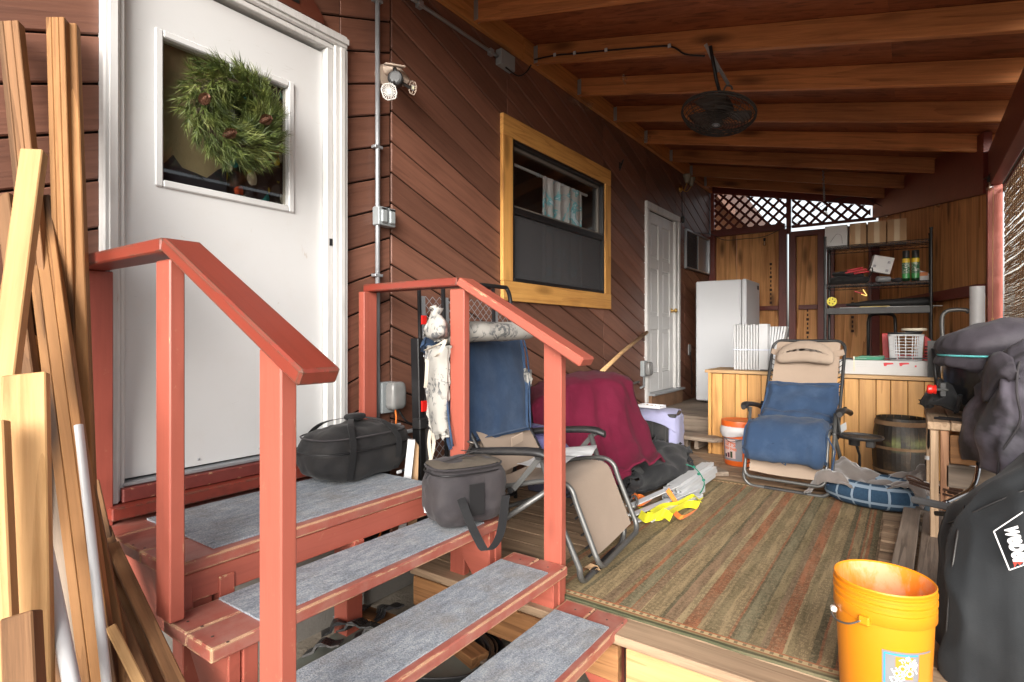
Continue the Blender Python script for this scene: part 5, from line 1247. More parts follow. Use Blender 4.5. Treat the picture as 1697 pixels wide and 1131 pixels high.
# lower shelf: yellow cap, black mat, papers, hanging clamp
a = PY(1378.5, 500, SY0-0.012); t = thing('yellow_reel', 'round bright yellow plastic reel end on the lower wire shelf', 'reel', a)
My = Matrix.Translation(a) @ RX(90)
MB().lathe([(0, 0.0), (0.040, 0.0), (0.045, 0.006), (0.045, 0.035), (0, 0.035)], 20, My @ T(0, 0, -0.035)).build('reel_end', plain('yellow plastic', (0.75, 0.62, 0.03), 0.4), t, smooth=True, sharp=0.6)
for k in range(5):
    an = k*2*math.pi/5; MB().lathe([(0, 0.002), (0.006, 0.002), (0.006, 0.0)], 8, My @ T(0.024*math.cos(an), 0.024*math.sin(an), 0.0)).build('hole', DARK, t)
t = thing('rubber_mat', 'long black rolled mat lying across the lower wire shelf', 'mat', PY(1480, 500, SY0+0.15))
G = []
for i in range(17):
    s = i/16; u = 1403+s*(1543-1403); v = 500-7*s; c_ = PY(u, v, SY0+0.16); c_.z = 1.385+0.036+0.012*s
    G.append([c_+V((0, 0.07*math.cos(q*math.pi/6), (0.030+0.016*s)*math.sin(q*math.pi/6)*(0.4+0.6*min(1, s*4)))) for q in range(12)])
MB().grid(G, close_u=True).build('mat', fabric('black rubber', (0.025, 0.025, 0.026), rough=0.6, sheen=0), t, smooth=True)
t = thing('paper_stack', 'papers and a yellow magazine on the front of the lower wire shelf', 'papers', PY(1430, 508, SY0+0.04))
def sheet_at(u0, v0, u1, v1, dpt, z, name, mat, yaw=0):
    a, b = PY(u0, v0, SY0+0.02), PY(u1, v1, SY0+0.02); MB().prism([V((a.x, SY0+0.01, z)), V((b.x, SY0+0.01+yaw, z)), V((b.x-0.02, SY0+dpt, z)), V((a.x+0.03, SY0+dpt, z))], (0, 0, 0.006)).build(name, mat, t)
sheet_at(1392, 509, 1455, 507, 0.16, 1.382, 'sheet', CARDW, 0.02); sheet_at(1425, 505, 1475, 504, 0.18, 1.389, 'magazine', plain('magazine print', (0.55, 0.38, 0.06), 0.4, var=0.5, scale=25), 0.01)
sheet_at(1470, 504, 1562, 501, 0.12, 1.382, 'sheet', CARDW, 0.01)
t = thing('hanging_clamp', 'red and brass jumper clamp dangling under the middle shelf', 'clamp', PY(1430, 487, SY0+0.02))
MB().bar(PY(1416, 483, SY0+0.02), PY(1430, 487, SY0+0.02), 0.02, 0.012).build('clamp_handle', RP, t, bevel=0.003)
MB().bar(PY(1430, 480, SY0+0.02), PY(1437, 490, SY0+0.02), 0.02, 0.010).build('jaw', BRASS, t, bevel=0.002); MB().bar(PY(1427, 488, SY0+0.02), PY(1437, 491, SY0+0.02), 0.02, 0.010).build('jaw', BRASS, t, bevel=0.002)

# ================================================================ things on the counter
cy = CY+0.12
def onct(u, v, y=cy): return PY(u, v, y)
t = thing('vinyl_pickets', 'bundle of white vinyl fence pickets standing upright on the counter', 'pickets', (onct(1243, 616).x, cy, CT), group='white vinyl pickets on the counter')
xa, xb = onct(1215.5, 616).x, onct(1257, 616).x; n = 9; hh = onct(1240, 538).z-CT
for k in range(n):
    x = xa+(xb-xa)*k/n; MB().box(x+0.001, x+(xb-xa)/n-0.004, cy+0.004*(k%2), cy+0.13, CT+0.002, CT+hh+0.004*math.sin(k*2.1)).build('picket', PVC, t, bevel=0.004)
xc_ = onct(1272, 616).x; MB().box(xb+0.001, xc_, cy+0.004, cy+0.13, CT+0.002, CT+hh+0.004).build('picket', PVC, t, bevel=0.002)
m = MB().box(xa-0.003, xc_+0.003, cy-0.004, cy+0.134, CT+0.185, CT+0.195); m.build('binding_tape', plain('clear tape', (0.62, 0.66, 0.76), 0.3), t)
t = thing('vinyl_pickets', 'second bundle of white pickets leaning to the right on the counter', 'pickets', (onct(1285, 616).x, cy+0.16, CT), group='white vinyl pickets on the counter')
for k in range(7):
    a = onct(1272+k*2.8, 612, cy+0.17); a.z = CT+0.004; b = onct(1274+k*4.9, 541.5, cy+0.17); MB().bar(a, b, 0.018, 0.12, up=(0, 1, 0)).build('picket', PVC, t, bevel=0.002)
MB().bar(onct(1272, 590, cy+0.10), onct(1298, 590, cy+0.10), 0.005, 0.010).build('binding_tape', plain('clear tape', (0.62, 0.66, 0.76), 0.3), t)
t = thing('black_bar', 'short black bar lying on the counter behind the recliner', 'bar', onct(1275, 615)); a, b = onct(1262, 615), onct(1300, 615); a.z = b.z = CT+0.008
a.y = b.y = cy-0.05; MB().bar(a, b, 0.02, 0.012).build('bar', BLACKM, t)
# long white carton, printed
xa, xb = onct(1391, 616, CY+0.09).x, onct(1546, 616, CY+0.09).x; Y0 = CY+0.09; H = 0.118
t = thing('long_carton', 'long white carton with small red printed tools lying on the counter', 'box', ((xa+xb)/2, Y0, CT))
MB().box(xa, xb, Y0, Y0+0.20, CT+0.001, CT+H).build('box_body', CARDW, t, bevel=0.003)
INK = plain('black ink', (0.03, 0.03, 0.03), 0.6); RINK = plain('red ink', (0.60, 0.03, 0.04), 0.5); LINK = plain('pale print', (0.50, 0.50, 0.47), 0.7)
def px(u, v): a = PY(u, v, Y0-0.0012); return a
def quad(u0, v0, u1, v1, name, mat): a, b = px(u0, v0), px(u1, v1); MB().box(a.x, b.x, Y0-0.0018, Y0-0.0008, b.z, a.z).build(name, mat, t)
for u0, u1 in ((1463, 1486), (1489, 1511.5), (1514, 1538)):
    quad(u0, 593, u1, 595.6, 'printed_bar', INK)
quad(1400, 593, 1412, 595.6, 'printed_bar', INK)
for u0 in (1464, 1490): 
    a = [px(u0, 602), px(u0+4, 601.5), px(u0+16, 601.8), px(u0+17, 604), px(u0+6, 605), px(u0+5, 607), px(u0+1, 607)]
    MB().prism(a, (0, 0.0008, 0)).build('printed_saw', RINK, t)
quad(1516, 606, 1519, 609, 'printed_saw', RINK)
for v in (594, 597.5, 601, 604.5, 607.5): quad(1418, v, 1436, v+0.8, 'printed_line', LINK)
for v in (598, 601): quad(1516, v, 1534, v+0.7, 'printed_line', LINK)
quad(1414, 590.5, 1416.5, 615.8, 'tape', plain('yellowed tape', (0.62, 0.60, 0.45), 0.4))
# green tray, basket, heater, cream disc
t = thing('green_folder', 'flat green folder lying on the long white carton', 'folder', onct(1442, 588, Y0+0.1))
a, b = onct(1416, 588, Y0+0.03), onct(1465, 588, Y0+0.03); z = CT+H+0.002
MB().prism([V((a.x, Y0+0.03, z)), V((b.x, Y0+0.03, z)), V((b.x, Y0+0.03, z+0.030)), V((a.x+0.05, Y0+0.03, z+0.034)), V((a.x, Y0+0.03, z+0.018))], (0, 0.14, 0)).build('folder', plain('green card', (0.02, 0.22, 0.12), 0.5), t, bevel=0.002)
MB().bar(V((a.x, Y0+0.05, z+0.020)), V((b.x, Y0+0.05, z+0.036)), 0.06, 0.003).build('open_flap', plain('green card light', (0.3, 0.42, 0.33), 0.6), t)
Yb = Y0+0.12
xa, xb = onct(1471, 588, Yb).x, onct(1532, 588, Yb).x; zb = CT+H+0.001; zt_ = onct(1500, 556, Yb).z
t = thing('plastic_basket', 'white slotted plastic basket standing on the long white carton', 'basket', ((xa+xb)/2, Yb, zb))
nn_ = 16; cx = (xa+xb)/2; hw = (xb-xa)/2-0.006; hd = 0.10
def ringp(z, s, n=28): return [V((cx+hw*s*math.copysign(abs(math.cos(q))**0.5, math.cos(q)), Yb+hd*(1+s)/2*math.copysign(abs(math.sin(q))**0.5, math.sin(q)), z)) for q in [2*math.pi*k/n for k in range(n)]]
m = MB()
for k in range(9):
    s = 0.90+0.10*k/8; m.tube(ringp(zb+0.006+(zt_-zb-0.01)*k/8, s), 0.0030, 4, closed=True)
lo, hi = ringp(zb+0.005, 0.90, 40), ringp(zt_, 1.0, 40)
for a, b in zip(lo, hi): m.tube([a, b], 0.0042, 4)
m.build('basket_grid', PVC, t); MB().tube(ringp(zt_, 1.01), 0.008, 6, closed=True).build('rim', PVC, t)
MB().lathe([(0, 0), (0.085, 0), (0.09, 0.01), (0.09, 0.03), (0.0, 0.03)], 20, T(cx-0.01, Yb, zt_-0.006) @ Matrix.Scale(1.25, 4, (1, 0, 0))).build('dark_lid', BLKPL, t, smooth=True, sharp=0.6)
t = thing('cream_plate', 'round cream plastic lid perched above the white basket', 'lid', (cx+0.04, Yb, zt_+0.05))
a, b = onct(1493, 546, Yb), onct(1537, 546, Yb); MB().lathe([(0, 0), ((b.x-a.x)/2*0.96, 0.002), ((b.x-a.x)/2, 0.012), ((b.x-a.x)/2*0.96, 0.022), (0, 0.024)], 26, T((a.x+b.x)/2, Yb, onct(1515, 549, Yb).z)).build('lid_disc', plain('cream plastic', (0.62, 0.57, 0.45), 0.5), t, smooth=True)
MB().lathe([(0.05, -0.022), (0.06, -0.004), (0.06, 0.0)], 16, T((a.x+b.x)/2, Yb, onct(1515, 549, Yb).z)).build('base_ring', BLKPL, t)
t = thing('red_crate', 'red plastic crate behind the white basket on the counter', 'crate', (cx, Yb+0.18, zb))
Yr = CY+0.42; a, b = PY(1462, 560, Yr), PY(1544, 560, Yr); REDP = plain('red crate plastic', (0.50, 0.018, 0.020), 0.4)
m = MB().prism([V((a.x+0.01, Yr-0.03, CT+0.002)), V((a.x+0.05, Yr-0.03, CT+0.002)), V((a.x+0.045, Yr-0.03, PY(1472, 553, Yr).z)), V((a.x-0.002, Yr-0.03, PY(1472, 553, Yr).z))], (0, 0.08, 0)); m.build('crate_side', REDP, t, bevel=0.003)
m = MB().prism([V((b.x-0.05, Yr-0.03, CT+0.002)), V((b.x-0.02, Yr-0.03, CT+0.002)), V((b.x+0.005, Yr-0.03, PY(1536, 566, Yr).z)), V((b.x-0.05, Yr-0.03, PY(1530, 555, Yr).z))], (0, 0.08, 0)); m.build('crate_side', REDP, t, bevel=0.003)
for q in range(4): MB().box(b.x-0.046, b.x-0.012, Yr-0.034, Yr-0.0305, CT+0.145+q*0.026, CT+0.157+q*0.026).build('slot', DARK, t)
MB().box(a.x+0.05, b.x-0.05, Yr+0.03, Yr+0.045, CT+0.002, CT+0.16).build('crate_back', REDP, t)

# tubular frames behind the counter
t = thing('chair_frame', 'black bent tube frame standing behind the wire shelf', 'frame', PY(1460, 560, 7.1), group=None)
P = [PY(1439, 600, 7.1), PY(1439, 535, 7.1), PY(1442, 524, 7.1), PY(1452, 521, 7.1), PY(1472, 521, 7.1), PY(1482, 525, 7.1), PY(1484, 540, 7.1), PY(1484, 600, 7.1)]
P[0].z = P[-1].z = 0.0; MB().tube([P[0]]+cr(P[1:-1], 3)+[P[-1]], 0.016, 8).build('tube', BLACKM, t, smooth=True)
t = thing('hand_truck', 'grey bent tube handle of a hand truck beside the tall white pipe', 'hand truck', PY(1575, 600, 5.5))
P = [PY(1562, 700, 5.35), PY(1562, 560, 5.35), PY(1561, 530, 5.35), PY(1565, 519, 5.35), PY(1577, 514, 5.35), PY(1600, 514, 5.35), PY(1606, 519, 5.35)]
P[0].z = 0; MB().tube([P[0]]+cr(P[1:], 3), 0.015, 8).build('handle_tube', GREYM, t, smooth=True)
P = [PY(1549, 500, 5.5), PY(1552, 585, 5.5)]; q0 = P[1].copy(); q0.z = 0
MB().bar(PY(1549, 565, 5.42), V((PY(1549, 565, 5.42).x, 5.42, 0)), 0.09, 0.02, up=(0, 1, 0)).build('black_plate', BLKPL, t)
for u in (1546, 1556): MB().tube([PY(u, 578, 5.36), PY(u+8, 660, 5.30)], 0.012, 8).build('side_tube', BLACKM, t, smooth=True)
t = thing('white_pipe', 'tall white plastic pipe standing upright near the corner post', 'pipe', PY(1618, 520, 5.25))
a = PY(1619.5, 475, 5.25); MB().lathe([(0.0445, 0), (0.0445, a.z), (0.039, a.z), (0.039, a.z-0.08)], 20, T(a.x, 5.25, 0)).build('pipe', PVC, t, smooth=True, sharp=0.7)

# ================================================================ barrel and bucket by the counter
t = thing('wooden_barrel', 'small dark old barrel with rusty hoops in front of the counter', 'barrel', (-0.06, 5.13, 0))
bm_ = NT('old barrel'); cc = bm_.coords((3, 3, 3)); n1 = bm_.noise(cc, 2, 6, 0.7); n2 = bm_.noise(cc, 1.3, 4, 0.6)
col = bm_.ramp(n1, [(0.3, (0.010, 0.009, 0.008)), (0.5, (0.024, 0.018, 0.013)), (0.7, (0.075, 0.047, 0.026))])
zz = bm_.xyz(bm_.coords((1, 1, 1), False))[2]; band = bm_.math('SUBTRACT', 1.0, bm_.step(bm_.math('ABSOLUTE', bm_.math('SUBTRACT', zz, 0.075)), 0.0, 0.07))
col = bm_.mix(bm_.math('MULTIPLY', band, bm_.step(n2, 0.45, 0.62)), col, (0.22, 0.24, 0.08)); bm_.bump(n1, 0.4, 0.01); bm_.set(col, 0.5, 0, 0.5)
Hb = 0.50; Rb = lambda z: 0.158+0.030*math.sin(math.pi*z/Hb)
c_ = V((-0.06, 5.13, 0))
for k in range(20):
    a0, a1 = 2*math.pi*k/20+0.004, 2*math.pi*(k+1)/20-0.004; G = []
    for j in range(9):
        z = Hb*j/8; r = Rb(z); G.append([c_+V((r*math.cos(a), r*math.sin(a), z)) for a in (a0, (a0+a1)/2, a1)])
    MB().grid(G).build('stave', bm_.m, t)
rust = plain('rusty hoop', (0.20, 0.115, 0.06), 0.8, 0.2, var=0.4, scale=20, dirt=(0.3, 0.22, 0.12), dirtamt=0.5)
for z, h in ((Hb-0.035, 0.032), (0.285, 0.020), (0.11, 0.020), (0.02, 0.028)):
    MB().lathe([(Rb(z-h/2)+0.001, z-h/2), (Rb(z-h/2)+0.006, z-h/2), (Rb(z+h/2)+0.006, z+h/2), (Rb(z+h/2)+0.001, z+h/2)], 36, Matrix.Translation(c_)).build('hoop', rust, t, smooth=True, sharp=0.5)
MB().lathe([(0.0, Hb-0.06), (0.14, Hb-0.06)], 24, Matrix.Translation(c_)).build('barrel_head', bm_.m, t)

def bucket(M, label, R, Hh, col, groupn=None, top_open=True, thick=0.003, cat='bucket'):
    t = thing('plastic_bucket', label, cat, M=M)
    r0, r1 = R*0.875, R
    prof = [(0, 0.0), (r0-0.006, 0.0), (r0, 0.006), (r0+(r1-r0)*0.72, Hh*0.74), (r1*0.995, Hh*0.745), (r1*1.012, Hh*0.75), (r1*1.012, Hh*0.835), (r1*0.985, Hh*0.84), (r1*0.985, Hh*0.868), (r1*1.022, Hh*0.874), (r1*1.022, Hh*0.892), (r1*0.985, Hh*0.898), (r1*0.985, Hh*0.925), (r1*1.022, Hh*0.932), (r1*1.022, Hh*0.950), (r1*0.985, Hh*0.955), (r1*0.985, Hh*0.972), (r1*1.008, Hh*0.98), (r1*1.010, Hh*0.995), (r1*0.995, Hh), (r1*0.965, Hh*0.99)]
    MB().lathe(prof, 48, M).build('bucket_body', col[0], t, smooth=True, sharp=0.9)
    if top_open:
        MB().lathe([(r1*0.965, Hh*0.99), (r1*0.962, Hh*0.90), (r0*0.97, 0.01), (0, 0.008)], 48, M).build('inside', col[1], t, smooth=True, sharp=0.9)
    return t
# orange lidded bucket
Mo = Matrix.Translation((-1.21, 5.11, 0)) @ RZ(-40)
OR = plain('orange plastic', (0.72, 0.13, 0.02), 0.4, var=0.05)
t = bucket(Mo, 'orange lidded bucket with grey label standing in front of the counter', 0.142, 0.35, (OR, OR), top_open=False)
MB().lathe([(0, 0.378), (0.135, 0.376), (0.150, 0.382), (0.152, 0.374), (0.152, 0.335), (0.146, 0.335)], 40, Mo).build('lid', OR, t, smooth=True, sharp=0.7)
b_g = MB(); G = []
for i in range(4):
    z = (0.337, 0.31, 0.275, 0.255)[i]; G.append([Mo @ V(((0.150+0.012*(i in (1, 2))+0.004*noise.noise(V((a*4, z*30, 0))))*math.cos(a), (0.150+0.012*(i in (1, 2))+0.004*noise.noise(V((a*4, z*30, 0))))*math.sin(a), z+(0.012*math.sin(a*2.3) if i == 3 else 0))) for a in [k*2*math.pi/48 for k in range(48)]])
MB().grid(G, close_u=True).build('bag_liner', plain('milky liner', (0.62, 0.60, 0.60), 0.35, var=0.1, scale=20, bump=0.5), t, smooth=True)
def wrap(M, R0, R1, H, a0, a1, z0, z1, name, mat, par, off=0.0012, n=14):
    G = []
    for i in range(6):
        z = z0+(z1-z0)*i/5; r = R0+(R1-R0)*z/H+off; G.append([M @ V((r*math.cos(math.radians(a0+(a1-a0)*k/n)), r*math.sin(math.radians(a0+(a1-a0)*k/n)), z)) for k in range(n+1)])
    return MB().grid(G).build(name, mat, par, smooth=True)
R0o, R1o = 0.142*0.875, 0.142*0.875+(0.142*0.125)*0.72
GL = plain('grey label', (0.22, 0.22, 0.24), 0.5); PK = plain('pale pink label', (0.62, 0.45, 0.42), 0.5)
wrap(Mo, R0o, R1o, 0.26, -110, -28, 0.045, 0.235, 'grey_label', GL, t)
wrap(Mo, R0o, R1o, 0.26, -98, -52, 0.065, 0.225, 'pink_patch', PK, t, 0.002)
wrap(Mo, R0o, R1o, 0.26, -20, 12, 0.06, 0.215, 'warning_panel', plain('dark orange print', (0.28, 0.05, 0.015), 0.5), t, 0.002)
def wraptext(M, R0, R1, H, s, size, ang, z, mat, par, off=0.0028, tilt=0, bold=0.0, sx=1.0, name='lettering', ext=0.0004):
    b = text_mesh(s, size, ext, bold, sx); ct_, st_ = math.cos(math.radians(tilt)), math.sin(math.radians(tilt))
    def f(p):
        x, y = p.x*ct_-p.y*st_, p.x*st_+p.y*ct_; r = R0+(R1-R0)*(z+y)/H+off+p.z; a = math.radians(ang)+x/R1
        return M @ V((r*math.cos(a), r*math.sin(a), z+y))
    warp(b, f); return b.build(name, mat, par)
wraptext(Mo, R0o, R1o, 0.26, "LET'S", 0.045, -72, 0.185, OR, t, tilt=-8, bold=0.001); wraptext(Mo, R0o, R1o, 0.26, "DO THIS", 0.030, -72, 0.145, OR, t, tilt=-5, bold=0.001)
for k, c_ in enumerate(((0.02, 0.02, 0.03), (0.10, 0.02, 0.03), (0.03, 0.05, 0.02))): wrap(Mo, R0o, R1o, 0.26, -96+k*12, -87+k*12, 0.07, 0.10+0.012*k, 'printed_figure', plain('print ink %s' % 'abc'[k], c_, 0.5), t, 0.003, 4)
MB().tube(cr([Mo @ V((0.02, -0.165, 0.24)), Mo @ V((0.09, -0.16, 0.215)), Mo @ V((0.145, -0.10, 0.235)), Mo @ V((0.165, -0.02, 0.26))], 4), 0.003, 5).build('wire_handle', GREYM, t, smooth=True)

# ================================================================ pet bed
pb_ = thing('pet_bed', 'blue plaid oval pet bed lined with a grey blanket', 'pet bed', (-0.21, 4.42, 0))
pm = NT('blue plaid'); cc = pm.coords((1, 1, 1), False); X_, Y_, Z_ = pm.xyz(cc)
def stripe(s, fr_, w, ph=0.0): return pm.math('LESS_THAN', pm.math('FRACT', pm.math('ADD', pm.math('MULTIPLY', s, fr_), ph)), w)
an_ = pm.math('ARCTAN2', Y_, X_)
l1 = stripe(an_, 2.3, 0.13, 0.2); l2 = stripe(Z_, 11.0, 0.18, 0.42); ln = pm.math('MAXIMUM', l1, l2)
pm.set(pm.mix(pm.math('MULTIPLY', ln, 0.75), pm.mix(pm.noise(cc, 60, 3), (0.012, 0.035, 0.075), (0.03, 0.075, 0.13)), (0.30, 0.38, 0.46)), 0.95)
Mb_ = T(-0.20, 4.40, 0.012) @ RZ(-15); G = []
for i in range(33):
    a = 2*math.pi*i/32; c_ = V((0.235*math.cos(a), 0.165*math.sin(a), 0.082)); e = V((math.cos(a), math.sin(a), 0))
    G.append([c_+(e*math.cos(q)*0.068 + V((0, 0, 1))*math.sin(q)*0.078)*(1+0.06*noise.noise(V((i*.5 % 16, q, 1)))) for q in [k*2*math.pi/14 for k in range(14)]])
G[32] = G[0]
MB().grid(G, close_u=True).build('bolster', pm.m, pb_, frame=Mb_, smooth=True)
MB().lathe([(0, 0.02), (0.2, 0.02)], 24, Matrix.Scale(0.75, 4, (0, 1, 0))).build('bed_base', pm.m, pb_, frame=Mb_)
gb = thing('grey_blanket', 'crumpled grey fleece blanket heaped inside the plaid pet bed', 'blanket', (-0.2, 4.42, 0.1))
FLE = fabric('grey fleece', (0.235, 0.20, 0.18), (0.16, 0.135, 0.12), weave=300, sheen=0.6, bump=0.6)
rows = []
hts = {0: 0.075, 1: 0.15, 2: 0.07, 3: 0.16, 4: 0.13}
pr_ = [(-0.345, 0.05), (-0.25, 0.205), (-0.10, 0.16), (0.0, 0.13), (0.12, 0.16), (0.24, 0.215), (0.32, 0.13)]
for y_, k in ((-0.205, 0.95), (-0.165, 1.02), (-0.10, 0.95), (0.0, 0.80), (0.12, 1.0), (0.185, 1.15), (0.265, 0.5)):
    rows.append([V((x+0.02*math.sin(y_*30), y_+0.03*math.sin(x*12), max(0.012, h*k))) for x, h in pr_])
rows[0][0] = V((-0.36, -0.20, 0.02)); rows[1][0] = V((-0.365, -0.12, 0.02))
for p, dz in zip(rows[0][1:], (-0.09, -0.02, 0.0, -0.01, -0.03, -0.06)): p.z += dz+0.01
loft(rows, 6, 6, 0.036, 9, 3).build('blanket', FLE, gb, frame=Mb_, smooth=True, solid=0.006)
# ================================================================ right side: bench, smoker, covers
# pallet-like walkway boards
pw_ = thing('plank_walkway', 'weathered grey pallet planks lying beside the rug near the covered grill', 'pallet', (0.0, 3.4, 0))
def gplank(u0, v0, u1, v1, w, z, th=0.03, mat=GREYW, name='plank', par=pw_):
    a, b = PZ(u0, v0, z), PZ(u1, v1, z); return plank(name, mat, a, b, w, th, (1, 0, 0), par, bevel=0.004)
a0 = PZ(1536, 960, 0.05); 
plank('plank', GREYW, (-0.045, 2.75, 0.062), (0.005, 4.15, 0.062), 0.085, 0.03, (1, 0, 0), pw_, bevel=0.004)
plank('plank', GREYW, (0.055, 2.80, 0.062), (0.105, 4.10, 0.062), 0.090, 0.03, (1, 0, 0), pw_, bevel=0.004)
plank('plank', GREYW, (0.165, 2.80, 0.062), (0.20, 4.0, 0.062), 0.090, 0.03, (1, 0, 0), pw_, bevel=0.004)
plank('plank', GREYW, (-0.04, 3.10, 0.026), (0.28, 3.08, 0.026), 0.085, 0.036, (0, 1, 0), pw_, bevel=0.004)
plank('plank', GREYW, (-0.02, 3.95, 0.026), (0.30, 3.93, 0.026), 0.085, 0.036, (0, 1, 0), pw_, bevel=0.004)
plank('plank', GREYW, (0.02, 4.17, 0.062), (0.34, 4.15, 0.062), 0.09, 0.03, (0, 1, 0), pw_, bevel=0.004)
ds = thing('deck_slats', 'worn slats with dark gaps lying between the rug and the planks', 'slats', (-0.05, 3.4, 0))
for k in range(9): plank('slat', DECK, (-0.135, 2.75+k*0.155, 0.008), (-0.02+0.0*k, 2.75+k*0.155, 0.008), 0.125, 0.014, (0, 1, 0), ds, bevel=0.003)

# bench of rough lumber
bn = thing('lumber_bench', 'rough lumber bench holding the covered smoker', 'bench', (0.26, 3.9, 0))
RW = wood('reddish rough lumber', (0.20, 0.085, 0.045), (0.50, 0.28, 0.16), rough=0.8, knots=0.6, var=0.25)
OLDP = wood('pale worn plank', (0.22, 0.135, 0.075), (0.48, 0.34, 0.22), rough=0.75, var=0.15)
for k, x in enumerate((0.115, 0.212, 0.312, 0.410)):
    plank('top_board', OLDP, (x, 3.60, 0.652), (x, 4.50, 0.652), 0.094, 0.040, (1, 0, 0), bn, bevel=0.004)
plank('leg', OLDP, (0.098, 3.66, 0.05), (0.098, 3.66, 0.63), 0.035, 0.09, (1, 0, 0), bn, bevel=0.003)
plank('leg', RW, (0.14, 3.64, 0.22), (0.14, 3.64, 0.63), 0.035, 0.05, (1, 0, 0), bn, bevel=0.003)
plank('leg', OLDP, (0.44, 3.64, 0.0), (0.44, 3.64, 0.63), 0.09, 0.045, (1, 0, 0), bn, bevel=0.003)
plank('front_board', CEDARD, (0.162, 3.645, 0.535), (0.43, 3.645, 0.535), 0.145, 0.03, (0, 0, 1), bn, bevel=0.003)
plank('front_board', GREYW, (0.145, 3.63, 0.40), (0.43, 3.63, 0.40), 0.115, 0.03, (0, 0, 1), bn, bevel=0.003)
for (x, z, w) in ((0.18, 0.25, 0.075), (0.27, 0.26, 0.085), (0.37, 0.22, 0.09)):
    plank('post_offcut', RW, (x, 3.64, z-0.18), (x, 3.64, z+0.08), w, 0.09, (1, 0, 0), bn, bevel=0.003)
plank('shelf_board', RW, (0.12, 3.75, 0.03), (0.50, 3.75, 0.03), 0.3, 0.04, (0, 1, 0), bn, bevel=0.003)
plank('rear_leg', OLDP, (0.10, 4.44, 0.0), (0.10, 4.44, 0.63), 0.045, 0.09, (1, 0, 0), bn, bevel=0.003)
rp = thing('wooden_roller', 'smooth pale wooden pole hanging by a hook against the bench leg', 'pole', PT(1547, 780, 3.15))
plank('pole', CEDAR, PT(1547, 748, 3.12), PT(1547, 815, 3.12), 0.035, 0.035, (1, 0, 0), rp, bevel=0.010)
MB().tube([PT(1547, 748, 3.12), PT(1545, 741, 3.12), PT(1549, 735, 3.12), PT(1551, 741, 3.12)], 0.003, 5).build('hook', GREYM, rp)
bb = thing('black_rod', 'two thin black rods lying on top of the bench front', 'rod', PT(1565, 683, 3.1))
MB().tube([V((0.10, 3.72, 0.680)), V((0.33, 3.66, 0.680))], 0.007, 6).build('rod', BLACKM, bb); MB().tube([V((0.12, 3.76, 0.680)), V((0.36, 3.69, 0.680))], 0.006, 6).build('rod', BLACKM, bb)

# smoker / kettle with tied cover
sm = thing('smoker_drum', 'black drum smoker with red knob standing on the bench', 'smoker', (0.34, 4.05, 0.68))
c_ = V((0.345, 4.0, 0)); 
MB().lathe([(0.0, 0.70), (0.17, 0.705), (0.205, 0.75), (0.21, 1.02), (0.0, 1.03)], 32, Matrix.Translation(c_)).build('drum', plain('gloss black enamel', (0.010, 0.010, 0.011), 0.22, spec=0.6), sm, smooth=True, sharp=0.7)
kx = PT(1552, 646, 3.02); MB().lathe([(0.022, 0), (0.026, 0.004), (0.022, 0.016), (0.025, 0.022), (0.025, 0.036), (0.019, 0.042), (0, 0.043)], 14, M3(kx, (0, 1, 0), (0, 0, 1)) @ RY(180)).build('red_knob', plain('red knob plastic', (0.62, 0.02, 0.012), 0.35), sm, smooth=True, sharp=0.6)
MB().bar(PT(1563, 634, 3.02), PT(1563, 658, 3.02), 0.02, 0.03, up=(1, 0, 0)).build('side_handle', BLKPL, sm, bevel=0.004)
MB().tube([kx, kx+V((0.05, 0.01, 0))], 0.006, 6).build('knob_stem', GREYM, sm)
for k in range(3):
    a = 2.0+k*2.1; MB().bar(c_+V((0.17*math.cos(a), 0.17*math.sin(a), 0.674)), c_+V((0.14*math.cos(a), 0.14*math.sin(a), 0.76)), 0.02, 0.012).build('leg', BLACKM, sm)
MB().tube([PT(1592, 655, 2.9), PT(1585, 683, 2.95)], 0.010, 6).build('stand_bar', BLACKM, sm)
cvm = fabric('faded black vinyl', (0.026, 0.023, 0.028), (0.065, 0.056, 0.068), weave=900, rough=0.6, sheen=0.06, bump=0.5, streak=(0.13, 0.115, 0.13))
cv = thing('smoker_cover', 'faded black fabric cover tied over the smoker with a teal rope', 'cover', (0.345, 4.0, 1.05))
prof = [(0.001, 1.19), (0.08, 1.187), (0.16, 1.165), (0.215, 1.12), (0.235, 1.065), (0.226, 1.03), (0.214, 1.005), (0.228, 0.975), (0.235, 0.94), (0.222, 0.92)]
G = []; pp = cr([V((r, 0, z)) for r, z in prof], 4)
for q in pp:
    G.append([c_+V(((q.x*(1+0.10*(1.19-q.z))+(0.014*noise.noise(V((math.cos(a)*7, math.sin(a)*7, q.z*4)))+0.006*math.sin(a*23+q.z*9))*min(1, q.x*7))*math.cos(a)*1.0, (q.x+0.012*noise.noise(V((math.cos(a)*6, math.sin(a)*6, q.z*5)))*min(1, q.x*7))*math.sin(a), q.z+0.02*noise.noise(V((math.cos(a)*q.x*12, math.sin(a)*q.x*12, 5))) + 0.055*(math.cos(a)*q.x/0.22)*(q.z-1.0)/0.19)) for a in [k*2*math.pi/72 for k in range(72)]])
MB().grid(G, close_u=True).build('cover_cloth', cvm, cv, smooth=True)
MB().tube([c_+V((0.222*math.cos(a), 0.222*math.sin(a), 1.006+0.003*math.sin(a*40))) for a in [k*2*math.pi/80 for k in range(80)]], 0.006, 6, closed=True).build('rope', plain('teal rope', (0.10, 0.42, 0.42), 0.7, var=0.4, scale=120), cv, smooth=True)
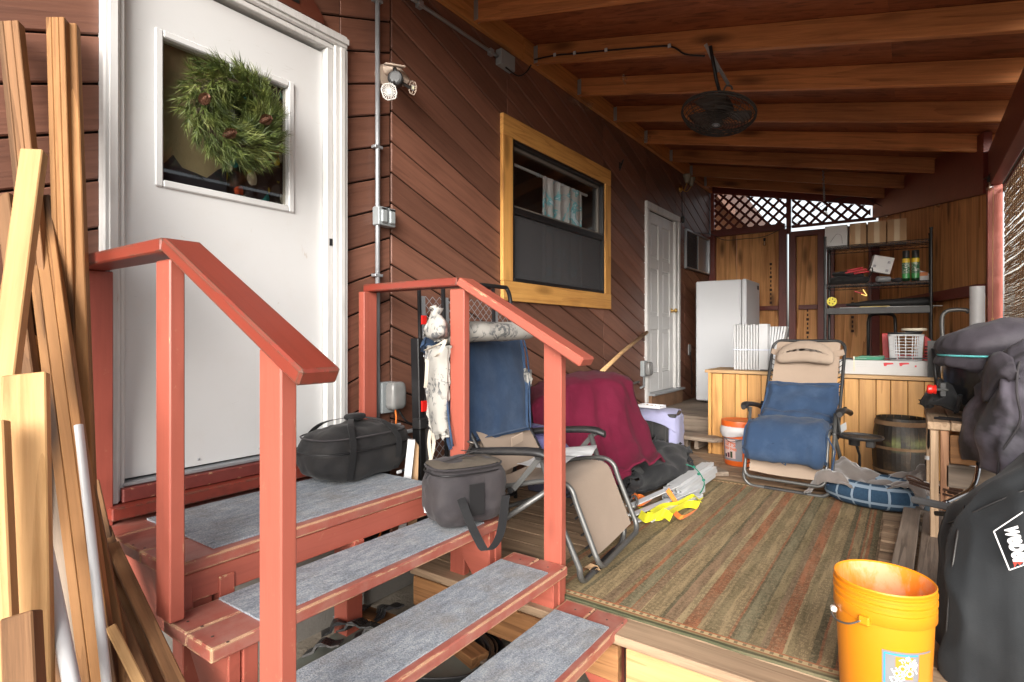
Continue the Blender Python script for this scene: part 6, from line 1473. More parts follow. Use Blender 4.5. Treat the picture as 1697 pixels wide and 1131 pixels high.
# black cloth drooping at the left of the smoker
bc_ = thing('black_cloth', 'black cloth hanging off the bench corner below the red knob', 'cloth', PT(1545, 660, 3.2))
rows = [[PT(1556, 632, 3.25), PT(1562, 622, 3.2), PT(1575, 630, 3.1), PT(1595, 640, 3.1)], [PT(1540, 645, 3.25), PT(1550, 648, 3.13), PT(1572, 655, 3.0), PT(1592, 662, 3.0)], [PT(1525, 660, 3.25), PT(1538, 664, 3.12), PT(1560, 668, 3.0), PT(1590, 676, 2.98)], [PT(1523, 668, 3.25), PT(1531, 675, 3.15), PT(1552, 669, 3.05), PT(1585, 684, 3.0)]]
padloft(rows, 0.03, 0.02, 3, 'cloth', fabric('black cloth', (0.012, 0.012, 0.013), weave=600), bc_, Matrix.Identity(4), fr=10, nu=6, nv=6)
# trekking pole / umbrella
tp = thing('walking_pole', 'slim black folding pole leaning between the barrel and the bench', 'pole', PT(1535, 770, 3.6))
MB().tube([PT(1545, 672, 3.5), PT(1536, 765, 3.55)], 0.010, 8).tube([PT(1536, 765, 3.55), PT(1541, 790, 3.58)], 0.013, 8).build('shaft', BLACKM, tp, smooth=True)
MB().tube([PT(1537, 756, 3.54), PT(1536.5, 762, 3.54)], 0.014, 8).build('clip', PVC, tp)
gj = thing('glass_jar', 'small blue grey jar standing behind the pet bed', 'jar', PT(1532, 792, 3.7))
MB().lathe([(0, 0), (0.035, 0.0), (0.038, 0.01), (0.038, 0.07), (0.03, 0.08), (0.03, 0.09), (0, 0.09)], 18, T(0.09, 4.16, 0.078)).build('jar', plain('blue grey jar', (0.16, 0.22, 0.27), 0.15, spec=0.8), gj, smooth=True, sharp=0.7)

# chrome tube with flat grey foot, brown sticks
cf = thing('chrome_frame', 'bent chrome tube with flat grey foot beside the black grill cover', 'frame', PT(1600, 830, 2.6))
P = [PT(1623, 765, 2.75), PT(1619, 790, 2.72), PT(1612, 808, 2.68), PT(1600, 818, 2.62), PT(1580, 828, 2.55), PT(1565, 835, 2.5)]
MB().tube(cr(P, 4), 0.0125, 10).build('chrome_tube', plain('chrome', (0.6, 0.6, 0.6), 0.15, 1.0, var=0.02, bump=0), cf, smooth=True)
MB().bar(PT(1513, 828, 2.62), PT(1585, 843, 2.42), 0.035, 0.03).build('grey_foot', plain('grey rubber', (0.11, 0.115, 0.12), 0.55), cf, bevel=0.006)
MB().bar(PT(1556, 851, 2.5), PT(1580, 853, 2.42), 0.05, 0.02).build('rubber_pad', BLKPL, cf, bevel=0.004)
sk = thing('brown_sticks', 'bundle of thin brown sticks lying across the grey planks', 'sticks', PT(1550, 805, 3.0))
for (a, b, c2, d) in ((1504, 793, 1590, 818), (1506, 797, 1592, 822), (1508, 801, 1588, 826), (1512, 796, 1600, 816)):
    MB().tube([PT(a, b, 3.15), PT((a+c2)/2, (b+d)/2+1, 2.95), PT(c2, d, 2.75)], 0.006, 6).build('stick', plain('stick brown', (0.09, 0.05, 0.035), 0.7), sk)
MB().tube(cr([PT(1504, 795, 3.15), PT(1503, 789, 3.15), PT(1512, 790, 3.12), PT(1530, 798, 3.05)], 4), 0.005, 6).build('bent_stick', plain('stick brown', (0.09, 0.05, 0.035), 0.7), sk)

# big faded cover over a grill
g3 = thing('faded_grill_cover', 'tall grill under a faded charcoal cover at the right edge', 'cover', (0.42, 3.2, 0))
FAD = NT('faded charcoal vinyl'); cc = FAD.coords((1, 1, 1)); nb_ = FAD.noise(cc, 2.6, 5, 0.55, 0.4)
FAD.bump(FAD.noise(cc, 30, 5, 0.6), 0.3, 0.004); FAD.set(FAD.mix(FAD.step(nb_, 0.50, 0.62), (0.020, 0.018, 0.021), (0.125, 0.112, 0.14)), 0.62, 0, 0.4); FAD.p.inputs['Sheen Weight'].default_value = 0.05; FAD = FAD.m
rows = [
 [PT(1668, 600, 3.3), PT(1700, 570, 3.3), PT(1760, 560, 3.2), PT(1850, 550, 3.0), PT(1960, 560, 2.8)],
 [PT(1668, 590, 3.0), PT(1688, 572, 2.75), PT(1715, 562, 2.6), PT(1790, 560, 2.45), PT(1950, 570, 2.25)],
 [PT(1638, 600, 2.95), PT(1660, 600, 2.62), PT(1690, 600, 2.45), PT(1780, 610, 2.3), PT(1950, 620, 2.1)],
 [PT(1622, 640, 2.9), PT(1645, 645, 2.58), PT(1685, 650, 2.40), PT(1780, 660, 2.25), PT(1950, 670, 2.05)],
 [PT(1598, 690, 2.9), PT(1625, 690, 2.58), PT(1690, 700, 2.38), PT(1780, 710, 2.22), PT(1950, 720, 2.02)],
 [PT(1598, 722, 2.9), PT(1620, 730, 2.58), PT(1660, 750, 2.40), PT(1780, 780, 2.20), PT(1950, 800, 2.0)],
 [PT(1598, 754, 2.9), PT(1636, 772, 2.60), PT(1652, 792, 2.42), PT(1780, 850, 2.20), PT(1950, 880, 2.0)]]
loft(rows, 10, 10, 0.055, 4.5, 4, stretch=(1, 1, 0.5), fold=0.02, ffr=3).build('cover_cloth', FAD, g3, smooth=True, solid=0.003)
MB().tube(cr([p+(CAM-p).normalized()*0.012 for p in [r_[2] for r_ in rows[1:]]], 6), 0.005, 5).build('seam', BAGG, g3, smooth=True)
loft([[PT(1626, 650, 2.66), PT(1640, 600, 2.60), PT(1655, 585, 2.55), PT(1678, 592, 2.48)], [PT(1632, 662, 2.62), PT(1648, 625, 2.5), PT(1668, 610, 2.45), PT(1684, 612, 2.42)], [PT(1640, 665, 2.60), PT(1660, 640, 2.5), PT(1676, 632, 2.44), PT(1690, 628, 2.40)]], 5, 5, 0.03, 7, 8).build('corner_fold', cvm, g3, smooth=True, solid=0.004)
for (x, y) in ((0.36, 3.05), (0.60, 3.05), (0.42, 3.6)): MB().tube([(x, y, 0), (x, y, 0.55)], 0.014, 8).build('cart_leg', BLACKM, g3)

# black logo cover, closest to the camera
g4 = thing('black_grill_cover', 'black grill cover with white lettering at the lower right corner', 'cover', (0.3, 2.3, 0))
BLKC = fabric('black polyester', (0.014, 0.016, 0.018), (0.020, 0.023, 0.026), weave=1400, rough=0.8, sheen=0.08, streak=(0.05, 0.05, 0.05), bump=0.35)
rows = [
 [PT(1590, 900, 2.5), PT(1640, 830, 2.5), PT(1720, 740, 2.5), PT(1850, 700, 2.45), PT(2000, 680, 2.4)],
 [PT(1578, 846, 2.15), PT(1604, 826, 2.05), PT(1660, 785, 1.95), PT(1790, 705, 1.85), PT(2000, 620, 1.8)],
 [PT(1568, 868, 2.10), PT(1592, 860, 1.92), PT(1655, 830, 1.82), PT(1790, 780, 1.72), PT(2000, 720, 1.66)],
 [PT(1562, 905, 2.10), PT(1582, 915, 1.86), PT(1650, 905, 1.76), PT(1790, 880, 1.66), PT(2000, 850, 1.60)],
 [PT(1556, 960, 2.10), PT(1573, 985, 1.84), PT(1650, 1000, 1.72), PT(1790, 1000, 1.63), PT(2000, 1000, 1.58)],
 [PT(1552, 1040, 2.12), PT(1568, 1060, 1.84), PT(1650, 1090, 1.70), PT(1790, 1110, 1.62), PT(2000, 1120, 1.58)],
 [PT(1552, 1115, 2.12), PT(1566, 1170, 1.83), PT(1650, 1195, 1.70), PT(1790, 1225, 1.62), PT(2000, 1240, 1.58)]]
loft(rows, 12, 12, 0.030, 5.5, 12, stretch=(1, 1, 0.6), fold=0.006, ffr=4).build('cover_cloth', BLKC, g4, smooth=True, solid=0.003)
MB().tube(cr([p+(CAM-p).normalized()*0.010 for p in [r_[1] for r_ in rows[1:]]], 6), 0.0035, 5).build('seam', BLKPL, g4, smooth=True)
MB().tube(cr([p+(CAM-p).normalized()*0.012 for p in rows[2]], 6), 0.003, 5).build('seam', BLKPL, g4, smooth=True)
def gridpt(u, v):
    """point on the logo area of the cover: plane through three cover points, pushed out a little"""
    A, B, C = rows[2][2], rows[3][2], rows[2][3]
    n_ = (B-A).cross(C-A).normalized(); d = ray(u, v); t_ = (A-CAM).dot(n_)/d.dot(n_)
    return CAM+d*(t_-0.030)
WHT = plain('white print', (0.72, 0.72, 0.72), 0.6); REDI = plain('logo red', (0.55, 0.05, 0.03), 0.6)
def gq(us, name, mat, th=0.0012): MB().prism([gridpt(*p) for p in us], ray(1680, 900).normalized()*th).build(name, mat, g4)
# logo frame: corners traced on the cloth
c1_, c2_, c3_, c4_ = (1647, 881), (1695, 849), (1760, 905), (1673, 945)
def gline(a, b, w=1.4):
    dx, dy = b[0]-a[0], b[1]-a[1]; L = math.hypot(dx, dy); nx__, ny__ = -dy/L*w/2, dx/L*w/2
    gq([(a[0]+nx__, a[1]+ny__), (b[0]+nx__, b[1]+ny__), (b[0]-nx__, b[1]-ny__), (a[0]-nx__, a[1]-ny__)], 'logo_frame', WHT)
gline(c1_, c2_, 2.0); gline(c1_, c4_, 2.4); gline(c4_, (1730, 925), 2.0)
o0, ox, oy = gridpt(1680, 896), gridpt(1687, 921), gridpt(1704, 888)
b = text_mesh('weber', 0.066, 0.0004, 0.0026, 0.68); ux = (ox-o0).normalized(); nn_ = ux.cross((oy-o0)).normalized(); uy = nn_.cross(ux)
if nn_.dot(CAM-o0) < 0: nn_ = -nn_
warp(b, lambda p: gridpt(1671, 894)*0+o0+(gridpt(1688, 905)-gridpt(1680, 896)) + ux*p.x + uy*p.y + nn_*(0.004+p.z)); b.v = [p + V((0, 0, 0.0)) for p in b.v]; b.build('lettering', WHT, g4)
rg2 = [(1678, 930), (1683, 921), (1689, 925), (1696, 916), (1706, 921), (1704, 933), (1696, 931), (1690, 937), (1686, 933), (1681, 941), (1680, 935)]
gq(rg2, 'kettle_mark', REDI)

# ================================================================ yellow bucket
YEL = plain('yellow orange plastic', (0.72, 0.235, 0.006), 0.35, var=0.05, scale=4, dirt=(0.55, 0.30, 0.06), dirtamt=0.12)
ins = NT('paint splashed orange inside'); cc = ins.coords((1, 1, 0.4)); n1 = ins.noise(cc, 9, 7, 0.72, 0.6); n2 = ins.noise(ins.coords((1, 1, 1)), 5, 3, 0.6)
f_ = ins.math('MULTIPLY', ins.step(n1, 0.47, 0.60), ins.step(n2, 0.35, 0.55)); ins.set(ins.mix(ins.math('MULTIPLY', f_, 0.6), ins.mix(n2, (0.72, 0.16, 0.02), (0.90, 0.30, 0.02)), (0.70, 0.42, 0.28)), 0.55); ins = ins.m
My_ = Matrix.Translation((-0.068, 2.045, 0.0))
yb_ = bucket(My_, 'open yellow orange plastic bucket with wire handle at the front edge of the porch', 0.131, 0.385, (YEL, ins))
facing = math.degrees(math.atan2(-2.045, 0.068))      # direction from bucket to camera
Rb0, Rb1 = 0.131*0.875, 0.131*0.875+0.131*0.125*0.72; Hh_ = 0.385*0.74
LAB = plain('silver grey label', (0.20, 0.20, 0.21), 0.4); BLU = plain('label blue', (0.03, 0.30, 0.55), 0.5); ORL = plain('label orange', (0.80, 0.22, 0.02), 0.5)
fa_ = facing
wrap(My_, Rb0, Rb1, Hh_, fa_-2, fa_+62, 0.01, 0.222, 'label', LAB, yb_, 0.0012, 20)
for (a0, a1, z0, z1) in ((fa_, fa_+40, 0.212, 0.216), (fa_, fa_+1.6, 0.01, 0.212)):
    wrap(My_, Rb0, Rb1, Hh_, a0, a1, z0, z1, 'label_border', BLU, yb_, 0.0019)
wrap(My_, Rb0, Rb1, Hh_, fa_+42, fa_+62, 0.015, 0.217, 'label_panel', ORL, yb_, 0.0019)
wrap(My_, Rb0, Rb1, Hh_, fa_+13, fa_+34, 0.145, 0.208, 'logo_square', ORL, yb_, 0.0019)
for s, z, dz in (('THE', 0.200, 0), ('HOME', 0.178, 0), ('DEPOT', 0.155, 0)):
    wraptext(My_, Rb0, Rb1, Hh_, s, 0.017 if s == 'THE' else 0.027, fa_+24, z, WHT, yb_, off=0.0026, tilt=28, bold=0.0006, sx=0.95)
wrap(My_, Rb0, Rb1, Hh_, fa_+5, fa_+18, 0.015, 0.095, 'printed_blue_shape', BLU, yb_, 0.0022)
wrap(My_, Rb0, Rb1, Hh_, fa_+22, fa_+37, 0.015, 0.085, 'printed_bucket', ORL, yb_, 0.0022)
wrap(My_, Rb0, Rb1, Hh_, fa_+7, fa_+15, 0.098, 0.125, 'printed_shape', WHT, yb_, 0.0022)
def bp_(ang, r, z): a = math.radians(ang); return My_ @ V((r*math.cos(a), r*math.sin(a), z))
MB().tube(cr([bp_(fa_-22, 0.141, 0.292), bp_(fa_-34, 0.153, 0.272), bp_(fa_-50, 0.153, 0.262), bp_(fa_-66, 0.146, 0.262), bp_(fa_-72, 0.137, 0.272)], 5), 0.0028, 6).build('wire_handle', GREYM, yb_, smooth=True)
MB().bar(bp_(fa_-70, 0.129, 0.272), bp_(fa_-70, 0.146, 0.272), 0.018, 0.018).build('handle_lug', plain('lug', (0.6, 0.55, 0.5), 0.5), yb_, bevel=0.004)
MB().bar(bp_(fa_-20, 0.126, 0.292), bp_(fa_-20, 0.144, 0.292), 0.030, 0.025).build('handle_lug', YEL, yb_, bevel=0.004)
# ================================================================ folding cart / mesh gate against the wall
tg = thing('mesh_ramp_gate', 'tall black folding ramp with expanded mesh leaning on the wall', 'ramp', (-2.3, 2.6, 0))
# plane of the gate: near left edge at u~700, right edge at u~845, leaning slightly
def gp(s, z): return V((-2.235-0.03*z + 0.10*(s/0.95), 2.29+s, z))      # s along the wall (m), z height
GW = PX(845, 560, -2.20).y-2.29
def gtube(pts, r=0.011, name='frame_tube', mat=BLACKM): return MB().tube([gp(*p) for p in pts], r, 8).build(name, mat, tg, smooth=True)
ztop = PX(835, 470, -2.25).z
gtube([(0, 0.03), (0, 1.42)]); gtube([(0.18, 0.03), (0.18, 1.42)], 0.013)
gtube([(0, 1.42), (GW*0.75, 1.42)], 0.010)
P = cr([V((0.30, 1.435, 0)), V((GW-0.10, 1.435, 0)), V((GW-0.03, 1.42, 0)), V((GW, 1.31, 0)), V((GW, 1.0, 0)), V((GW, 0.03, 0))], 4)
gtube([(p.x, p.y) for p in P], 0.014)
gtube([(GW-0.17, 0.03), (GW-0.17, 1.42)], 0.012); gtube([(0, 0.06), (GW, 0.06)], 0.012); gtube([(0, 0.62), (GW, 0.62)], 0.010)
for s in (0.028, 0.205, GW-0.145): MB().bar(gp(s, 0.05), gp(s, 1.34), 0.030, 0.006, up=(1, 0, 0)).build('galvanised_strip', GALV, tg)
m = MB(); dx, dz = 0.052, 0.026; 
ns, nz = int((GW-0.02)/dx), int(1.32/ (dz*2))
for i in range(-60, 60):
    for sg in (1, -1):
        a = None; pts = []
        for k in range(60):
            s, z = i*dx + (k*dx/2)*sg, 0.04+k*dz*1.0
            if 0.01 < s < GW-0.01 and z < 1.35: pts.append(gp(s, z)+V((-0.006, 0, 0)))
        if len(pts) > 1: m.tube([pts[0], pts[-1]], 0.0024, 3)
m.build('expanded_mesh', GALV, tg, kind='stuff')
# side channel nearest the camera with red reflectors
for (z0, z1) in ((0.0, 1.10),): MB().bar(gp(-0.05, z0+0.02)+V((0.03, 0, 0)), gp(-0.05, z1)+V((0.03, 0, 0)), 0.045, 0.06, up=(1, 0, 0)).build('side_channel', BLACKM, tg, bevel=0.004)
REFL = plain('red reflector', (0.75, 0.02, 0.015), 0.3); 
for (u0, v0, u1, v1) in ((699, 523, 706, 538), (699, 665, 709, 681)):
    a, b = PX(u0, v0, -2.19), PX(u1, v1, -2.19); MB().box(-2.195, -2.185, a.y, b.y, b.z, a.z).build('reflector', REFL, tg)
a, b = PX(709, 665, -2.19), PX(714, 681, -2.19); MB().box(-2.195, -2.185, a.y, b.y, b.z, a.z).build('reflector', PVC, tg)
MB().bar(gp(-0.06, 0.60)+V((0.05, 0, 0)), gp(-0.06, 0.66)+V((0.05, 0, 0)), 0.06, 0.06, up=(1, 0, 0)).build('latch', BLKPL, tg, bevel=0.005)
for z in (0.35, 0.7, 1.0): MB().lathe([(0.008, 0), (0.006, 0.006), (0, 0.007)], 8, Matrix.Translation(gp(-0.03, z)+V((0.062, 0, 0))) @ RY(90)).build('bolt', GALV, tg)
# grey box on the wall right of the pad
t = thing('wall_panel_strip', 'narrow grey metal strip on the wall right of the denim pad', 'strip', PX(870, 640, WX+0.02))
a, b = PX(868, 614, WX+0.02), PX(880, 662, WX+0.02); MB().box(WX+0.004, WX+0.03, a.y, b.y, b.z, a.z).build('strip', GALV, t, bevel=0.003)
# scrap behind the duffel
t = thing('white_scrap_board', 'thin white board scrap leaning between the duffel bag and the ramp gate', 'board', PT(682, 745, 2.75))
MB().prism([PT(655, 925, 2.75), PT(676, 729, 2.75), PT(688, 730, 2.75), PT(668, 925, 2.75)], (-0.02, 0.02, 0)).build('board', PVC, t)
MB().prism([PT(672, 925, 2.78), PT(688, 731, 2.78), PT(694, 740, 2.78), PT(690, 925, 2.78)], (-0.02, 0.02, 0)).build('card', CARD, t)

# ================================================================ maroon blanket over boxes
BURG = fabric('burgundy fleece', (0.150, 0.008, 0.032), (0.095, 0.004, 0.020), weave=220, sheen=0.02, streak=(0.20, 0.03, 0.065), bump=0.7)
mb_ = thing('burgundy_blanket', 'burgundy blanket draped over stacked boxes behind the sideways recliner', 'blanket', (-1.95, 3.7, 0))
rows = [
 [PT(880, 640, 4.1), PT(930, 622, 4.35), PT(975, 614, 4.45), PT(1015, 618, 4.5), PT(1040, 626, 4.5)],
 [PT(880, 668, 3.5), PT(930, 632, 3.75), PT(975, 628, 3.85), PT(1020, 622, 3.95), PT(1047, 632, 4.0)],
 [PT(882, 690, 3.42), PT(930, 660, 3.62), PT(985, 655, 3.72), PT(1030, 650, 3.82), PT(1054, 660, 3.95)],
 [PT(884, 715, 3.45), PT(930, 695, 3.60), PT(990, 700, 3.62), PT(1035, 695, 3.72), PT(1066, 688, 3.95)],
 [PT(886, 735, 3.5), PT(940, 735, 3.58), PT(998, 738, 3.52), PT(1045, 728, 3.66), PT(1076, 702, 3.95)],
 [PT(900, 752, 3.5), PT(955, 758, 3.50), PT(1005, 765, 3.42), PT(1058, 755, 3.55), PT(1088, 742, 3.8)],
 [PT(915, 765, 3.5), PT(960, 775, 3.45), PT(1012, 783, 3.36), PT(1068, 768, 3.42), PT(1102, 758, 3.55)]]
loft(rows, 8, 8, 0.020, 7.0, 21, stretch=(1, 1, 0.35), fold=0.022, ffr=4.5).build('blanket', BURG, mb_, smooth=True, solid=0.010)
loft([[PT(1010, 775, 3.42), PT(1025, 774, 3.4), PT(1046, 778, 3.4)], [PT(1012, 790, 3.4), PT(1028, 790, 3.36), PT(1045, 788, 3.38)], [PT(1018, 804, 3.4), PT(1028, 802, 3.36), PT(1036, 790, 3.4)]], 4, 4, 0.01, 9, 3).build('hanging_corner', BURG, mb_, smooth=True, solid=0.008)
bx_ = thing('covered_box', 'box standing under the burgundy blanket', 'box', (-1.95, 3.75, 0))
MB().box(-2.25, -1.75, 3.35, 3.95, 0.0, 0.74).build('box_body', plain('dark bin', (0.05, 0.05, 0.08), 0.6), bx_, bevel=0.01)
# lilac cloth behind the armrest
LIL = fabric('lilac towel', (0.38, 0.38, 0.56), (0.31, 0.31, 0.48), weave=260, sheen=0.1, bump=0.7)
LILD = fabric('violet towel', (0.13, 0.12, 0.26), (0.10, 0.09, 0.20), weave=260, sheen=0.1)
t = thing('violet_towel', 'violet blue towel hanging below the burgundy blanket by the armrest', 'towel', PT(890, 740, 3.3))
loft([[PT(868, 700, 3.4), PT(890, 702, 3.4), PT(915, 712, 3.4), PT(935, 740, 3.38)], [PT(872, 740, 3.3), PT(892, 745, 3.3), PT(930, 752, 3.3), PT(985, 765, 3.35)], [PT(884, 790, 3.25), PT(900, 792, 3.25), PT(940, 796, 3.25), PT(1000, 800, 3.3)]], 6, 6, 0.02, 8, 4).build('towel', LILD, t, smooth=True, solid=0.008)
# broom handle
t = thing('wooden_pole', 'round pale wooden pole leaning on the wall from behind the burgundy blanket', 'pole', PX(1040, 580, WX+0.1))
MB().tube([PX(985, 628, WX+0.42), PX(1030, 585, WX+0.16), PX(1072, 551, WX+0.03)], 0.019, 10).build('pole', wood('pole wood', (0.40, 0.20, 0.08), (0.72, 0.48, 0.24), axis='Y'), t, smooth=True)

# tote with lilac towel and clear tray
t = thing('storage_tote', 'black plastic tote half covered by a lilac towel beside the grey steps', 'tote', (-1.68, 4.55, 0))
Mt_ = T(-1.735, 4.50, 0) @ RZ(10) @ Matrix.Diagonal((0.84, 0.9, 0.94, 1)); b = MB()
r1 = [(-0.21, -0.15), (0.21, -0.15), (0.21, 0.15), (-0.21, 0.15)]
b.add([V((x*0.88, y*0.88, 0.12)) for x, y in r1]+[V((x, y, 0.50)) for x, y in r1], [(0, 1, 2, 3), (4, 5, 6, 7), (0, 1, 5, 4), (1, 2, 6, 5), (2, 3, 7, 6), (3, 0, 4, 7)])
b.build('tote_body', BLKPL, t, frame=Mt_, bevel=0.012)
MB().box(-0.225, 0.225, -0.165, 0.165, 0.485, 0.515).build('tote_rim', BLKPL, t, frame=Mt_, bevel=0.006)
for x in (-0.12, 0.0, 0.12): MB().box(x-0.008, x+0.008, -0.155, -0.140, 0.2, 0.47).build('rib', BLKPL, t, frame=Mt_)
t = thing('lilac_towel', 'lilac towel spread over the black tote near the grey steps', 'towel', (-1.68, 4.55, 0.5))
rows = [[V((-0.26, 0.18, 0.44)), V((-0.1, 0.19, 0.50)), V((0.1, 0.19, 0.50)), V((0.235, 0.18, 0.46))], [V((-0.25, 0.12, 0.535)), V((-0.1, 0.1, 0.535)), V((0.1, 0.1, 0.535)), V((0.22, 0.12, 0.53))],
        [V((-0.25, -0.12, 0.535)), V((-0.1, -0.12, 0.535)), V((0.12, -0.13, 0.535)), V((0.225, -0.11, 0.525))], [V((-0.25, -0.185, 0.50)), V((-0.08, -0.19, 0.505)), V((0.08, -0.185, 0.49)), V((0.225, -0.165, 0.44))], [V((-0.25, -0.195, 0.44)), V((-0.08, -0.205, 0.46)), V((0.1, -0.20, 0.43)), V((0.235, -0.18, 0.36))]]
loft(rows, 6, 6, 0.016, 7, 3).build('towel', LIL, t, frame=Mt_, smooth=True, solid=0.008)
loft([[V((0.16, -0.15, 0.49)), V((0.235, -0.12, 0.50)), V((0.24, 0.05, 0.50)), V((0.24, 0.16, 0.48))], [V((0.17, -0.20, 0.30)), V((0.245, -0.14, 0.32)), V((0.25, 0.05, 0.32)), V((0.25, 0.16, 0.35))], [V((0.19, -0.21, 0.13)), V((0.25, -0.15, 0.12)), V((0.26, 0.05, 0.15)), V((0.25, 0.16, 0.22))]], 6, 6, 0.016, 8, 9).build('hanging_side', LIL, t, frame=Mt_, smooth=True, solid=0.008)
t = thing('clear_tray', 'clear plastic tray with brown scraps lying on the lilac towel', 'tray', (-1.72, 4.5, 0.54))
Mq = Mt_ @ T(-0.03, -0.02, 0.548) @ RZ(-15)
b = MB(); b.box(-0.11, 0.11, -0.06, 0.06, 0, 0.004).box(-0.115, -0.11, -0.065, 0.065, 0, 0.025).box(0.11, 0.115, -0.065, 0.065, 0, 0.025).box(-0.11, 0.11, -0.065, -0.06, 0, 0.025).box(-0.11, 0.11, 0.06, 0.065, 0, 0.025)
b.build('tray', plain('clear white plastic', (0.66, 0.66, 0.68), 0.25), t, frame=Mq)
for k in range(9): rbox(0.03, 0.02, 0.012, 2.5, 3, 0.004, 20, k).build('scrap', CARD, t, frame=Mq @ T(-0.08+0.019*k, 0.02*math.sin(k*2.2), 0.012) @ RZ(k*50))

# black garment bag on the floor
t = thing('garment_bag', 'slumped black fabric bag lying between the blanket and the white downspouts', 'bag', (-1.45, 3.6, 0))
rows = [[PT(1062, 735, 4.35), PT(1085, 728, 4.45), PT(1110, 733, 4.5), PT(1135, 738, 4.5)],
        [PT(1055, 752, 4.0), PT(1085, 748, 4.1), PT(1115, 746, 4.2), PT(1142, 752, 4.3)],
        [PT(1048, 775, 3.75), PT(1082, 768, 3.85), PT(1115, 765, 4.0), PT(1143, 770, 4.15)],
        [PT(1040, 797, 3.6), PT(1072, 790, 3.68), PT(1108, 782, 3.85), PT(1142, 784, 4.1)],
        [PT(1036, 812, 3.65), PT(1070, 815, 3.7), PT(1106, 802, 3.9), PT(1140, 793, 4.15)]]
padloft(rows, 0.10, 0.045, 15, 'bag', fabric('black canvas', (0.018, 0.019, 0.021), (0.03, 0.031, 0.034), weave=700, rough=0.8, streak=(0.06, 0.06, 0.06), bump=0.4), t, Matrix.Identity(4), fr=4.5, nu=8, nv=8)
# white square downspouts bundle
t = thing('downspout_bundle', 'bundle of white square vinyl tubes tied with green twine on the rug edge', 'tubes', (-1.3, 3.7, 0))
A = V((-1.46, 3.12, 0.0)); 
def vt(a, b, w=0.024, n_=1, mat=PVC, name='square_tube'):
    a, b = V(a), V(b); x = (b-a).normalized(); y = V((0, 0, 1)).cross(x).normalized(); z = x.cross(y); m = MB(); h = w/2; k = h-0.0022
    def rg(p, s): return [p+y*s*i+z*s*j for i, j in ((-1, -1), (1, -1), (1, 1), (-1, 1))]
    R = [rg(a, k), rg(a, h), rg(b, h), rg(b, k)]
    m.grid([r_ for r_ in R], close_u=True); m.add(rg(a+x*0.12, k), [(0, 1, 2, 3)]); m.grid([rg(a, k), rg(a+x*0.12, k)], close_u=True)
    m.add(rg(b, k), [(0, 1, 2, 3)])
    return m.build(name, mat, t)
ca, cb = PZ(1118, 815, 0.08), PZ(1178, 792, 0.07); ca = PT(1112, 818, 3.72); cb = PT(1172, 778, 4.28)
ax = (cb-ca).normalized(); sy = V((0, 0, 1)).cross(ax).normalized(); sz = ax.cross(sy)
for i in range(5):
    for j in range(4):
        if (i, j) in ((0, 3), (4, 3)): continue
        o_ = sy*(i-2)*0.0255 + sz*(j-1.5)*0.0255; d = 0.05*((i*7+j*3) % 4)/4
        vt(ca+o_+ax*d, cb+o_+ax*(0.06*((i*5+j*2) % 3)/3))
for (u0, v0, u1, v1, tt0, tt1) in ((1044, 855, 1150, 812, 3.30, 3.80), (1053, 868, 1152, 825, 3.28, 3.75), (1042, 840, 1125, 803, 3.32, 3.7), (1075, 872, 1160, 826, 3.3, 3.78)):
    a, b = PT(u0, v0, tt0), PT(u1, v1, tt1); a.z = max(a.z, 0.03); b.z = max(b.z, 0.04); MB().bar(a, b, 0.045, 0.008 if u0 != 1075 else 0.02).build('vinyl_strip', PVC, t, bevel=0.0015)
for i in range(3):
    for j in range(3): vt(PT(1113, 838, 3.62)+sy*(i-1)*0.0255+sz*(j-1)*0.0255-V((0, 0, 0.0)), PT(1160, 812, 3.98)+sy*(i-1)*0.0255+sz*(j-1)*0.0255)
TW = plain('green twine', (0.01, 0.14, 0.09), 0.8)
MB().tube(cr([PT(1137, 770, 3.8), PT(1150, 775, 3.78), PT(1160, 785, 3.78), PT(1167, 800, 3.78), PT(1164, 812, 3.78), PT(1158, 820, 3.8)], 4), 0.004, 5).build('twine', TW, t)
for (u, v) in ((1150, 774), (1158, 786), (1166, 796)): rbox(0.022, 0.022, 0.018, 2.2, 4).build('knot', TW, t, frame=Matrix.Translation(PT(u, v, 3.77)))
# straps
t = thing('ratchet_straps', 'yellow and orange webbing straps tangled under the white tubes', 'straps', (-1.35, 3.3, 0))
YS = fabric('yellow webbing', (0.72, 0.68, 0.02), weave=400, rough=0.7); OS = fabric('orange webbing', (0.80, 0.20, 0.03), weave=400, rough=0.7)
for k, pts in enumerate(([(1062, 845), (1090, 846), (1120, 843), (1150, 832), (1163, 822)], [(1070, 855), (1095, 857), (1118, 846), (1140, 836), (1158, 838)], [(1080, 850), (1100, 838), (1126, 834), (1150, 822), (1160, 830)], [(1060, 852), (1075, 860), (1098, 850), (1112, 858)])):
    P = cr([PZ(u, v, 0.03+0.012*k) for u, v in pts], 5); strap(P, 0.05, 'yellow_strap', YS, t, (0.2, 0.5, 0.75 if k % 2 else -0.4), n=1)
for k, pts in enumerate(([(1106, 812), (1113, 822), (1122, 838), (1120, 852)], [(1118, 850), (1130, 858), (1148, 850), (1156, 843)], [(1046, 826), (1058, 822), (1072, 828), (1082, 822)], [(1048, 818), (1060, 830), (1052, 838)], [(1050, 834), (1065, 836), (1080, 828)])):
    P = cr([PZ(u, v, 0.05+0.01*k) if k else PT(u, v, 3.55) for u, v in pts], 5); strap(P, 0.03, 'orange_strap', OS, t, (0.4, 0.3, 0.6), n=1)
MB().tube(cr([PT(1040, 838, 3.35), PT(1050, 822, 3.35), PT(1056, 832, 3.33), PT(1050, 845, 3.32)], 4), 0.008, 6).build('black_hook', BLKPL, t, smooth=True)
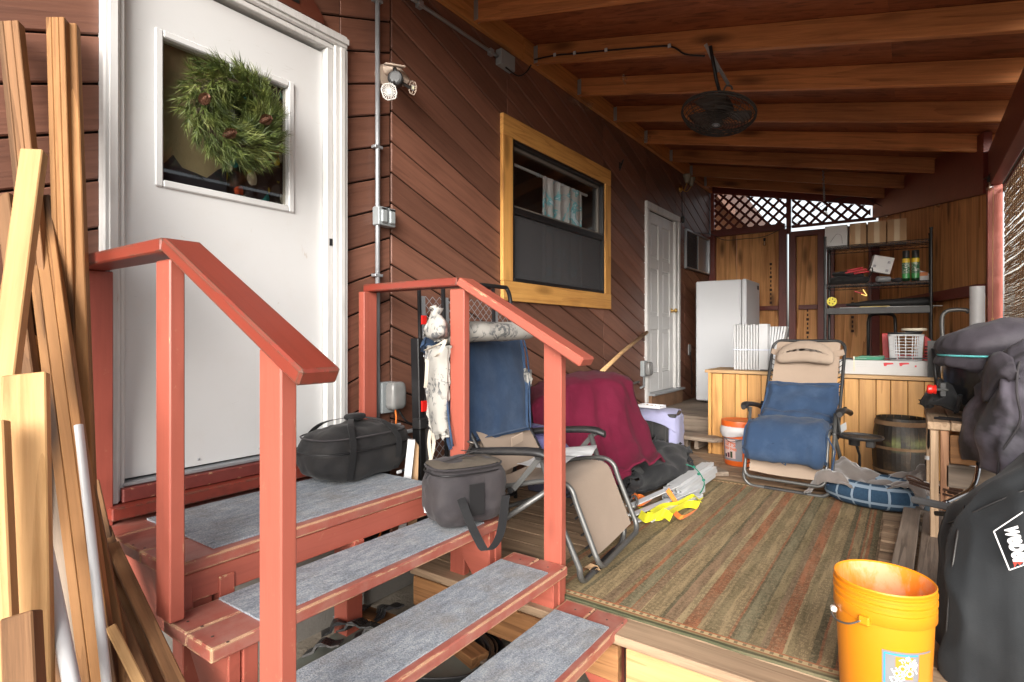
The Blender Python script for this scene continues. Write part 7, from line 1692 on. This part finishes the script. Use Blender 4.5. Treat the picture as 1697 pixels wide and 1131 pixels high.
# dry leaf on the deck
t = thing('dry_leaf', 'curled dry leaf on the rug beside the recliner foot', 'leaf', PZ(982, 943, 0.02))
c_ = PZ(982, 943, 0.02); MB().grid([[c_+V((-0.04, -0.01, 0)), c_+V((-0.02, 0.02, 0.015)), c_+V((0.0, 0.035, 0.0))], [c_+V((-0.01, -0.03, 0.012)), c_+V((0.01, 0.0, 0.0)), c_+V((0.02, 0.02, 0.012))], [c_+V((0.01, -0.03, 0.0)), c_+V((0.03, -0.01, 0.014)), c_+V((0.04, 0.005, 0.0))]]).build('leaf', CARD, t, solid=0.001)
# ================================================================ conduits and boxes on the wall
cd = thing('wall_conduit', 'vertical grey conduit running down the wall right of the front door', 'conduit', (WX+0.03, 2.11, 1.5))
yc = PX(627, 300, WX+0.028).y
MB().tube([(WX+0.022, yc, 0.52), (WX+0.022, yc, 3.3)], 0.0135, 10).build('conduit_tube', GALV, cd, smooth=True)
for v in (3, 245, 235+222): 
    z = PX(627, v, WX+0.02).z; MB().box(WX+0.001, WX+0.036, yc-0.028, yc+0.028, z-0.008, z+0.008).build('pipe_clip', GALV, cd, bevel=0.002)
sb = thing('switch_box', 'grey double gang weatherproof switch box on the vertical conduit', 'electrical box', PX(636, 358, WX+0.03))
a, b = PX(617, 339, WX+0.03), PX(656, 381, WX+0.03); ym = (a.y+b.y)/2; y0, y1 = ym-0.062, ym+0.062; z0, z1 = b.z+0.005, a.z-0.005
MB().box(WX+0.002, WX+0.055, y0, y1, z0, z1).build('box_body', GBOX, sb, bevel=0.004)
for k in (-1, 1):
    MB().box(WX+0.056, WX+0.070, ym+k*0.029-0.022, ym+k*0.029+0.022, z0+0.012, z1-0.016).build('flip_cover', GBOX, sb, bevel=0.008)
    MB().tube([(WX+0.066, ym+k*0.029-0.018, z1-0.012), (WX+0.066, ym+k*0.029+0.018, z1-0.012)], 0.005, 6).build('hinge', BLKPL, sb)
# clear in-use cover low on the conduit
ob = thing('outlet_cover', 'clear plastic in-use outlet cover low on the conduit behind the red railing', 'outlet', PX(644, 655, WX+0.05))
a, b = PX(626, 632, WX+0.05), PX(664, 682, WX+0.05); ym = (a.y+b.y)/2
CLR = plain('cloudy clear plastic', (0.20, 0.20, 0.195), 0.2, spec=0.7, var=0.3, scale=14)
MB().box(WX+0.002, WX+0.045, ym-0.05, ym+0.045, b.z, a.z-0.01).build('back_box', GBOX, ob, bevel=0.004)
bb_ = rbox(0.075, 0.105, 0.155, p=5, n=8, amp=0.003, fr=12); bb_.build('bubble_cover', CLR, ob, frame=T(WX+0.088, ym+0.012, (a.z+b.z)/2+0.008), smooth=True)
MB().box(WX+0.001, WX+0.018, ym-0.085, ym-0.05, b.z-0.02, a.z+0.01).build('side_box', GBOX, ob, bevel=0.003)
MB().tube(cr([(WX+0.09, ym+0.0, b.z+0.05), (WX+0.10, ym+0.004, b.z-0.03), (WX+0.10, ym-0.01, b.z-0.12)], 4), 0.005, 6).build('orange_cord', OS, ob)
MB().tube(cr([(WX+0.06, ym+0.05, b.z+0.02), (WX+0.09, ym+0.10, b.z-0.06), (WX+0.08, ym+0.20, b.z-0.075), (WX+0.06, ym+0.32, b.z-0.05)], 5), 0.006, 6).build('black_cord', BLACKM, ob, smooth=True)
MB().box(WX+0.10, WX+0.102, ym-0.03, ym+0.035, b.z-0.075, b.z-0.055).build('cord_tag', PVC, ob)
lc = thing('low_conduit', 'horizontal grey conduit running low along the wall behind the blanket', 'conduit', (WX+0.02, 4, 0.5))
zl_ = PX(900, 660, WX+0.02).z
MB().tube([(WX+0.025, 2.16, 0.555), (WX+0.025, 2.5, 0.555), (WX+0.025, 3.0, 0.56), (WX+0.025, PX(1060, 633, WX+0.02).y-0.03, PX(1060, 633, WX+0.02).z)], 0.0125, 8).build('conduit_tube', GALV, lc, smooth=True)
# second small outlet by the back door
o2 = thing('outlet_cover', 'small clear outlet cover beside the narrow back door', 'outlet', PX(1071, 610, WX+0.04))
yy = PX(1073, 611, WX+0.05).y-0.04; zz = PX(1073, 611, WX+0.05).z
MB().box(WX+0.002, WX+0.05, yy-0.05, yy+0.05, zz-0.085, zz+0.085).build('back_box', GBOX, o2, bevel=0.004)
rbox(0.06, 0.12, 0.15, p=5, n=6).build('bubble_cover', CLR, o2, frame=T(WX+0.080, yy+0.01, zz), smooth=True)
MB().tube([(WX+0.03, yy-0.01, zz-0.085), (WX+0.03, yy-0.01, zz-0.19), (WX+0.03, yy-0.10, zz-0.205)], 0.013, 8).build('elbow', GALV, o2, smooth=True)
o3 = thing('wall_outlet', 'small white outlet on the wall between the back door and the freezer', 'outlet', PX(1143, 580, WX+0.01))
a = PX(1143, 580, WX+0.01); MB().box(WX+0.002, WX+0.014, a.y-0.05, a.y+0.05, a.z-0.07, a.z+0.07).build('plate', plain('grey outlet', (0.3, 0.3, 0.3), 0.5), o3, bevel=0.002)
MB().tube([(WX+0.02, a.y, a.z-0.03), (WX+0.04, a.y, a.z-0.3), (WX+0.03, a.y+0.02, 0.32)], 0.006, 6).build('power_cord', BLACKM, o3)
# upper diagonal-looking conduit under the ledger with junction box
uc = thing('upper_conduit', 'grey conduit with junction box running under the roof ledger', 'conduit', (WX+0.03, 3, 3.1))
zu = 3.10; yj = PX(838, 95, WX+0.03).y
MB().tube([(WX+0.022, 1.0, zu), (WX+0.022, yj-0.09, zu)], 0.012, 8).build('conduit_tube', GALV, uc, smooth=True)
MB().box(WX+0.001, WX+0.055, yj-0.085, yj+0.085, zu-0.055, zu+0.055).build('junction_box', GBOX, uc, bevel=0.004)
for y in (2.42, yj-0.16): MB().box(WX+0.001, WX+0.036, y-0.02, y+0.02, zu-0.022, zu+0.022).build('pipe_clip', GALV, uc, bevel=0.002)
# ---------------------------------------------------------------- security light
se = thing('security_light', 'weathered three head security light mounted on the conduit above the switch box', 'light', PX(640, 130, WX+0.08))
CRM = plain('cream weathered plastic', (0.50, 0.40, 0.32), 0.6, var=0.15, scale=20, dirt=(0.2, 0.12, 0.08), dirtamt=0.4)
hc = PX(640, 126, WX+0.03)
MB().lathe([(0.060, 0.0), (0.062, 0.022), (0.055, 0.028), (0.0, 0.030)], 24, Matrix.Translation(hc+V((-0.026, 0, 0))) @ RY(90)).build('round_base', CRM, se, smooth=True, sharp=0.6)
MB().tube(cr([hc+V((0.0, 0.0, 0.03)), hc+V((0.045, 0.01, 0.03)), hc+V((0.075, 0.045, -0.01)), hc+V((0.085, 0.075, -0.04))], 5), [0.030]*16, 12).build('arm', CRM, se, smooth=True)
pc2 = PX(656, 132, WX+0.14); dc = (CAM-pc2).normalized(); Ms = M3(pc2, RT, V((0, 0, 1)))
MB().lathe([(0.030, -0.03), (0.040, -0.02), (0.042, 0.018), (0.036, 0.024), (0.030, 0.022), (0.0, 0.022)], 24, Ms).build('sensor_head', BLKPL, se, smooth=True, sharp=0.6)
MB().lathe([(0.0, 0.0235), (0.026, 0.0235), (0.027, 0.020)], 20, Ms).build('lens_disc', plain('dark lens', (0.03, 0.032, 0.035), 0.3), se)
def panel(c_, X_, Y_, w, h, name, ribs, mt, frame_only=True):
    M = M3(c_, X_, Y_); m = MB()
    P = [(-w, -h*0.55), (-w*0.55, -h), (w*0.55, -h), (w, -h*0.35), (w, h*0.5), (w*0.45, h), (-w*0.5, h), (-w, h*0.5)]
    m.tube([V((x, y, 0)) for x, y in P], 0.0035, 5, closed=True)
    hb = m.build(name, mt, se, frame=M)
    for k in range(ribs):
        a = 2*math.pi*k/ribs; d = V((math.cos(a), math.sin(a), 0)); r1 = 0.46
        far = min(w/abs(d.x) if abs(d.x) > 1e-3 else 9, h/abs(d.y) if abs(d.y) > 1e-3 else 9)*0.94
        MB().tube([V((d.x*w*r1, d.y*h*r1, 0)), V((d.x*far*0.93, d.y*far*0.93, 0))], 0.0025, 4).build('rib', mt, hb, frame=M)
    MB().box(-w*0.42, w*0.42, -h*0.42, h*0.42, -0.004, 0.003).build('lens_holder', GALV, hb, frame=M)
    MB().box(-w*0.30, w*0.30, -h*0.30, h*0.30, 0.0032, 0.005).build('led_lens', plain('led lens', (0.80, 0.76, 0.55), 0.4), hb, frame=M)
WPL = plain('white lamp plastic', (0.70, 0.68, 0.64), 0.45)
panel(PX(645, 152, WX+0.17), V((0.55, 0.62, 0.25)), V((-0.1, -0.3, 0.9)), 0.037, 0.040, 'led_panel', 22, WPL)
panel(PX(684, 146, WX+0.17), V((0.1, 0.30, -0.05)), V((0, 0.25, 0.9)), 0.020, 0.038, 'led_panel', 8, CRM)
Mt2 = M3(PX(654, 109, WX+0.15), V((0.55, 0.8, 0)), V((-0.8, 0.55, 0.35)))
MB().box(-0.055, 0.055, -0.04, 0.04, -0.005, 0.005).build('led_panel', CRM, se, frame=Mt2, bevel=0.004)
MB().tube([pc2, PX(654, 112, WX+0.15)], 0.010, 6).tube([pc2, PX(680, 146, WX+0.17)], 0.009, 6).tube([pc2, PX(648, 146, WX+0.16)], 0.009, 6).build('knuckle', BLKPL, se)

# ---------------------------------------------------------------- lantern near the back
ln = thing('wall_lantern', 'old brass wall lamp with two glass shades high near the back corner', 'lamp', PX(1134, 308, WX+0.1))
lc_ = PX(1133, 312, WX+0.05)
MB().lathe([(0.05, 0), (0.045, 0.015), (0.02, 0.03), (0, 0.035)], 14, Matrix.Translation(V((WX+0.004, lc_.y, lc_.z))) @ RY(90)).build('back_plate', BRASS, ln, smooth=True)
for k in (-1, 1):
    s_ = V((WX+0.12, lc_.y+k*0.09, lc_.z+0.03))
    MB().tube(cr([V((WX+0.02, lc_.y, lc_.z)), V((WX+0.07, lc_.y+k*0.04, lc_.z-0.04)), s_], 4), 0.007, 6).build('arm', BRASS, ln, smooth=True)
    MB().lathe([(0.018, 0), (0.025, 0.02), (0.05, 0.09), (0.055, 0.11)], 12, Matrix.Translation(s_)).build('glass_shade', plain('dusty glass', (0.30, 0.27, 0.20), 0.25, var=0.3), ln, smooth=True, solid=0.003)
t = thing('hanging_cable', 'black cable hanging down from the wall lantern to a small fitting', 'cable', (WX+0.02, lc_.y, 2.9))
MB().tube([V((WX+0.02, lc_.y+0.02, lc_.z-0.03)), V((WX+0.02, lc_.y+0.03, 2.62))], 0.005, 5).build('cable', BLACKM, t)
rbox(0.05, 0.05, 0.09, 3, 5).build('fitting', BLKPL, t, frame=T(WX+0.03, lc_.y+0.03, 2.60))
t = thing('wall_hook', 'small dark metal hook on the siding above the back door', 'hook', PX(1029, 275, WX+0.02))
MB().tube([PX(1027, 283, WX+0.01), PX(1029, 276, WX+0.03), PX(1033, 265, WX+0.05)], 0.008, 6).build('hook', BLACKM, t)
MB().bar(PX(1027, 280, WX+0.012), PX(1028, 270, WX+0.012), 0.03, 0.008, up=(1, 0, 0)).build('hook_plate', BLACKM, t)

# ---------------------------------------------------------------- ceiling fan
fn = thing('ceiling_fan', 'dusty round caged fan hanging from a rafter on a bracket', 'fan', PT(1187, 190, 3.55))
DUS = plain('dusty dark cage', (0.035, 0.028, 0.024), 0.7, 0.2, var=0.3, scale=30)
fc_ = PT(1190, 190, 3.62); tilt = RX(-13) @ RY(6); Mf = Matrix.Translation(fc_) @ tilt; R = 0.225
for k in range(13):
    s = (k+1)/13.3; MB().tube([V((R*s*math.cos(a), R*s*math.sin(a), -0.075*(1-s**4)**0.6)) for a in [q*2*math.pi/48 for q in range(48)]], 0.0027, 4, closed=True).build('cage_ring', DUS, fn, frame=Mf)
m = MB()
for k in range(9):
    s = 0.35+0.65*(k+1)/9; m.tube([V((R*s*math.cos(a), R*s*math.sin(a), 0.062*(1-s**3)+0.018)) for a in [q*2*math.pi/40 for q in range(40)]], 0.0016, 3, closed=True)
m.build('rear_cage', DUS, fn, frame=Mf, kind='stuff')
for k in range(8):
    a = k*math.pi/4+0.2; MB().tube([V((R*s*math.cos(a), R*s*math.sin(a), -0.077*(1-s**4)**0.6)) for s in (0.2, 0.5, 0.8, 1.0)], 0.0025, 4).build('cage_spoke', DUS, fn, frame=Mf)
for z in (0.0, 0.016): MB().tube([V((R*1.01*math.cos(a), R*1.01*math.sin(a), z)) for a in [q*2*math.pi/56 for q in range(56)]], 0.006, 6, closed=True).build('cage_rim', DUS, fn, frame=Mf, smooth=True)
for k in range(3):
    a = 2*math.pi*k/3+0.5; G = []
    for i in range(7):
        s = 0.04+0.165*i/6; row = []
        for j in range(6):
            b_ = a+(j/5-0.5)*(1.5-0.5*i/6)*1.0; row.append(V((s*math.cos(b_), s*math.sin(b_), 0.012+0.030*(j/5-0.5))))
        G.append(row)
    MB().grid(G).build('blade', plain('fan blade', (0.045, 0.036, 0.03), 0.5), fn, frame=Mf, smooth=True, solid=0.002)
MB().lathe([(0, -0.075), (0.036, -0.074), (0.042, -0.066), (0.042, -0.055), (0, -0.05)], 20, Mf).build('hub_badge', BLKPL, fn, smooth=True, sharp=0.6)
MB().lathe([(0, -0.0765), (0.022, -0.0765), (0.023, -0.073)], 16, Mf).build('badge_disc', plain('badge blue grey', (0.22, 0.24, 0.27), 0.3), fn)
MB().lathe([(0.07, 0.0), (0.09, 0.04), (0.06, 0.10), (0.03, 0.125), (0, 0.13)], 20, Mf).build('motor', DUS, fn, smooth=True)
rt = PY(1172, 92, 3.64); top = V((rt.x, 3.60, rz(rt.x)+0.03))
MB().tube([Mf @ V((0, 0, 0.12)), fc_+V((-0.01, 0.0, 0.22)), top+V((0.03, 0, -0.02))], 0.011, 8).build('down_rod', BLACKM, fn, smooth=True)
MB().bar(top, PT(1207, 140, 3.62), 0.022, 0.008).build('steel_strap', GALV, fn)
MB().bar(top+V((0, 0, -0.0)), PT(1190, 120, 3.6), 0.018, 0.006).build('steel_strap', GALV, fn)
MB().tube(cr([PT(1199, 152, 3.58), PT(1203, 143, 3.58), PT(1211, 143, 3.58), PT(1214, 149, 3.58)], 4), 0.006, 6).build('hook', GREYM, fn)
# cable stapled on rafter
t = thing('rafter_cable', 'black cable stapled along the second rafter towards the fan', 'cable', PY(1000, 85, 3.62))
P = [PY(u, v, 3.63) for u, v in ((886, 99), (920, 92), (953, 89), (1005, 84), (1055, 80), (1110, 77), (1135, 90), (1168, 93))]
MB().tube(cr(P, 4), 0.006, 6).build('cable', BLACKM, t, smooth=True)
for k in (1, 2, 3, 5): MB().box(P[k].x-0.01, P[k].x+0.01, 3.618, 3.625, P[k].z-0.012, P[k].z+0.012).build('staple', PVC, t)
MB().tube(cr([PX(838, 112, WX+0.05), PX(858, 126, WX+0.07), PX(872, 120, WX+0.08), PX(880, 108, WX+0.10)], 4), 0.006, 6).build('drop_loop', BLACKM, t, smooth=True)
# chain
ch = thing('hanging_chain', 'short steel chain hanging from a rafter near the lattice', 'chain', PY(1364, 300, 7.4))
c0 = PY(1364, 278, 7.4); c1 = PY(1366, 332, 7.4); L = (c1-c0).length; n = 15
lk = None
for k in range(n):
    c_ = c0+(c1-c0)*((k+0.5)/n); M = Matrix.Translation(c_) @ RZ(45 if k % 2 else -45) @ RX(90)
    if lk is None: lk = MB().tube([V((0.011*math.cos(a), 0.019*math.sin(a), 0)) for a in [q*2*math.pi/12 for q in range(12)]], 0.0035, 5, closed=True).build('link', GALV, ch, frame=M)
    else: dup(lk, M @ (Matrix.Translation(W[ch].translation*0)), ch) if False else dup(lk, M, ch)
# ---------------------------------------------------------------- string lights
sl_ = thing('light_string', 'thin black cord of the string lights sagging along the beam and lattice', 'cord', (-0.5, 7, 2.5))
bulbs = [PT(1669, 252, 3.9), PT(1640, 306, 4.3), PT(1556.5, 335, 5.3), PT(1470, 355, 6.7), PT(1369, 352, 7.3), PT(1267, 402, 7.8)]
names_ = ['clear bulb nearest the camera under the eave beam', 'clear bulb hanging at the top of the corner post', 'clear bulb against the angled plywood wall', 'clear bulb just above the cardboard boxes', 'clear bulb hanging in front of the right lattice', 'clear bulb hanging against the left plywood panel']
BULB = glassy('bulb glass', tint=(0.85, 0.82, 0.78), glos=0.15)
def bulb(p, label):
    t = thing('string_light_bulb', label, 'light bulb', p, group='string light bulbs')
    M = Matrix.Translation(p)
    MB().lathe([(0.0, 0.062), (0.014, 0.06), (0.017, 0.052), (0.017, 0.022), (0.014, 0.018)], 12, M).build('socket', BLKPL, t, smooth=True, sharp=0.6)
    MB().lathe([(0.013, 0.018), (0.020, 0.0), (0.026, -0.022), (0.022, -0.042), (0.008, -0.052), (0, -0.054)], 14, M).build('bulb', BULB, t, smooth=True)
    MB().lathe([(0.004, 0.015), (0.006, -0.03), (0, -0.032)], 6, M).build('filament', plain('filament core', (0.7, 0.55, 0.4), 0.4), t)
for p, n_ in zip(bulbs, names_): bulb(p, n_)
tp_ = [b_+V((0, 0, 0.062)) for b_ in bulbs]
P = [PT(1697, 178, 3.5), PT(1680, 215, 3.75), tp_[0]+V((0, 0, 0.01)), PT(1652, 262, 4.1), tp_[1]+V((0, 0, 0.01)), PT(1600, 313, 4.8), tp_[2]+V((0, 0, 0.005)), PT(1510, 338, 5.9), tp_[3]+V((0, 0, 0.01)), PT(1420, 325, 7.0), tp_[4]+V((0, 0, 0.05)), PT(1312, 375, 7.6), PT(1302, 375, 7.65)]
MB().tube(cr(P, 4), 0.0045, 5).build('cord', BLACKM, sl_, smooth=True)
MB().tube(cr([PT(1302, 376, 7.65), tp_[5]+V((0, 0, 0.02)), PT(1235, 396, 7.9), PT(1200, 398, 7.9), PT(1178, 388, 8.0), PT(1150, 385, 7.6), PT(1130, 372, 7.3)], 5), 0.0045, 5).build('cord', BLACKM, sl_, smooth=True)
# small tape squares / stamps on the plywood
t = thing('grade_stamps', 'small black mill stamps printed on the back wall plywood', 'stamp', (-1.6, YB-0.002, 1.6))
for (x, z0, n) in ((-1.60, 1.55, 10), (-1.14, 0.95, 9), (-0.62, 1.15, 8)):
    for k in range(n):
        w_ = 0.018 if k % 3 else 0.032; MB().box(x-w_/2, x+w_/2, YB-0.0020, YB-0.0010, z0+k*0.060, z0+k*0.060+0.034).build('stamp', plain('stamp ink', (0.05, 0.02, 0.012), 0.8) if k == 0 and x == -1.60 else bpy.data.materials['stamp ink'], t)
# cobwebs between ledger and rafters
t = thing('cobwebs', 'grey cobweb wisps hanging under the ledger between the rafters', 'cobweb', PX(960, 172, WX+0.1))
CW = NT('cobweb'); trn = CW.n('ShaderNodeBsdfTransparent'); mx_ = CW.n('ShaderNodeMixShader'); cn_ = CW.noise(CW.coords((1, 1, 1)), 60, 4, 0.7)
CW.l(CW.math('MULTIPLY', CW.step(cn_, 0.45, 0.7), 0.4), mx_.inputs[0]); CW.set((0.5, 0.42, 0.34), 0.9); CW.l(trn.outputs[0], mx_.inputs[1]); CW.l(CW.p.outputs[0], mx_.inputs[2]); CW.l(mx_.outputs[0], CW.out.inputs['Surface'])
for (pts) in ([(938, 162), (958, 166), (962, 178), (948, 174)], [(962, 180), (975, 168), (984, 172), (978, 184)], [(1060, 228), (1080, 225), (1088, 232), (1068, 236)]):
    MB().prism([PX(u, v, WX+0.10+0.02*(i % 2)) for i, (u, v) in enumerate(pts)], (0.002, 0, 0)).build('web', CW.m, t)
for (pts) in ([(1027, 118), (1038, 122), (1034, 140)], [(1028, 132), (1040, 128), (1036, 142)]):
    MB().prism([PY(u, v, 4.30) for u, v in pts], (0, 0.002, 0)).build('web', CW.m, t)
LU1 = wood('cedar stud', (0.09, 0.034, 0.010), (0.34, 0.165, 0.058), rough=0.75, knots=0.95, var=0.25)
LU2 = wood('pale sawn pine', (0.26, 0.125, 0.04), (0.50, 0.30, 0.13), rough=0.75, knots=0.9, var=0.15)
LU3 = wood('old brown board', (0.055, 0.025, 0.011), (0.24, 0.12, 0.052), rough=0.8, knots=0.9, var=0.3)
# ================================================================ lumber leaning at the left
def lum(label, u0, v0, t0, u1, v1, t1, w, th, mat, yaw=0.0, grooved=False, cat='board', name='leaning_board', group='boards leaning at the left edge'):
    a, b = PT(u1, v1, t1), PT(u0, v0, min(t0, -2.365/ray(u0, v0).x))      # bottom -> top
    side = RT*math.cos(math.radians(yaw)) + FW*math.sin(math.radians(yaw))
    a = b+(a-b)*1.25 if v1 > 1100 else a
    if a.z < GZ: a = b+(a-b)*((b.z-GZ)/(b.z-a.z))
    if not grooved:
        o = plank(name, mat, a, b, w, th, side, None, bevel=0.003)
        _tag(o, label, cat, group); return o
    t = thing(name, label, cat, a, group=group); M = frame_from(a, b, side); L = (b-a).length
    for (y0, y1, z0, z1) in ((-w/2, -w*0.2, -th/2, th/2), (-w*0.2+0.0005, w*0.2-0.0005, -th/2, -th*0.05), (w*0.2, w/2, -th/2, th/2)):
        MB().box(0, L, y0, y1, z0, z1).build('board_rib' if y0 != -w*0.2+0.0005 else 'board_web', mat, t, frame=M, bevel=0.002)
    return t
lum('tall grooved cedar board standing left of the white door casing', 96, 34, 2.02, 120, 820, 1.66, 0.055, 0.035, LU1, 10, True)
lum('tall narrow cedar board touching the red wall post', 120.5, 43, 2.00, 150, 900, 1.64, 0.034, 0.030, LU1, 12)
lum('tall grooved board at the far left behind the light plank', 18, 40, 1.93, 118, 1000, 1.62, 0.060, 0.035, LU3, 10, True)
lum('wide grooved cedar board crossing behind the white pipe', 62, 330, 1.80, 168, 1140, 1.42, 0.075, 0.040, LU1, 20, True)
lum('pale light plank tilting to the left in front of the others', 57, 252, 1.62, -28, 900, 1.34, 0.055, 0.035, LU2, 15)
lum('orange brown board edge leaning at the far left', 8, 325, 1.75, 66, 760, 1.55, 0.045, 0.03, LU3, 0)
lum('cedar board leaning behind the short wide plank', 24, 470, 1.68, 80, 1000, 1.48, 0.06, 0.03, LU1, 10)
lum('cedar board with square edge next to the grooved one', 48, 560, 1.66, 98, 1120, 1.46, 0.05, 0.03, LU1, 10)
lum('short wide pine plank with pale end grain top', 43, 621, 1.36, 48, 1160, 1.22, 0.088, 0.028, LU2, 18)
lum('thick pine plank edge at the frame edge', -10, 700, 1.25, 8, 1160, 1.14, 0.05, 0.03, LU2, 12)
lum('short square timber offcut with dusty end at the bottom left', 36, 1018, 1.10, 44, 1200, 1.04, 0.052, 0.045, LU3, 16)
lum('dark brown weathered board leaning behind the white pipe', 150, 800, 1.92, 226, 1150, 1.60, 0.05, 0.02, LU3, 30)
lum('brown knotty board sloping down to the right of the pile', 168, 880, 1.85, 262, 1150, 1.50, 0.055, 0.025, LU3, 25)
lum('rough brown board lowest on the right side of the pile', 186, 905, 1.78, 300, 1150, 1.44, 0.035, 0.03, LU3, 30)
lum('narrow pale stick crossing at the bottom of the pile', 184, 1040, 1.45, 240, 1150, 1.36, 0.024, 0.022, LU2, 20)
lum('worn cedar board with splintered face left of the thin pipe', 118, 700, 1.75, 205, 1150, 1.44, 0.055, 0.028, LU1, 22)
lum('flat sawn board behind the thick white pipe', 74, 720, 1.62, 128, 1150, 1.40, 0.050, 0.025, GREYW, 20)
lum('dark split board beneath the sloping boards', 140, 900, 1.75, 245, 1160, 1.42, 0.05, 0.03, LU3, 10)
def pipe(label, pts, r):
    P = [PT(*p) for p in pts]; o = MB().tube(P, r, 14).build('white_plastic_pipe', PVC, smooth=True, sharp=0.8); _tag(o, label, 'pipe', 'white pipes leaning with the boards'); return o
pipe('thin white plastic pipe leaning in front of the boards, open top', [(130, 705, 1.52), (150, 880, 1.45), (182, 1180, 1.33)], 0.0105)
pipe('thicker white plastic pipe rising from the bottom left', [(72, 895, 1.40), (95, 1010, 1.32), (128, 1180, 1.20)], 0.0165)

# ================================================================ clutter under the stairs
GX = GZ
t = thing('painted_sheet', 'old pale green painted sheet lying under the stairs', 'sheet', (-1.7, 1.5, GZ))
pg = plain('faded green sheet', (0.19, 0.21, 0.18), 0.7, var=0.15, scale=6, dirt=(0.17, 0.12, 0.08), dirtamt=0.7)
Ms_ = T(-1.55, 1.45, GZ+0.10) @ RZ(8) @ RX(3)
MB().box(-0.55, 0.30, -0.55, 0.42, 0, 0.018).build('sheet', pg, t, frame=Ms_, bevel=0.003)
wraps = text_mesh('STANDARD', 0.035, 0.0003); wraps.build('lettering', plain('faded ink', (0.10, 0.10, 0.11), 0.8), t, frame=Ms_ @ T(-0.35, 0.18, 0.0185) @ RZ(60))
t = thing('timber_offcuts', 'short timber offcuts piled under the back of the stairs', 'offcuts', (-1.7, 1.85, GZ))
for k, (x, y, z, l, w, h, rz__) in enumerate(((-1.75, 1.80, GZ+0.17, 0.30, 0.09, 0.07, 20), (-1.55, 1.82, GZ+0.15, 0.25, 0.09, 0.05, -15), (-1.35, 1.84, GZ+0.13, 0.30, 0.08, 0.04, 10), (-2.0, 1.78, GZ+0.14, 0.35, 0.10, 0.05, 5), (-1.05, 1.80, GZ+0.05, 0.20, 0.09, 0.05, 40))):
    MB().box(-l/2, l/2, -w/2, w/2, -h/2, h/2).build('offcut', [CEDAR, CEDARD, GREYW, CEDARD, FRESH][k], t, frame=T(x, y, z) @ RZ(rz__), bevel=0.003)
cm_ = plain('clip plastic', (0.022, 0.023, 0.025), 0.4, dirt=(0.2, 0.17, 0.13), dirtamt=0.45)
for k, (u, v, rot, lab) in enumerate(((535, 1080, 10, 'black plastic clip nearest the post under the stairs'), (560, 1045, 25, 'tall black plastic clip standing on the green sheet'), (583, 1018, 0, 'black plastic clip farthest back under the second step'), (590, 1045, -10, 'black plastic clip in the middle of the heap'), (614, 1052, 15, 'dusty black clip lying flat by the third step'), (640, 1020, 40, 'long black clip at the right end of the heap'))):
    p = PZ(u, v, GZ+0.16); t = thing('gutter_clip', lab, 'clip', p, group='black plastic clips under the stairs'); M = Matrix.Translation(p) @ RZ(rot+30) @ RX(-15)
    P2 = [(-0.07, 0.0), (-0.035, 0.012), (-0.02, 0.04), (0.0, 0.045), (0.04, 0.03), (0.075, 0.035), (0.075, 0.028), (0.042, 0.022), (0.0, 0.036), (-0.012, 0.033), (-0.028, 0.004), (-0.07, -0.008)]
    for j in range(4): MB().prism([V((x, -0.05+j*0.026, z)) for x, z in P2], (0, 0.018, 0)).build('rib', cm_, t, frame=M)
    MB().box(-0.02, 0.02, -0.055, 0.055, 0.03, 0.037).build('spine', cm_, t, frame=M)
t = thing('garden_edging', 'coil of black plastic edging under the lower steps', 'coil', PZ(740, 1090, GZ+0.1))
ctr = PZ(725, 1095, GZ+0.1)
for k in range(6):
    r0 = 0.16+0.016*k; z = GZ+0.05+0.004*k; G = []
    for i in range(41):
        a = 2*math.pi*i/40; rr = r0*(1+0.06*math.sin(a*2+k)); c_ = ctr+V((rr*1.25*math.cos(a), rr*math.sin(a), 0)); c_.z = z+0.035*math.sin(a+k*0.5)+0.035
        e = V((math.cos(a), math.sin(a), 0)); G.append([c_+V((0, 0, -0.05)), c_+e*0.006+V((0, 0, -0.02)), c_+e*0.002+V((0, 0, 0.035)), c_+e*0.010+V((0, 0, 0.05))])
    MB().grid(G).build('loop', plain('edging plastic', (0.014, 0.015, 0.017), 0.35, spec=0.6), t, smooth=True, solid=0.003)
t = thing('cable_loop', 'loose grey cable looped on the ground under the third step', 'cable', PZ(850, 1040, GZ+0.03))
c_ = PZ(835, 1035, GZ+0.03)
for k in range(3): MB().tube([c_+V(((0.16+0.012*k)*math.cos(a), (0.11+0.01*k)*math.sin(a), 0.008*k)) for a in [q*2*math.pi/40 for q in range(40)]], 0.004, 5, closed=True).build('loop', plain('grey cable', (0.13, 0.12, 0.11), 0.6), t)
# leaf litter
rnd = random.Random(9); m = MB()
for k in range(500):
    x, y = rnd.uniform(-2.3, -0.6), rnd.uniform(0.4, 1.95); a = rnd.uniform(0, 6.28); s = rnd.uniform(0.006, 0.018); z = hgt(x, y)+0.004+rnd.uniform(0, 0.01)
    d = V((math.cos(a), math.sin(a), rnd.uniform(-.3, .3)))*s; e = V((-math.sin(a), math.cos(a), rnd.uniform(-.3, .3)))*s*0.5; c_ = V((x, y, z))
    m.add([c_-d, c_+e, c_+d, c_-e], [(0, 1, 2, 3)])
m.build('leaf_litter', plain('dead leaves', (0.20, 0.12, 0.07), 0.9, var=0.5, scale=30), kind='stuff', label='dead leaf bits and wood chips scattered on the ground under the stairs', cat='litter')
t = thing('orange_cord', 'orange extension cord hanging down behind the landing', 'cord', PT(628, 860, 2.7))
MB().tube(cr([PT(632, 845, 2.75), PT(634, 870, 2.73), PT(628, 890, 2.7), PT(624, 902, 2.7)], 4), 0.005, 6).build('cord', OS, t, smooth=True)
t = thing('fan_of_dust', None, None) if False else None
